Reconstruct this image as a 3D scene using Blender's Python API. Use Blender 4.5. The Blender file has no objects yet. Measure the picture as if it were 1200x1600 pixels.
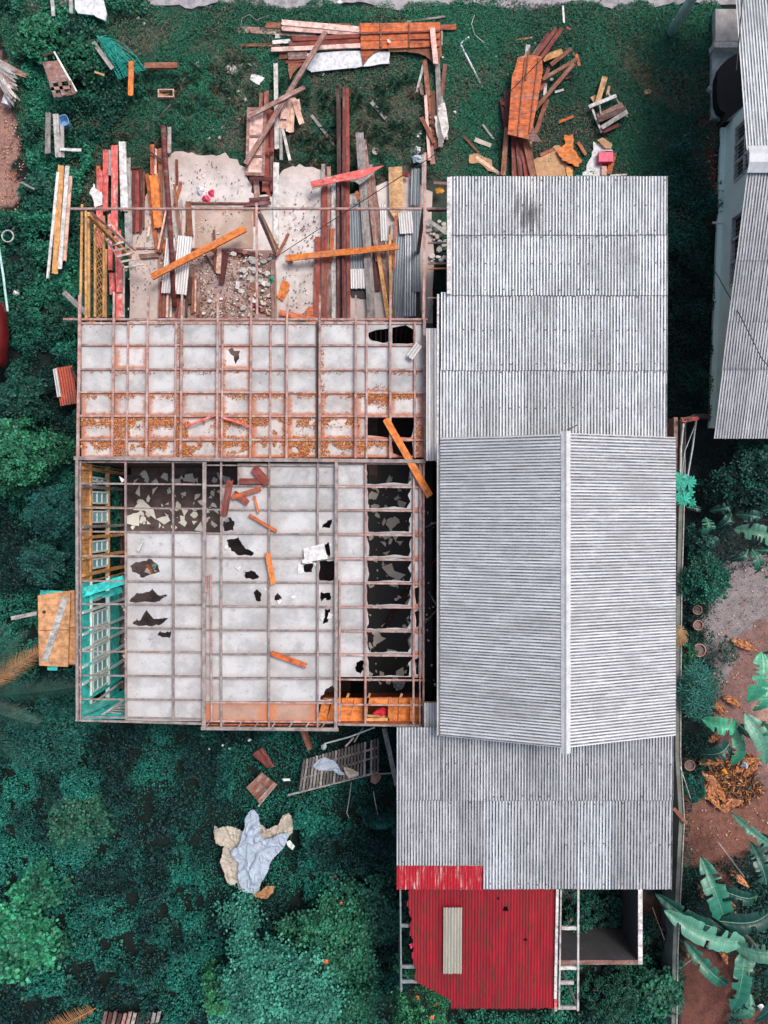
import bpy, math, random
import numpy as np
from mathutils import Vector, Matrix
from mathutils.geometry import tessellate_polygon
random.seed(7); rng = np.random.default_rng(7)
scene = bpy.context.scene
COL = scene.collection
# ---------------------------------------------------------------- camera, sky, sun, exposure
H = 22.0; F = 1105.0
cd = bpy.data.cameras.new('camera'); cam = bpy.data.objects.new('camera', cd); COL.objects.link(cam)
cam.location = (0, 0, H); cam.rotation_euler = (0, 0, 0)
cd.sensor_fit = 'VERTICAL'; cd.sensor_height = 36; cd.lens = 36 * F / 1600; cd.clip_end = 1000
scene.camera = cam
SUN_EL, SUN_AZ = 60, 48      # degrees; azimuth clockwise from +y (overcast: a broad soft sun high up)
world = bpy.data.worlds.new('World'); scene.world = world; world.use_nodes = True
wn = world.node_tree; bg = wn.nodes['Background']
sk = wn.nodes.new('ShaderNodeTexSky'); sk.sky_type = 'NISHITA'; sk.sun_disc = False
sk.sun_elevation = math.radians(SUN_EL); sk.sun_rotation = math.radians(SUN_AZ)
sk.air_density = 1.0; sk.dust_density = 5.0; sk.ozone_density = 1.0
wn.links.new(sk.outputs[0], bg.inputs[0]); bg.inputs[1].default_value = 0.135
sl = bpy.data.lights.new('sun', 'SUN'); sl.energy = 1.5; sl.angle = math.radians(18); sl.color = (1, 0.97, 0.94)
so = bpy.data.objects.new('sun', sl); COL.objects.link(so)
so.rotation_euler = (math.radians(90 - SUN_EL), 0, math.radians(180 - SUN_AZ))
scene.view_settings.view_transform = 'Standard'; scene.view_settings.look = 'None'
scene.view_settings.exposure = 0.34; scene.view_settings.gamma = 1.0

def P(px, py, z=0.0):
    """a point of the place: photo column/row seen at height z"""
    k = (H - z) / F
    return Vector(((px - 600) * k, (800 - py) * k, z))
def m_of(w, z=0.0): return w * (H - z) / F
def ZM(ox, oy, s): return lambda X, Y: (ox + X / s, oy + Y / s)

# ---------------------------------------------------------------- materials
def newmat(name):
    m = bpy.data.materials.new(name); m.use_nodes = True
    nt = m.node_tree; b = nt.nodes['Principled BSDF']
    return m, nt, b
def nd(nt, t, **k):
    n = nt.nodes.new(t)
    for a, v in k.items():
        if a.startswith('i_'):
            n.inputs[a[2:].replace('_', ' ')].default_value = v
        else: setattr(n, a, v)
    return n
def ramp(nt, src, stops):
    r = nt.nodes.new('ShaderNodeValToRGB'); e = r.color_ramp.elements
    while len(e) < len(stops): e.new(0.5)
    for i, (p, c) in enumerate(stops):
        e[i].position = p; e[i].color = c if len(c) == 4 else (*c, 1)
    nt.links.new(src, r.inputs[0]); return r.outputs[0]
def mix(nt, fac, a, b, mode='MIX'):
    n = nt.nodes.new('ShaderNodeMix'); n.data_type = 'RGBA'; n.blend_type = mode
    for s, v in ((n.inputs[0], fac), (n.inputs[6], a), (n.inputs[7], b)):
        if hasattr(v, 'links'): nt.links.new(v, s)
        elif isinstance(v, (int, float)): s.default_value = v
        else: s.default_value = (*v, 1) if len(v) == 3 else v
    return n.outputs[2]
def math_(nt, op, a, b=None, clamp=False):
    n = nt.nodes.new('ShaderNodeMath'); n.operation = op; n.use_clamp = clamp
    for s, v in zip(n.inputs, (a, b)):
        if v is None: continue
        if hasattr(v, 'links'): nt.links.new(v, s)
        else: s.default_value = v
    return n.outputs[0]
def noise(nt, vec, scale, detail=4, rough=.55, stretch=None):
    n = nd(nt, 'ShaderNodeTexNoise'); n.inputs['Scale'].default_value = scale
    n.inputs['Detail'].default_value = detail; n.inputs['Roughness'].default_value = rough
    if stretch:
        mp = nt.nodes.new('ShaderNodeMapping'); mp.inputs['Scale'].default_value = stretch
        nt.links.new(vec, mp.inputs[0]); vec = mp.outputs[0]
    nt.links.new(vec, n.inputs['Vector']); return n.outputs[0]
def objvec(nt):
    """object coordinates shifted by a per-object random amount"""
    tc = nt.nodes.new('ShaderNodeTexCoord'); oi = nt.nodes.new('ShaderNodeObjectInfo')
    v = nt.nodes.new('ShaderNodeVectorMath'); v.operation = 'MULTIPLY_ADD'
    c = nt.nodes.new('ShaderNodeCombineXYZ')
    for i in range(3): nt.links.new(oi.outputs['Random'], c.inputs[i])
    nt.links.new(c.outputs[0], v.inputs[0]); v.inputs[1].default_value = (37, 61, 17)
    nt.links.new(tc.outputs['Object'], v.inputs[2])
    return v.outputs[0], oi.outputs['Random'], tc
def bump(nt, b, h, s=.3, d=.01):
    n = nt.nodes.new('ShaderNodeBump'); n.inputs['Strength'].default_value = s; n.inputs['Distance'].default_value = d
    nt.links.new(h, n.inputs['Height']); nt.links.new(n.outputs[0], b.inputs['Normal'])
def wood(name, c1, c2, worn=None, wear=.5, rough=.75, var=.35):
    m, nt, b = newmat(name); v, rnd, tc = objvec(nt)
    g = noise(nt, v, 1, 6, .65, (1.3, 22, 22))
    col = ramp(nt, g, [(.3, c1), (.68, c2)])
    if worn:
        w = noise(nt, v, 1, 5, .7, (3, 9, 9))
        f = ramp(nt, w, [(wear - .04, (0, 0, 0)), (wear + .05, (1, 1, 1))])
        col = mix(nt, f, worn, col)
    col = mix(nt, ramp(nt, noise(nt, v, 1, 5, .7, (1.1, 6, 6)), [(.52, (0,) * 3), (.66, (.42,) * 3)]), col, (.30, .25, .23))
    d = noise(nt, v, 6, 5, .7)
    col = mix(nt, ramp(nt, d, [(.35, (.45,) * 3), (.6, (1,) * 3)]), (0, 0, 0), col)
    hv = nt.nodes.new('ShaderNodeHueSaturation'); nt.links.new(col, hv.inputs['Color'])
    nt.links.new(math_(nt, 'ADD', math_(nt, 'MULTIPLY', rnd, var * 2), 1.08 - var), hv.inputs['Value'])
    nt.links.new(hv.outputs[0], b.inputs['Base Color'])
    b.inputs['Roughness'].default_value = rough; bump(nt, b, g, .5, .006); return m
def plain(name, c, rough=.6, var=.25, sc=8, metal=0, dark=.55):
    m, nt, b = newmat(name); v, rnd, tc = objvec(nt)
    n = noise(nt, v, sc, 5, .65)
    lo = tuple(x * dark for x in c)
    col = ramp(nt, n, [(.3, lo), (.6, c)])
    hv = nt.nodes.new('ShaderNodeHueSaturation'); nt.links.new(col, hv.inputs['Color'])
    nt.links.new(math_(nt, 'ADD', math_(nt, 'MULTIPLY', rnd, var), 1 - var / 2), hv.inputs['Value'])
    nt.links.new(hv.outputs[0], b.inputs['Base Color'])
    b.inputs['Roughness'].default_value = rough; b.inputs['Metallic'].default_value = metal
    bump(nt, b, n, .3, .01); return m
def corr_mat(name, c, dirt, amt=.5, rst=None, c2k=.72, bigk=.55, soot=None, metal=.25, rough=.5, var=.16, rust=None, rustw=.3, groove=(.02, .03, .035)):
    m, nt, b = newmat(name); v, rnd, tc = objvec(nt)
    st = noise(nt, v, 1, 5, .7, (9, .8, 9))              # streaks down the slope
    big = noise(nt, tc.outputs['Object'], .9, 4, .6)
    sp = noise(nt, v, 30, 3, .7)
    col = mix(nt, ramp(nt, st, [(.38, (1,) * 3), (.66, (0,) * 3)]), c, tuple(x * c2k for x in c))
    # groove colour, strongest low in the troughs, broken up by noise
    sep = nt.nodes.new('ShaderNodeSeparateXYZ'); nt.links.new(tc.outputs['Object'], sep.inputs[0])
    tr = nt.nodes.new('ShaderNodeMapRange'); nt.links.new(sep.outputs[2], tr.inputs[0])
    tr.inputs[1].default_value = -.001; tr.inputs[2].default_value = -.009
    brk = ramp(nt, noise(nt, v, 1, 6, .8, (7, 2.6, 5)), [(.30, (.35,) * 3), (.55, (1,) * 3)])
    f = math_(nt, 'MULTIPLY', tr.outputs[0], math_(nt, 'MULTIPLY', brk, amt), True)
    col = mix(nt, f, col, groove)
    f2 = ramp(nt, sp, [(.56, (0,) * 3), (.7, (.5,) * 3)])
    col = mix(nt, f2, col, dirt)
    f3 = ramp(nt, noise(nt, v, .8, 6, .7), [(.48, (0,) * 3), (.72, (bigk,) * 3)])
    col = mix(nt, f3, col, dirt)
    if soot:
        sv = nt.nodes.new('ShaderNodeVectorMath'); sv.operation = 'DISTANCE'; nt.links.new(tc.outputs['Object'], sv.inputs[0]); sv.inputs[1].default_value = (*soot[:2], 0)
        sd = math_(nt, 'ADD', sv.outputs['Value'], math_(nt, 'MULTIPLY', math_(nt, 'SUBTRACT', st, .5), 1.6))
        col = mix(nt, ramp(nt, sd, [(0, (.85,) * 3), (soot[2], (0,) * 3)]), col, (.035, .04, .045))
    if rust:
        f4 = ramp(nt, noise(nt, v, 2.5, 8, .75, rst), [(1 - rustw - .05, (0,) * 3), (1 - rustw + .04, (1,) * 3)])
        col = mix(nt, f4, col, rust)
    hv = nt.nodes.new('ShaderNodeHueSaturation'); nt.links.new(col, hv.inputs['Color'])
    nt.links.new(math_(nt, 'ADD', math_(nt, 'MULTIPLY', rnd, var * 2), 1 - var), hv.inputs['Value'])
    nt.links.new(hv.outputs[0], b.inputs['Base Color'])
    b.inputs['Metallic'].default_value = metal; b.inputs['Roughness'].default_value = rough
    return m
def panel_mat(name, c, stain, amt, mold=.5):
    m, nt, b = newmat(name); v, rnd, tc = objvec(nt)
    n1 = noise(nt, v, 1.6, 6, .6); n2 = noise(nt, v, 7, 8, .8); n3 = noise(nt, v, 45, 3, .7)
    col = ramp(nt, n1, [(.36, tuple(x * .74 for x in c)), (.55, c)])
    col = mix(nt, ramp(nt, noise(nt, v, .9, 7, .72), [(.50, (0,) * 3), (.62, (.55,) * 3)]), col, tuple(x * .55 for x in c))
    col = mix(nt, ramp(nt, n2, [(.57, (0,) * 3), (.66, (mold,) * 3)]), col, (.14, .13, .12))
    col = mix(nt, ramp(nt, n3, [(.64, (0,) * 3), (.72, (.8,) * 3)]), col, (.06, .06, .05))
    sep = nt.nodes.new('ShaderNodeSeparateXYZ'); nt.links.new(tc.outputs['Generated'], sep.inputs[0])
    def edge(s):
        return math_(nt, 'MINIMUM', s, math_(nt, 'SUBTRACT', 1.0, s))
    e = math_(nt, 'MINIMUM', edge(sep.outputs[0]), edge(sep.outputs[1]))
    e = math_(nt, 'ADD', e, math_(nt, 'MULTIPLY', math_(nt, 'SUBTRACT', n2, .5), .5))
    f = ramp(nt, e, [(0.0, (amt,) * 3), (.10, (amt * .75,) * 3), (.19, (0,) * 3)])
    col = mix(nt, f, col, mix(nt, n3, tuple(x * .35 for x in stain), tuple(x * 1.35 for x in stain)))
    hv = nt.nodes.new('ShaderNodeHueSaturation'); nt.links.new(col, hv.inputs['Color'])
    nt.links.new(math_(nt, 'ADD', math_(nt, 'MULTIPLY', rnd, .16), .92), hv.inputs['Value'])
    nt.links.new(hv.outputs[0], b.inputs['Base Color'])
    b.inputs['Roughness'].default_value = .85; bump(nt, b, n2, .25, .01); return m
def attr_mat(name, rough=.5, bmp=False, spec=.3):
    m, nt, b = newmat(name); a = nt.nodes.new('ShaderNodeAttribute'); a.attribute_name = 'Col'
    if bmp:
        tc = nt.nodes.new('ShaderNodeTexCoord')
        n = noise(nt, tc.outputs['Object'], 3, 10, .75)
        n2 = noise(nt, tc.outputs['Object'], 22, 6, .8)
        col = mix(nt, 1.0, a.outputs['Color'], ramp(nt, n, [(.3, (.55,) * 3), (.7, (1.3,) * 3)]), 'MULTIPLY')
        col = mix(nt, 1.0, col, ramp(nt, n2, [(.35, (.6,) * 3), (.62, (1.25,) * 3)]), 'MULTIPLY')
        nt.links.new(col, b.inputs['Base Color']); bump(nt, b, n2, .7, .04)
    else: nt.links.new(a.outputs['Color'], b.inputs['Base Color'])
    b.inputs['Roughness'].default_value = rough; b.inputs['Specular IOR Level'].default_value = spec
    return m

M = dict(
 brown=wood('brown_wood', (.16, .045, .022), (.33, .11, .055)),
 redbrown=wood('red_brown_wood', (.17, .025, .015), (.36, .07, .045)),
 darkred=wood('dark_red_wood', (.07, .012, .012), (.17, .03, .028)),
 darkbrown=wood('dark_brown_wood', (.04, .015, .012), (.10, .035, .022)),
 orange=wood('orange_wood', (.40, .075, .018), (.68, .17, .04), (.26, .06, .03), .42),
 brightorange=wood('bright_orange_wood', (.62, .14, .02), (.80, .26, .05), var=.15),
 amber=wood('amber_wood', (.58, .25, .07), (.80, .43, .16), var=.15),
 peach=wood('peach_wood', (.70, .38, .27), (.86, .58, .46), (.50, .22, .13), .36, var=.15),
 pink=wood('faded_pink_wood', (.78, .45, .38), (.88, .62, .55), var=.12),
 coral=wood('coral_paint', (.75, .09, .075), (.86, .17, .15), (.62, .50, .47), .40, var=.15),
 mauve=wood('mauve_wood', (.20, .09, .07), (.38, .20, .16), (.40, .32, .30), .42),
 grey=wood('weathered_grey_wood', (.20, .18, .17), (.42, .38, .36), (.14, .11, .10), .38),
 palegrey=wood('pale_grey_wood', (.42, .40, .38), (.62, .59, .56), (.25, .2, .18), .38),
 white=wood('white_paint_wood', (.62, .60, .58), (.80, .78, .76), (.38, .26, .2), .36, var=.1),
 frame=wood('frame_timber', (.36, .17, .135), (.56, .32, .275), (.46, .37, .35), .46, var=.14),
 framegrey=wood('weathered_frame_timber', (.22, .175, .16), (.38, .32, .30), (.48, .27, .22), .38, var=.12),
 teal=wood('teal_paint', (.02, .58, .52), (.06, .80, .73), (.25, .45, .40), .33, var=.1),
 tealdark=wood('sea_green_wood', (.02, .22, .18), (.04, .34, .29), var=.1),
 windowpaint=plain('window_paint', (.72, .80, .75), .7, .1, 6, dark=.7),
 ply=wood('plywood', (.50, .26, .10), (.66, .40, .2), var=.1),
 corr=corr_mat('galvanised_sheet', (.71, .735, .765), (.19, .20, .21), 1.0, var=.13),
 corr2=corr_mat('galvanised_gable_sheet', (.70, .71, .735), (.27, .27, .28), .9, var=.06),
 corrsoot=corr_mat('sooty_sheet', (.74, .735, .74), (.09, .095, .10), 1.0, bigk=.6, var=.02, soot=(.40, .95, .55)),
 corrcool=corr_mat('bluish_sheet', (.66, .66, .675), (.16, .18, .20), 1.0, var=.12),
 corrdark=corr_mat('tarnished_sheet', (.30, .34, .37), (.10, .12, .13), .5),
 corrwhite=corr_mat('pale_sheet', (.76, .74, .73), (.40, .37, .36), .45, metal=0),
 corrred=corr_mat('red_sheet', (.46, .008, .022), (.20, .008, .012), .7, c2k=.5, rst=(3, .7, 3), metal=0, var=.14, rust=(.17, .02, .014), rustw=.46, groove=(.14, .006, .010)),
 corrworn=corr_mat('worn_red_sheet', (.68, .60, .57), (.72, .62, .58), 1.0, rst=(7, .5, 7), metal=0, var=.05, rust=(.40, .008, .018), rustw=.585, groove=(.33, .006, .012)),
 corrrust=corr_mat('rusty_orange_sheet', (.48, .06, .02), (.12, .02, .01), .5, metal=0, rust=(.6, .16, .04), rustw=.4),
 frp=corr_mat('fibreglass_sheet', (.42, .40, .33), (.30, .27, .2), .35, metal=0, var=.02, groove=(.2, .19, .15)),
 panel=panel_mat('cement_board', (.53, .53, .53), (.30, .19, .15), .22, .6),
 panelrust=panel_mat('stained_cement_board', (.60, .565, .55), (.50, .18, .09), .95),
 panelrust2=panel_mat('litter_stained_board', (.58, .53, .50), (.55, .16, .07), 1.0, .8),
 panelmold=panel_mat('mouldy_cement_board', (.50, .47, .45), (.25, .12, .09), .6, .9),
 panelorange=panel_mat('rust_stained_board', (.45, .27, .2), (.6, .2, .08), .9),
 shard=plain('broken_board', (.93, .90, .80), .85, .1, dark=.9),
 shardwhite=plain('pale_broken_board', (.76, .75, .74), .8, .1),
 concrete=panel_mat('concrete_floor', (.55, .47, .43), (.36, .25, .2), .5, .8),
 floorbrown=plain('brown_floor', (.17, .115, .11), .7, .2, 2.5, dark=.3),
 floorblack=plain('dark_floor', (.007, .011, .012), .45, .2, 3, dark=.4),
 rubble=plain('rubble', (.66, .61, .57), .9, .5),
 rubblebrown=plain('brick_rubble', (.36, .17, .12), .9, .5),
 stone=plain('pale_stone', (.58, .55, .52), .9, .3),
 mintwall=plain('mint_render', (.82, .98, .88), .8, 0, 2.5, dark=.9),
 gap=plain('dark_glass', (.012, .02, .022), .3, 0),
 glass=plain('window_glass', (.22, .48, .54), .2, .2, 2, dark=.8),
 plastic=plain('white_plastic', (.74, .75, .78), .45, .1),
 bluecloth=plain('blue_grey_cloth', (.40, .47, .56), .8, .05, 3, dark=.8),
 beige=plain('beige_tarp', (.52, .46, .38), .8, .1, 4, dark=.6),
 tan=plain('tan_cardboard', (.55, .32, .17), .85, .25, 5),
 tancloth=plain('tan_cloth', (.50, .26, .12), .9, .2, 9),
 pinkplastic=plain('pink_plastic', (.80, .06, .15), .5, .1),
 redcloth=plain('red_cloth', (.72, .025, .05), .8, .1, 14),
 dullblack=plain('dull_black', (.006, .006, .008), .6, 0, 2),
 blue=plain('blue_plastic', (.22, .42, .68), .4, .1),
 net=plain('teal_net', (.02, .40, .33), .6, .1),
 pole=plain('pole_paint', (.48, .76, .72), .7, 0, 4),
 metal=plain('grey_steel', (.30, .34, .34), .5, .2, 9, .4),
 wire=plain('black_wire', (.012, .012, .014), .6, 0),
 terracotta=plain('terracotta', (.42, .24, .18), .8, .3),
 straw=plain('straw', (.50, .33, .17), .9, .1, 30),
 wallmoss=plain('mossy_concrete', (.19, .21, .18), .9, .1, 3, dark=.5),
 trunk=plain('bark', (.14, .10, .075), .9, .2, 12),
 soot=panel_mat('sooty_concrete', (.24, .24, .27), (.03, .03, .03), .8, 1.0),
 redpaint=plain('dark_red_paint', (.12, .008, .010), .4, 0, 3),
 flower=plain('orange_flower', (.85, .13, .03), .7, .2),
 yellow=plain('yellow_leaf', (.80, .33, .03), .7, .3),
 slatdark=wood('dark_slat', (.075, .065, .06), (.16, .14, .13), var=.3),
 screw=plain('rusty_screw', (.12, .08, .06), .7, 0),
 leaf=attr_mat('foliage'), ground=attr_mat('earth', .9, True), litter=attr_mat('dry_leaves', .8),
 rib=plain('leaf_rib', (.20, .38, .25), .5, .1),
)
def bleaf(name, c1, c2):
    m, nt, b = newmat(name); v, rnd, tc = objvec(nt)
    g = noise(nt, v, 1, 4, .6, (28, 1.5, 3)); g2 = noise(nt, v, 2.0, 3)
    col = mix(nt, ramp(nt, g, [(.35, (0,) * 3), (.65, (1,) * 3)]), c1, c2)
    col = mix(nt, ramp(nt, g2, [(.62, (0,) * 3), (.75, (.5,) * 3)]), col, (.14, .20, .10))
    hv = nt.nodes.new('ShaderNodeHueSaturation'); nt.links.new(col, hv.inputs['Color'])
    nt.links.new(math_(nt, 'ADD', math_(nt, 'MULTIPLY', rnd, .5), .75), hv.inputs['Value'])
    nt.links.new(hv.outputs[0], b.inputs['Base Color'])
    b.inputs['Roughness'].default_value = .38; bump(nt, b, g, .5, .01); return m
M['bleaf'] = bleaf('banana_blade', (.010, .10, .065), (.025, .17, .105))
M['bleafbright'] = bleaf('bright_banana_blade', (.03, .27, .15), (.07, .38, .22))
M['bleafpale'] = bleaf('pale_banana_blade', (.05, .19, .13), (.11, .28, .19))
M['bleafdark'] = bleaf('dark_banana_blade', (.004, .04, .032), (.009, .075, .055))

# ---------------------------------------------------------------- mesh building
class MB:
    def __init__(s): s.v = []; s.f = []
    def add(s, vs, fs):
        o = len(s.v); s.v += [tuple(v) for v in vs]; s.f += [tuple(i + o for i in f) for f in fs]; return s
    def box(s, a, b):
        x0, x1 = sorted((a[0], b[0])); y0, y1 = sorted((a[1], b[1])); z0, z1 = sorted((a[2], b[2]))
        return s.add([(x0,y0,z0),(x1,y0,z0),(x1,y1,z0),(x0,y1,z0),(x0,y0,z1),(x1,y0,z1),(x1,y1,z1),(x0,y1,z1)],
            [(0,3,2,1),(4,5,6,7),(0,1,5,4),(1,2,6,5),(2,3,7,6),(3,0,4,7)])
    def bar(s, a, b, w, t, up=(0, 0, 1)):
        a = Vector(a); b = Vector(b); d = (b - a).normalized(); u = Vector(up)
        if abs(d.dot(u)) > .98: u = Vector((0, 1, 0))
        sd = d.cross(u).normalized(); u = sd.cross(d).normalized()
        vs = [p + sd * (i * w / 2) + u * (j * t / 2) for p in (a, b) for i, j in ((-1,-1),(1,-1),(1,1),(-1,1))]
        return s.add(vs, [(3,2,1,0),(4,5,6,7),(0,1,5,4),(1,2,6,5),(2,3,7,6),(3,0,4,7)])
    def tube(s, pts, r, n=8, r2=None):
        pts = [Vector(p) for p in pts]; m = len(pts); vs = []; fs = []
        for i, p in enumerate(pts):
            d = (pts[min(i + 1, m - 1)] - pts[max(i - 1, 0)]).normalized()
            u = Vector((0, 0, 1)) if abs(d.z) < .9 else Vector((0, 1, 0))
            a = d.cross(u).normalized(); b = a.cross(d)
            rr = r if r2 is None else r + (r2 - r) * i / (m - 1)
            for k in range(n):
                t = 2 * math.pi * k / n; vs.append(p + (a * math.cos(t) + b * math.sin(t)) * rr)
        for i in range(m - 1):
            for k in range(n):
                fs.append((i*n+k, i*n+(k+1)%n, (i+1)*n+(k+1)%n, (i+1)*n+k))
        fs.append(tuple(range(n))[::-1]); fs.append(tuple((m-1)*n + k for k in range(n)))
        return s.add(vs, fs)
    def prism(s, outer, holes=(), t=.02, zf=None):
        """outer/holes: lists of world points (top surface); extruded down by t"""
        loops = [[Vector(p) for p in outer]] + [[Vector(p) for p in h] for h in holes]
        flat = [p for l in loops for p in l]; n = len(flat)
        tris = tessellate_polygon([[Vector((p.x, p.y, 0)) for p in l] for l in loops])
        vs = flat + [p - Vector((0, 0, t)) for p in flat]; fs = []
        for a, b, c in tris:
            nrm = (flat[b].x-flat[a].x)*(flat[c].y-flat[a].y)-(flat[b].y-flat[a].y)*(flat[c].x-flat[a].x)
            if nrm < 0: b, c = c, b
            fs.append((a, b, c)); fs.append((a + n, c + n, b + n))
        o = 0
        for l in loops:
            k = len(l)
            for i in range(k):
                j = (i + 1) % k; fs.append((o + i, o + j, o + j + n, o + i + n))
            o += k
        return s.add(vs, fs)
    def build(s, name, mat, parent=None, origin=None, smooth=False):
        me = bpy.data.meshes.new(name); v = np.array(s.v, dtype=float)
        if parent is not None: base = np.array(parent['_w'])
        else:
            base = np.array(origin if origin is not None else
                            ((v[:,0].min()+v[:,0].max())/2, (v[:,1].min()+v[:,1].max())/2, v[:,2].min()))
        c = v.mean(0) if (parent is not None) else base
        me.from_pydata((v - c).tolist(), [], s.f); me.materials.append(M[mat] if isinstance(mat, str) else mat)
        if smooth: me.polygons.foreach_set('use_smooth', [True] * len(me.polygons))
        o = bpy.data.objects.new(name, me); COL.objects.link(o); o.location = c - (base if parent is not None else 0)
        if parent is not None: o.parent = parent
        o['_w'] = list(map(float, c)); return o
def tag(o, label, cat, group=None):
    o['label'] = label; o['category'] = cat
    if group: o['group'] = group
    return o
def thing(name, label, cat, loc, group=None):
    o = bpy.data.objects.new(name, None); COL.objects.link(o); o.location = loc; o.empty_display_size = .2
    o['_w'] = list(map(float, loc)); return tag(o, label, cat, group)
def place(o, mtx, parent):
    if parent is not None:
        mtx = Matrix.Translation(-Vector(parent['_w'])) @ mtx; o.parent = parent
    o.matrix_local = mtx if parent is not None else mtx
    return o
def frame_mtx(org, xd, yd):
    x = Vector(xd).normalized(); z = x.cross(Vector(yd)).normalized(); y = z.cross(x)
    m = Matrix((x, y, z)).transposed().to_4x4(); m.translation = org; return m
def plank(a, b, w, t, mat, parent=None, name='plank', rag=.0, bend=0, roll=0, hollow=False):
    a = Vector(a); b = Vector(b); L = (b - a).length; n = 8; k = 5
    vs = []; ph = random.uniform(0, 6)
    e0 = [random.uniform(-1, 1) * rag for _ in range(k)]; e1 = [random.uniform(-1, 1) * rag for _ in range(k)]
    for i in range(n + 1):
        u = i / n
        for side in (1, 0):
            for j in range(k):
                y = (j / (k - 1) - .5) * w * (1 + .03 * math.sin(ph + 5 * u))
                x = -L/2 + L * u + (e0[j] if i == 0 else e1[j] if i == n else 0)
                z = (t if side else 0) + bend * math.sin(math.pi * u) + .004 * math.sin(ph + 9 * u)
                vs.append((x, y + .012 * w * math.sin(ph * 3 + 11 * u), z))
    fs = []; R = 2 * k
    for i in range(n):
        o, q = i * R, (i + 1) * R
        for j in range(k - 1):
            fs += [(o+j, q+j, q+j+1, o+j+1), (o+k+j, o+k+j+1, q+k+j+1, q+k+j)]
        fs += [(o, o+k, q+k, q), (o+k-1, q+k-1, q+2*k-1, o+2*k-1)]
    for j in range(k - 1):
        fs += [(j, j+1, k+j+1, k+j), (n*R+j, n*R+k+j, n*R+k+j+1, n*R+j+1)]
    me = bpy.data.meshes.new(name); me.from_pydata(vs, [], fs); me.materials.append(M[mat])
    o = bpy.data.objects.new(name, me); COL.objects.link(o)
    d = b - a; s = Vector((0, 0, 1)).cross(d)
    if s.length < 1e-4: s = Vector((0, 1, 0))
    m = frame_mtx((a + b) / 2, d, s) @ Matrix.Rotation(roll, 4, 'X')
    o['_w'] = list((a + b) / 2); return place(o, m, parent)
def corr(name, org, xd, yd, w, l, mat, parent=None, pitch=.0765, amp=.011, clip=None, rag=0, holes=None, wave=0):
    """corrugated sheet: x across the corrugations, y down the slope; thin but solid"""
    nx = max(8, int(round(w / pitch * 8))); ny = max(4, int(l / .25)); t = .0025
    if clip or rag: ny = max(ny, int(l / .06))
    X = np.linspace(0, w, nx + 1); U = np.linspace(0, 1, ny + 1)
    rg = rng.uniform(-1, 1, nx + 1) * rag
    V = np.zeros((ny + 1, nx + 1, 3))
    for j, u in enumerate(U):
        V[j, :, 0] = X; V[j, :, 1] = l * u + rg * (1 if j == ny else 0)
        V[j, :, 2] = amp * np.sin(2 * np.pi * X / pitch) + wave * np.sin(3 * u + X * 2.3)
    keep = np.ones((ny, nx), bool)
    if clip:
        cx = (X[:-1] + X[1:]) / 2; cy = l * (U[:-1] + U[1:]) / 2
        for j in range(ny):
            for i in range(nx): keep[j, i] = clip(cx[i], cy[j])
    top = V.reshape(-1, 3); bot = top - (0, 0, t); n = len(top); W = nx + 1
    J, I = np.nonzero(keep); a = J * W + I
    T = np.stack([a, a + 1, a + W + 1, a + W], 1)
    fs = T.tolist() + (T[:, ::-1] + n).tolist()
    me = bpy.data.meshes.new(name); me.from_pydata(np.vstack([top, bot]).tolist(), [], fs)
    me.polygons.foreach_set('use_smooth', [True] * len(me.polygons)); me.materials.append(M[mat])
    o = bpy.data.objects.new(name, me); COL.objects.link(o)
    m = frame_mtx(Vector(org), xd, yd)
    o['_w'] = list(m.translation); return place(o, m, parent)
def jag(poly, amt, n=3):
    """roughen a closed outline"""
    out = []; k = len(poly)
    for i in range(k):
        a = Vector(poly[i]); b = Vector(poly[(i + 1) % k])
        for j in range(n):
            p = a.lerp(b, j / n)
            if j: p += Vector((random.uniform(-1, 1), random.uniform(-1, 1), 0)) * amt
            out.append(p)
    return out
def blob(c, r, n=7, ir=.4):
    a0 = random.uniform(0, 6)
    return [(c[0] + r * (1 + random.uniform(-ir, ir)) * math.cos(a0 + 2*math.pi*i/n),
             c[1] + r * (1 + random.uniform(-ir, ir)) * math.sin(a0 + 2*math.pi*i/n)) for i in range(n)]
# value noise
_tab = rng.random((256, 256))
def vn(x, y, s):
    x = np.asarray(x) / s + 500; y = np.asarray(y) / s + 500
    i = np.floor(x).astype(int); j = np.floor(y).astype(int); u = x - i; v = y - j
    u = u*u*(3-2*u); v = v*v*(3-2*v); g = lambda a, b: _tab[a % 256, b % 256]
    return g(i,j)*(1-u)*(1-v)+g(i+1,j)*u*(1-v)+g(i,j+1)*(1-u)*v+g(i+1,j+1)*u*v
def fbm(x, y, s, o=4):
    t = 0; a = .5; w = 0
    for k in range(o): t = t + a * vn(x + 17*k, y - 31*k, s / 2**k); w += a; a *= .5
    return t / w
def inpoly(x, y, poly):
    x = np.asarray(x); y = np.asarray(y); r = np.zeros(x.shape, bool); n = len(poly)
    for i in range(n):
        x0, y0 = poly[i]; x1, y1 = poly[(i + 1) % n]
        if y0 == y1: continue
        c = ((y0 > y) != (y1 > y)) & (x < (x1 - x0) * (y - y0) / (y1 - y0) + x0); r ^= c
    return r
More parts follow.
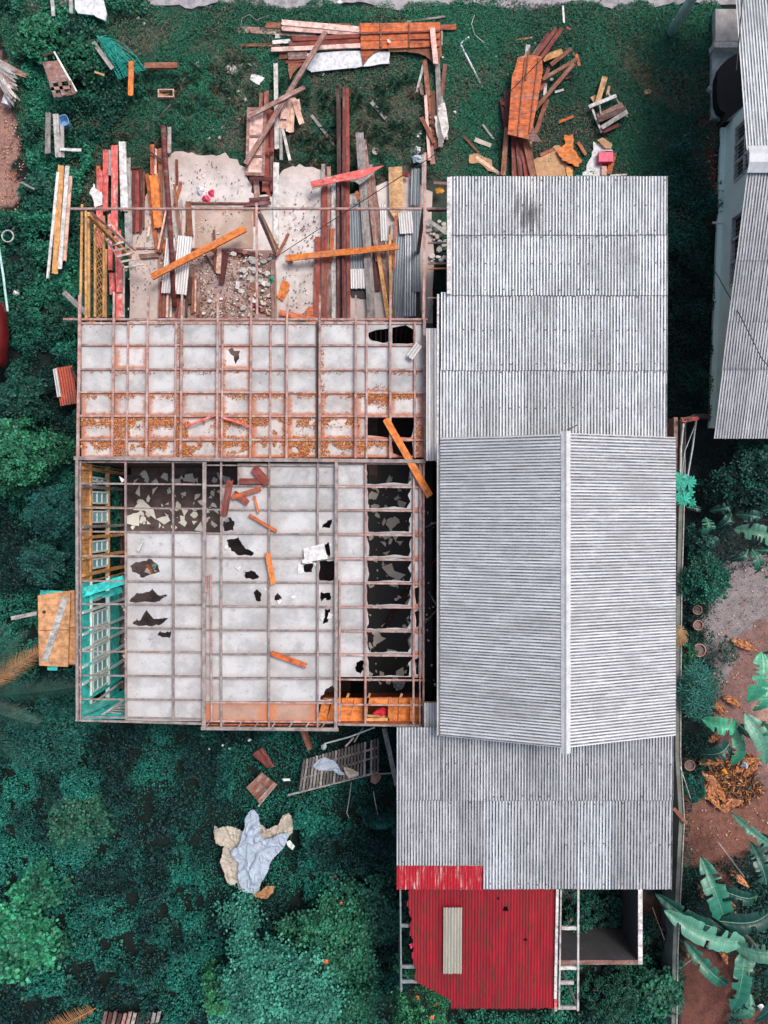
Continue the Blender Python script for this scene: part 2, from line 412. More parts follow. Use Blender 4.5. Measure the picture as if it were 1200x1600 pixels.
def leafmesh(name, pos, size, col, mat='leaf', parent=None, tilt=.7, aspect=.55, origin=None, axis=None):
    """many small pointed leaves, each a bent four-cornered blade"""
    N = len(pos); pos = np.asarray(pos, float)
    nrm = rng.normal(0, tilt, (N, 3)); nrm[:, 2] = 1; nrm /= np.linalg.norm(nrm, axis=1)[:, None]
    th = rng.uniform(0, 2*np.pi, N); d = np.stack([np.cos(th), np.sin(th), np.zeros(N)], 1)
    if axis is not None: d = axis
    d = d - nrm * (d * nrm).sum(1)[:, None]; d /= np.linalg.norm(d, axis=1)[:, None] + 1e-9
    s = np.cross(nrm, d); L = np.asarray(size)[:, None]; W = L * aspect
    V = np.empty((N, 6, 3))
    V[:, 0] = pos - d*L*.5; V[:, 1] = pos - d*L*.12 + s*W*.5 + nrm*L*.06; V[:, 2] = pos + d*L*.25 + s*W*.36 + nrm*L*.04
    V[:, 3] = pos + d*L*.5 - nrm*L*.08; V[:, 4] = pos + d*L*.25 - s*W*.36 + nrm*L*.04; V[:, 5] = pos - d*L*.12 - s*W*.5 + nrm*L*.06
    base = np.array(parent['_w']) if parent is not None else np.array(origin if origin is not None else (pos[:,0].mean(), pos[:,1].mean(), pos[:,2].min()))
    V = V.reshape(-1, 3) - base
    i = np.arange(N) * 6
    Fc = np.concatenate([np.stack([i, i+1, i+2, i+3], 1), np.stack([i, i+3, i+4, i+5], 1)])
    me = bpy.data.meshes.new(name)
    me.vertices.add(len(V)); me.vertices.foreach_set('co', V.astype(np.float32).ravel())
    me.loops.add(Fc.size); me.loops.foreach_set('vertex_index', Fc.ravel().astype(np.int32))
    me.polygons.add(len(Fc)); me.polygons.foreach_set('loop_start', np.arange(0, Fc.size, 4, dtype=np.int32))
    me.update(calc_edges=True); me.materials.append(M[mat])
    ca = me.color_attributes.new('Col', 'FLOAT_COLOR', 'POINT')
    c4 = np.ones((N, 6, 4), np.float32); c4[:, :, :3] = np.clip(col, 0, 1)[:, None, :]
    ca.data.foreach_set('color', c4.ravel())
    o = bpy.data.objects.new(name, me); COL.objects.link(o)
    if parent is not None: o.parent = parent
    else: o.location = base
    o['_w'] = list(map(float, base)); return o
def cols(N, base, var=.3, alt=None, pa=0):
    c = np.tile(np.array(base), (N, 1)) * (1 + rng.uniform(-var, var, (N, 1)))
    if alt is not None:
        k = rng.random(N) < pa; c[k] = np.array(alt) * (1 + rng.uniform(-var, var, (k.sum(), 1)))
    return c
# ================================================================ GROUND
def ground():
    xs = np.unique(np.concatenate([np.arange(-15, 15.01, .15), np.linspace(-150, -15, 20), np.linspace(15, 150, 20)]))
    ys = np.unique(np.concatenate([np.arange(-18, 18.01, .15), np.linspace(-150, -18, 20), np.linspace(18, 150, 20)]))
    X, Y = np.meshgrid(xs, ys); px = 600 + X * F / H; py = 800 - Y * F / H
    w1 = (fbm(X, Y, 1.2) - .5) * 70; w2 = (fbm(Y, X, .9) - .5) * 70
    qx, qy = px + w1, py + w2
    c = np.tile(np.array([.007, .017, .015]), X.shape + (1,)); c[(abs(X) > 14) | (abs(Y) > 17.5)] = (.012, .05, .035)
    n = fbm(X, Y, 1.5)
    def put(poly, col, extra=None):
        k = inpoly(qx, qy, poly)
        if extra is not None: k &= extra
        c[k] = col
    put([(-40,60),(10,80),(30,170),(15,330),(-40,340)], (.36,.20,.16))
    put([(130,20),(1125,10),(1125,300),(700,400),(640,260),(130,330)], (.030,.062,.042))
    put([(190,60),(520,40),(520,90),(440,250),(260,250),(200,210)], (.12,.105,.085), n > .47)
    put([(430,200),(700,110),(700,290),(430,290)], (.12,.105,.08), n > .47)
    put([(930,80),(1020,90),(1040,160),(930,150)], (.17,.11,.08), n > .42)
    put([(1075,170),(1130,190),(1125,340),(1090,340)], (.13,.060,.040))
    put([(650,200),(1000,200),(1000,330),(650,330)], (.045,.06,.045))
    # bare soil of the garden on the right
    put([(1130,880),(1260,860),(1260,1120),(1150,1120),(1100,1040),(1110,960)], (.27,.235,.24))
    put([(1130,1000),(1200,960),(1260,1120),(1260,1330),(1150,1330),(1050,1330),(1060,1230),(1120,1180)], (.24,.14,.125))
    put([(1190,1020),(1260,1000),(1260,1200),(1195,1190)], (.42,.25,.20))
    put([(1050,1240),(1220,1230),(1220,1330),(1120,1370),(1055,1340)], (.22,.10,.075))
    put([(1060,1470),(1140,1480),(1260,1600),(1260,1700),(1050,1700)], (.15,.06,.045))
    put([(1000,1390),(1050,1400),(1040,1480),(1000,1480)], (.06,.035,.03))
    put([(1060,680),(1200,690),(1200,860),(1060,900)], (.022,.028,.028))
    h = (fbm(X, Y, 2.2) - .5) * .06
    me = bpy.data.meshes.new('ground'); W = len(xs); Hh = len(ys)
    v = np.stack([X, Y, h], -1).reshape(-1, 3)
    J, I = np.meshgrid(np.arange(Hh - 1), np.arange(W - 1), indexing='ij'); a = (J * W + I).ravel()
    me.from_pydata(v.tolist(), [], np.stack([a, a+1, a+W+1, a+W], 1).tolist())
    me.polygons.foreach_set('use_smooth', [True] * len(me.polygons)); me.materials.append(M['ground'])
    ca = me.color_attributes.new('Col', 'FLOAT_COLOR', 'POINT')
    c4 = np.ones((len(v), 4), np.float32); c4[:, :3] = c.reshape(-1, 3); ca.data.foreach_set('color', c4.ravel())
    o = bpy.data.objects.new('ground', me); COL.objects.link(o); o['kind'] = 'structure'; return o
ground()
# gravel lane along the top of the picture
def lane():
    pts = []; n = 90
    for i in range(n + 1):
        px = 230 + i * 900 / n
        pts.append(P(px, 10 + 6 * math.sin(i * .35) + random.uniform(-3, 3) - (8 if px < 290 else 0), .05))
    pts = [Vector((-60, 15.3, .05))] + pts[4:-3] + [Vector((60, 16.2, .05)), Vector((60, 19.5, .05)), Vector((-60, 19.5, .05))]
    b = MB().prism(pts, t=.05)
    o = b.build('lane', plain('lane_gravel', (.38, .36, .38), .9, 0, 5, dark=.45)); o['kind'] = 'structure'
lane()

# ================================================================ STRIPPED HOUSE (left)
ZT = 3.5; ZP = 3.425; ZF = .3
hs = thing('stripped_house', 'left half of the building stripped to a bare timber grid over grey ceiling boards',
           'house', P(400, 800, 0))
# floors ------------------------------------------------------------
def quad(x0, y0, x1, y1, z): return [P(x0,y0,z), P(x0,y1,z), P(x1,y1,z), P(x1,y0,z)]
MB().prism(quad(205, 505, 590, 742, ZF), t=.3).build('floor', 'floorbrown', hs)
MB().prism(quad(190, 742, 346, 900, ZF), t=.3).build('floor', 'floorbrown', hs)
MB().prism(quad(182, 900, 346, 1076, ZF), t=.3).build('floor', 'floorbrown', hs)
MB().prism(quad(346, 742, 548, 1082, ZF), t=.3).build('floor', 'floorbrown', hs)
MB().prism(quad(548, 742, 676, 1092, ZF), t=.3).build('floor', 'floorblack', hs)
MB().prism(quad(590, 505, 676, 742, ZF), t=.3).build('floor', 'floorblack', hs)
# open slab, ragged where the grass creeps over it
sl_ = [P(x, y, ZF) for x, y in [(202,505),(197,330),(222,318),(250,262),(268,240),(300,238),(330,242),(352,238),(385,262),
       (392,300),(425,308),(440,268),(468,256),(505,266),(520,300),(560,300),(640,275),(676,300),(676,505)]]
MB().prism(jag([(p.x, p.y, p.z) for p in sl_], .07, 4), t=.3).build('floor', panel_mat('old_slab', (.66,.60,.57), (.42,.27,.2), .5, .25), hs)
# sunken room with the rubble heap: bare earthy floor set slightly lower, drawn as a thin screed on top
MB().prism(jag([tuple(p) for p in quad(246, 391, 432, 503, ZF + .012)], .03, 5), t=.012).build('floor', panel_mat('earthy_floor', (.42,.29,.255), (.30,.16,.12), .6, .7), hs)
MB().prism(jag([tuple(p) for p in quad(305, 322, 395, 388, ZF + .02)], .03, 4), t=.02).build('floor', panel_mat('brown_screed', (.56,.43,.36), (.40,.24,.17), .7, .5), hs)
# door-step sills on the slab
for a, b in (((205,388),(250,388)), ((300,389),(380,391))):
    MB().bar(P(*a, ZF+.03), P(*b, ZF+.03), .05, .06).build('sill', 'mauve', hs)
for a, b in (((293,317),(398,318)), ((293,317),(291,370)), ((398,318),(398,352))):
    MB().bar(P(*a, ZF+.06), P(*b, ZF+.05), .05, .05).build('floor_batten', 'brown', hs)

def beam(x0, y0, x1, y1, wpx, z, t=.07, mat='frame', name='purlin', z1=None):
    return plank(P(x0,y0,z), P(x1,y1,z1 if z1 is not None else z), m_of(wpx * .70, z), t * .6, mat, hs, name)
# front block frame (open bay) ---------------------------------------
z = ZT
beam(110, 327, 700, 327, 4.5, z - .1, name='beam', t=.09)
beam(135, 330, 135, 500, 4.5, z - .08, name='beam', mat='amber')
beam(129, 320, 126, 500, 4.5, z - .16, name='beam', mat='amber')
beam(142, 332, 207, 388, 5, 3.2, name='brace', mat='mauve', z1=2.2)
beam(401, 318, 402, 500, 5, z - .05, name='rafter')
beam(664, 240, 662, 500, 6, z - .02, name='rafter', t=.1)
beam(668, 329, 700, 329, 6, z - .16, name='beam', mat='redbrown')
for y in (380, 412): beam(668, y, 700, y, 4, z - .3, name='joist', mat='frame')
beam(668, 420, 700, 420, 3, z - .3, name='joist', mat='amber')
beam(668, 466, 700, 466, 3, z - .2, name='joist')
# lattice screen of the left verandah wall
for zz in (2.92, 2.5, 1.9):
    x = 600 - 8787/1105/ (H - zz) * F
    plank(P(x, 338, zz), P(x, 496, zz), .06, .05, 'amber', hs, 'wall_rail')
lb = MB(); xw = P(135, 400, ZT).x
y0 = P(135, 345, 2.7).y; y1 = P(135, 495, 2.7).y
k = 0
yy = y0
while yy > y1:
    lb.bar((xw, yy, 2.5), (xw, yy - .3, 2.92), .018, .02, (1,0,0)); lb.bar((xw+.02, yy, 2.92), (xw+.02, yy - .3, 2.5), .018, .02, (1,0,0)); yy -= .19
lb.build('lattice', 'amber', hs)
for y in (332, 498):
    MB().box(P(135, y, 0).xy.to_tuple() + (0,) if False else (xw - .05, P(0, y, ZT).y - .05, 0), (xw + .05, P(0, y, ZT).y + .05, ZT - .1)).build('post', 'amber', hs)
for x, y in ((402, 327), (662, 327), (662, 500)):
    p = P(x, y, ZT); MB().box((p.x-.05, p.y-.05, ZF), (p.x+.05, p.y+.05, ZT-.12)).build('post', 'frame', hs)
# block 1 grid --------------------------------------------------------
def g1(x): return x - (x - 600) * 0.0       # columns
yT, yB = 500, 716
long_ = [(179,455),(232,462),(285,460),(341,458),(393,462),(449,463),(500,463),(556,463),(610,462)]
for x, ys in long_:
    s = (x - 600) / 421 * 3
    beam(x, ys + random.uniform(-2,2), x + s, yB, 4.6, z, name='rafter', t=.08, z1=z + .06)
for x in (201, 276, 348.5, 423.5, 573, 648): beam(x, 503, x + (x-600)/421*3, yB, 4.0, z - .03, name='joist', t=.06)
beam(496.5, 503, 496, yB, 5, z - .02, name='joist', t=.07, mat='darkbrown')
beam(126, 462, 122.5, 718, 6, z + .0, name='rafter', t=.1)
beam(663, 500, 664, 718, 6, z + .0, name='rafter', t=.1)
beam(100, 499.5, 668, 499.5, 4.6, z - .06, name='wall_plate', t=.09); beam(128, 505.5, 660, 505.5, 4, z - .08, name='wall_plate')
for i, y in enumerate((539, 577, 613, 650, 687)): beam(127 - i*.6, y, 663, y + .8, 4.2, z - .05, name='purlin', t=.06)
beam(117, 716, 665, 721, 8, z + .1, name='ridge_beam', t=.12, mat='framegrey')
# ceiling boards of block 1
cx = [127,179,232,280,345,393,449,500,556,610,663]; cy = [503,539,577,613,650,687,715]
holes1 = {(8,0): 1, (9,0): 2, (8,4): 3, (9,4): 3, (9,5): 4, (4,1): 5}
for i in range(10):
    for j in range(6):
        x0, x1, y0_, y1_ = cx[i], cx[i+1], cy[j], cy[j+1]
        zz = ZP + random.uniform(-.012, .012); hl = []
        m = 'panel' if j < 3 and random.random() > .15 else 'panelrust' if j < 4 else 'panelrust2'
        h = holes1.get((i, j))
        if h == 1: hl = [[(576,520),(590,515),(607,513),(607,533),(598,536),(586,533),(577,529)]]
        if h == 2: hl = [[(613,512),(634,508),(646,515),(646,536),(630,537),(613,537)]]
        if h == 3: hl = [[(x0+(18 if i==8 else 2),y0_+3),(x1-2 if i==8 else x1-7-8,y0_+3),(x1-2 if i==8 else 644,y0_+30),(x1-(2 if i==8 else 24),y1_-3),(x0+(16 if i==8 else 2),y1_-7)]]
        if h == 4: hl = [[(612,690),(644,690),(645,712),(632,714),(614,708)]]
        if h == 5: hl = [[(356,546),(362,542),(366,548),(375,548),(374,560),(368,569),(365,556),(360,553)]]
        H3 = [jag([tuple(P(a, b, zz)) for a, b in q], .02, 2) for q in hl]
        MB().prism([P(x0+.3,y0_+.3,zz),P(x0+.3,y1_-.3,zz),P(x1-.3,y1_-.3,zz),P(x1-.3,y0_+.3,zz)], H3, t=.008).build('ceiling_panel', m, hs)
# block 2 grid ---------------------------------------------------------
Z2 = ZT + .05
for x0, x1, w, m in ((121,121.5,6,'framegrey'),(126.5,127,3.5,'framegrey'),(197,197.5,4.2,'framegrey'),(271,271.5,4.2,'framegrey'),
                     (320,319,8,'framegrey'),(346,346,4,'framegrey'),(421,420.5,4,'framegrey'),(497,496.5,4,'framegrey'),(526,525,7,'framegrey'),
                     (571.5,571,4.2,'frame'),(646.5,646,4,'frame'),(656,656,3,'frame'),(662,661.5,4,'frame')):
    yb = 1124 if x0 < 315 else 1138 if x0 < 530 else 1131
    beam(x0, 718 if x0 < 315 else 722, x1, yb, w, Z2 + (.06 if w > 5 else 0), name='rafter', t=.08, mat=m)
rowsL = [756,794,831,869,908,944,981,1018,1055.5,1092.5]; rowsM = [759.5,797,834,872,910,947.5,985,1022.5,1060,1098]; rowsR = [761,798,836,874.5,911.5,949,986.5,1024,1062,1101]
for i in range(10):
    beam(122, rowsL[i]-.6, 318, rowsL[i]+1, 3.8, Z2 - .03, name='purlin', t=.05, mat='framegrey')
    beam(322, rowsM[i]-.8, 527, rowsM[i]+.3, 3.8, Z2 - .03, name='purlin', t=.05, mat='framegrey' if i < 9 else 'frame')
    beam(528, rowsR[i]-.6, 664, rowsR[i]+.6, 3.8, Z2 - .03, name='purlin', t=.05, mat='frame')
beam(122, 722, 318, 722.5, 3, Z2 - .03, name='purlin', mat='framegrey'); beam(322, 727, 525, 728, 3, Z2 - .03, name='purlin', mat='framegrey'); beam(530, 724, 664, 725, 4, Z2 - .03, name='purlin')
beam(119, 1124.5, 318, 1130, 4.5, Z2 + .02, name='fascia', mat='framegrey', t=.1); beam(124, 1119, 318, 1123, 3, Z2 - .03, name='purlin', mat='framegrey')
beam(315, 1137, 529, 1139, 7, Z2 + .02, name='fascia', mat='framegrey', t=.12); beam(322, 1126, 527, 1128, 3.5, Z2 - .03, name='purlin', mat='frame')
beam(528, 1131, 664, 1133.5, 4.5, Z2 + .02, name='fascia', mat='framegrey', t=.1)
for x in (322,345,372,398,425,452,478,503): beam(x+6, 1127, x, 1136, 3, Z2 - .02, name='eave_bracket', mat='grey')
beam(323, 900, 323, 925, 5, Z2 + .08, name='strut', mat='mauve'); beam(330, 897, 331, 1127, 3.5, Z2 + .0, name='joist', mat='frame')
beam(531, 905, 531, 1128, 3.5, Z2 + .0, name='joist', mat='frame')
# ceiling boards of block 2
cols2 = [197.5, 320, 421, 525, 571, 646]; rows2 = [722,756,794,831,869,908,945,982,1019,1056,1094,1127]
def ph(*p): return list(p)
H2 = {
 (0,4): [[(203,885),(212,878),(226,876),(232,873),(244,880),(250,893),(240,897),(224,903),(214,896),(206,892)]],
 (0,5): [[(202,940),(214,926),(228,925),(238,919),(246,929),(262,930),(250,939),(236,941)]],
 (0,6): [[(203,976),(212,970),(220,968),(229,953),(240,967),(263,966),(249,977),(237,979),(222,978)]],
 (0,7): [[(246,991),(250,985),(258,989),(267,985),(265,997),(253,996)]],
 (1,3): [[(354,844),(362,842),(373,839),(378,850),(386,858),(397,864),(392,869),(376,868),(366,862),(357,855)]],
 (1,4): [[(382,893),(392,891),(400,896),(405,901),(395,906),(384,904)]],
 (1,5): [[(396,926),(402,921),(409,929),(408,939),(400,938)]],
 (2,5): [[(429,936),(434,926),(440,934),(437,939),(431,939)],[(501,925),(516,926),(517,936),(510,938),(507,935),(502,940)]],
 (2,2): [[(503,825),(512,813),(519,811),(516,825)]],
 (2,3): [[(508,850),(515,848),(516,862),(513,870),(508,864)]],
 (2,4): [[(499,877),(522,876),(522,906),(499,907)],[(467,886),(477,881),(489,879),(488,894),(475,893)]],
 (2,6): [[(507,953),(516,951),(514,962),(511,973),(504,974),(508,963)]],
 (2,9): [[(500,1093),(507,1080),(517,1072),(523,1074),(523,1093)]],
 (3,8): [[(555,1042),(560,1034),(567,1032),(569,1046),(563,1054),(556,1048)]],
}
for i in range(5):
    for j in range(11):
        if (i == 0 and j < 3): continue
        x0, x1, y0_, y1_ = cols2[i], cols2[i+1], rows2[j] + (2 if i > 0 else 0), rows2[j+1] + (2 if i > 0 else 0)
        zz = ZP + .07 + random.uniform(-.010, .010); hl = H2.get((i, j), [])
        m = 'panel'
        if i == 4:
            if j >= 9: continue
            hl = [[(x0+1.5,y0_+1.6),(x0+30,y0_+1.4),(x1-2,y0_+1.6),(x1-2-random.uniform(0,3),y0_+8),(x1-3-random.uniform(0,7),y0_+16),(x1-2-random.uniform(0,5),y0_+25),
                   (x1-4-random.uniform(0,9),y1_-1.8),(x0+45,y1_-1.8-random.uniform(0,4)),(x0+20,y1_-1.6),(x0+2+random.uniform(0,5),y1_-2),(x0+2+random.uniform(0,4),y0_+25),(x0+2+random.uniform(0,3),y0_+12)]]
        if i == 3 and j >= 9: continue
        if i == 2 and j == 10: x1 = 497
        if j == 10 and i in (1, 2): m = 'panelorange'
        if (i == 1 and j < 1) or (i == 0 and j in (5, 6, 4)): m = 'panelmold' if i == 1 else m
        if i == 1 and j < 3: x0 = [352, 346, 347][j] if j else 371
        if i == 1 and j == 2: hl = hl + [[(349,815),(357,808),(366,814),(365,829),(350,830)]]
        H3 = [jag([tuple(P(a, b, zz)) for a, b in q], .012 if i == 4 else .03, 3) for q in hl]
        out = [P(x0+.3,y0_+.3,zz),P(x0+.3,y1_-.3,zz),P(x1-.3,y1_-.3,zz),P(x1-.3,y0_+.3,zz)]
        MB().prism(out, H3, t=.008).build('ceiling_panel', m, hs)
# narrow strip of ceiling left along the right edge
for j in range(9):
    y0_, y1_ = rows2[j] + 3, rows2[j+1] + 3; zz = ZP + .07
    hl = [[(648,y0_+8),(655,y0_+6),(654,y1_-6),(650,y1_-5)]] if j in (5,6,8) else []
    MB().prism([P(646.3,y0_,zz),P(646.3,y1_,zz),P(661,y1_,zz),P(661,y0_,zz)], [jag([tuple(P(a,b,zz)) for a,b in q],.03,2) for q in hl], t=.008).build('ceiling_panel', 'panelrust' , hs)
# walls of block 2 -------------------------------------------------------
XW = P(124, 800, ZT).x
def yat(py, z=ZT): return P(0, py, z).y
def wallband(y0, y1, z0, z1, mat, name='wall', off=0):
    """vertical boards on the left wall"""
    b = MB(); y = y0; n = max(1, int((y0 - y1) / .14)); s = (y0 - y1) / n
    for i in range(n):
        b.box((XW - .02 + off, y0 - i*s - .004, z0), (XW + .012 + off + random.uniform(-.003,.003), y0 - (i+1)*s + .004, z1 + random.uniform(-.01,.01)))
    return b.build(name, mat, hs)
def crosswall(py, x0, x1, z0, z1, mat, zref=ZT):
    b = MB(); y = yat(py, zref); n = max(1, int((x1 - x0) / .14)); s = (x1 - x0) / n
    for i in range(n): b.box((x0 + i*s + .003, y - .02 + random.uniform(-.003,.003), z0), (x0 + (i+1)*s - .003, y + .014, z1))
    return b.build('wall', mat, hs)
yo0, yo1, yt1 = yat(722), yat(910), yat(1122)
wallband(yo0, yo1, 2.85, 3.42, 'amber'); wallband(yo1 - .03, yt1, 2.82, 3.42, 'teal')
wallband(yo1 - .03, yt1, .75, 1.5, 'teal')
wallband(yo0, yo1, .3, .55, 'darkbrown')
for zz, mt, a, b_ in ((2.82,'amber',yo0,yo1),(1.58,'amber',yo0,yo1),(2.78,'windowpaint',yo1,yt1),(1.56,'windowpaint',yo1,yt1)):
    MB().box((XW-.05, a, zz), (XW+.06, b_, zz+.07)).build('wall_rail', mt, hs)
def window(y0, y1, z0, z1, mat='windowpaint', tilt=0):
    """a small casement: frame with its panes as a sub-part"""
    f = MB(); w = .045; x = XW + .02
    f.box((x-.03,y0,z0),(x+.03,y0-w,z1)); f.box((x-.03,y1+w,z0),(x+.03,y1,z1))
    f.box((x-.03,y0-w,z0),(x+.03,y1+w,z0+w)); f.box((x-.03,y0-w,z1-w),(x+.03,y1+w,z1))
    hz = z1 - z0
    for t in (.36, .66): f.box((x-.012,y0-w,z0+hz*t-.02),(x+.02,y1+w,z0+hz*t+.02))
    o = f.build('window', mat, hs)
    MB().box((x-.006,y0-w,z0+w),(x+.002,y1+w,z1-w)).build('pane', 'glass', o); return o
for a, b_ in ((746,754),(768,787.5),(798,817),(844,862.5),(871,887)): window(yat(a,2.2), yat(b_,2.2), 1.68, 2.8)
for a, b_ in ((953,977),(983.5,1000),(1006,1024),(1031,1050),(1056,1075)): window(yat(a,2.2), yat(b_,2.2), 1.68, 2.72)
for py in (735, 762, 793, 822, 838, 868, 893): MB().box((XW-.05,yat(py,2.2)+.04,.3),(XW+.07,yat(py,2.2)-.04,3.42)).build('stud', 'amber' if py not in (762,822) else 'grey', hs)
for py in (918, 948, 980, 1003, 1028, 1053, 1079): MB().box((XW-.05,yat(py,2.2)+.03,.3),(XW+.07,yat(py,2.2)-.03,3.42)).build('stud', 'teal' if py in (918,1079) else 'windowpaint', hs)
# end walls and the wall between the orange and the turquoise room
XI = P(190, 800, ZF).x
crosswall(724, XW + .02, XI + .1, .3, 3.4, 'amber'); crosswall(911, XW + .02, XI + .1, .3, 3.4, 'amber')
wb = MB(); yy = yat(914)
crosswall(1124, XW, P(320,0,ZT).x, .3, 3.4, 'teal')
# fallen turquoise boards leaning at the top of the turquoise room
plank(P(129, 926, 3.2), P(194, 906, 3.1), .24, .03, 'teal', hs, 'fascia'); plank(P(130, 938, 3.0), P(190, 922, 2.2), .16, .03, 'teal', hs, 'fascia')
plank(P(146, 939, 2.9), P(190, 921, 1.9), .06, .05, 'grey', hs, 'rail'); plank(P(140,1104,2.9), P(190,1066,1.2), .06,.05,'grey', hs, 'rail')
plank(P(128,994,3.3), P(144,986,2.9), .05,.03,'teal', hs,'rail'); plank(P(128,1044,3.3), P(144,1035,2.9), .05,.03,'teal', hs,'rail')
plank(P(131,1112,3.2), P(170,1094,2.6), .2,.03,'tealdark', hs,'fascia'); plank(P(158,1118,3.1), P(196,1092,2.6), .05,.05,'grey', hs,'rail')
for i in range(4): plank(P(170+i*4,1112-i*3,3.0), P(197,1116-i*5.5,3.0), .04,.03,'grey', hs,'slat')
# other perimeter walls (mostly seen from the side)
crosswall(1132, P(500,0,ZT).x, P(662,0,ZT).x, .3, 3.4, 'orange'); crosswall(1134, P(320,0,ZT).x, P(500,0,ZT).x, .3, 3.4, 'orange')
for py in (503, 718):
    crosswall(py, XW, P(662,0,ZT).x if py == 503 else P(570,0,ZT).x, .3 if py==718 else .9, 3.2, 'darkbrown')
wallband(yat(503), yat(718), .3, 3.3, 'amber')
b = MB(); xp = P(571,0,ZT).x; b.box((xp-.04, yat(722), .3), (xp+.02, yat(1128), 3.36)); b.build('wall', 'darkbrown', hs)
b = MB(); xp = P(664,0,ZT).x; b.box((xp-.03, yat(510), .3), (xp+.03, yat(716), 3.3)); b.build('wall', 'darkbrown', hs)
# orange room at the lower right: low ceiling of wide boards seen through the frame
def lam(x0, y0, x1, y1, x2, y2, x3, y3, zz, mat, name='board'):
    return MB().prism([P(x0,y0,zz),P(x3,y3,zz),P(x2,y2,zz),P(x1,y1,zz)], t=.03).build(name, mat, hs)
for i, (a, c) in enumerate(((497,512),(512,529),(529,548),(548,566),(566,572))):
    lam(a+(8 if i<2 else 6), 1091, c+5, 1091, c-2, 1128, a-2, 1128, 3.24, 'brightorange', 'soffit_board')
for a, c in ((606,622),(622,640),(640,659)): lam(a+1, 1091, c, 1091, c-1, 1130, a, 1130, 3.24, 'brightorange', 'soffit_board')
lam(572, 1091, 606, 1091, 606, 1102, 572, 1102, 3.24, 'brightorange', 'soffit_board'); lam(570, 1122, 608, 1122, 608, 1130, 570, 1130, 3.24, 'amber', 'soffit_board')
beam(574, 1118, 618, 1120, 5, 3.0, name='window_frame', mat='ply'); beam(574, 1102, 572, 1122, 3, 3.0, name='window_frame', mat='ply'); beam(619,1103,617,1122,4,3.0,name='window_frame',mat='ply')
beam(505, 1092, 655, 1091, 6, 3.05, name='beam', mat='orange')
for a in (539, 572, 622): beam(a+6, 1083, a-6, 1116, 5, 3.1, name='strut', mat='amber')
beam(655, 1097, 690, 1097, 4, 3.3, name='beam', mat='amber')

# ================================================================ ROOFED HOUSE (right)
hr = thing('roofed_house', 'right half of the building still covered by grey corrugated roofs with a central gable', 'house', P(860, 800, 0))
rf = MB()
for x in np.linspace(1.75, 7.2, 9): rf.bar((x, 8.4, 3.9), (x, -9.0, 3.85), .05, .1)
for y in np.linspace(8.3, -9.0, 20): rf.bar((1.72, y, 3.94), (7.2, y, 3.94), .05, .04)
roof = rf.build('roof', 'frame', hs if False else hr)
def screws(A, B, D, C_, lift):
    m = MB(); w = (B - A).length; n = int(w / (.0765*3)); g = 5
    for v in (.06, .5, .94):
        for i in range(n):
            u = (i + .6 + random.uniform(-.12,.12)) / n
            if random.random() < .25: continue
            p = A.lerp(B, u).lerp(D.lerp(C_, u), v + random.uniform(-.01,.01)) + Vector((0,0,lift+.012)); q = [p + Vector((.016*math.cos(k*1.2566), .016*math.sin(k*1.2566), z_)) for z_ in (0,.012) for k in range(g)]
            m.add(q, [tuple(range(g,2*g)), tuple(range(g))[::-1]] + [(k,(k+1)%g,g+(k+1)%g,g+k) for k in range(g)])
    return m
def sheets(tl, tr, br, bl, z_t, z_b, mat, l_extra=0, lift=0, par=None, rag=.011, first=None, name='roof_sheet', zside=None):
    """a row of overlapping corrugated sheets filling the four-cornered field; corrugations run top to bottom"""
    A = P(*tl, z_t); B = P(*tr, z_t); C_ = P(*br, z_b); D = P(*bl, z_b)
    w = (B - A).length; sw = .80; eff = .7650; n = max(1, round(w / eff)); 
    for i in range(n):
        u = i / n; o = A.lerp(B, u); e = D.lerp(C_, u)
        L = (e - o).length + l_extra + random.uniform(-.006, .006)
        o = o + Vector((0, 0, lift + .004 * (i % 2) + random.uniform(0, .002)))
        wi = w / n + (.035 if i < n - 1 else 0)
        corr(name, o, (B - A) + Vector((0,0,random.uniform(-.002,.002))), e - A.lerp(B, u), wi, L, mat if not callable(mat) else mat(i), par or hr, pitch=w / n / round(w / n / .0765), rag=rag)
    if w > 2: screws(A, B, D, C_, lift).build('roof_screws', M['screw'], par or hr)['kind'] = 'stuff'
S = roof
# z ordering down the nearly flat upper roof: each upper row laps over the row beneath it
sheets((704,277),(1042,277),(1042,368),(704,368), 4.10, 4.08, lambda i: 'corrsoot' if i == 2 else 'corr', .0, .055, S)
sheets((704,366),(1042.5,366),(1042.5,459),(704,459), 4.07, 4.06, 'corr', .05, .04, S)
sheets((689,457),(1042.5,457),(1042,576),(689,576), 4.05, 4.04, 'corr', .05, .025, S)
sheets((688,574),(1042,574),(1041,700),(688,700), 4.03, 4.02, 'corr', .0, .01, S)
# thin darker patches: older sheets laid over
sheets((666,513),(688,513),(686,720),(665,720), 3.86, 3.86, 'corrwhite', 0, 0, S)
sheets((663,1098),(684,1098),(684,1150),(663,1150), 3.86, 3.86, 'corrwhite', 0, 0, S)
# white fascia boards at the left verge
MB().bar(P(701.5,277,4.17), P(701.5,459,4.15), .10, .03).build('fascia', 'white', hr)
MB().bar(P(684.5,460,4.12), P(683.5,700,4.08), .05, .06).build('fascia', 'white', hr)
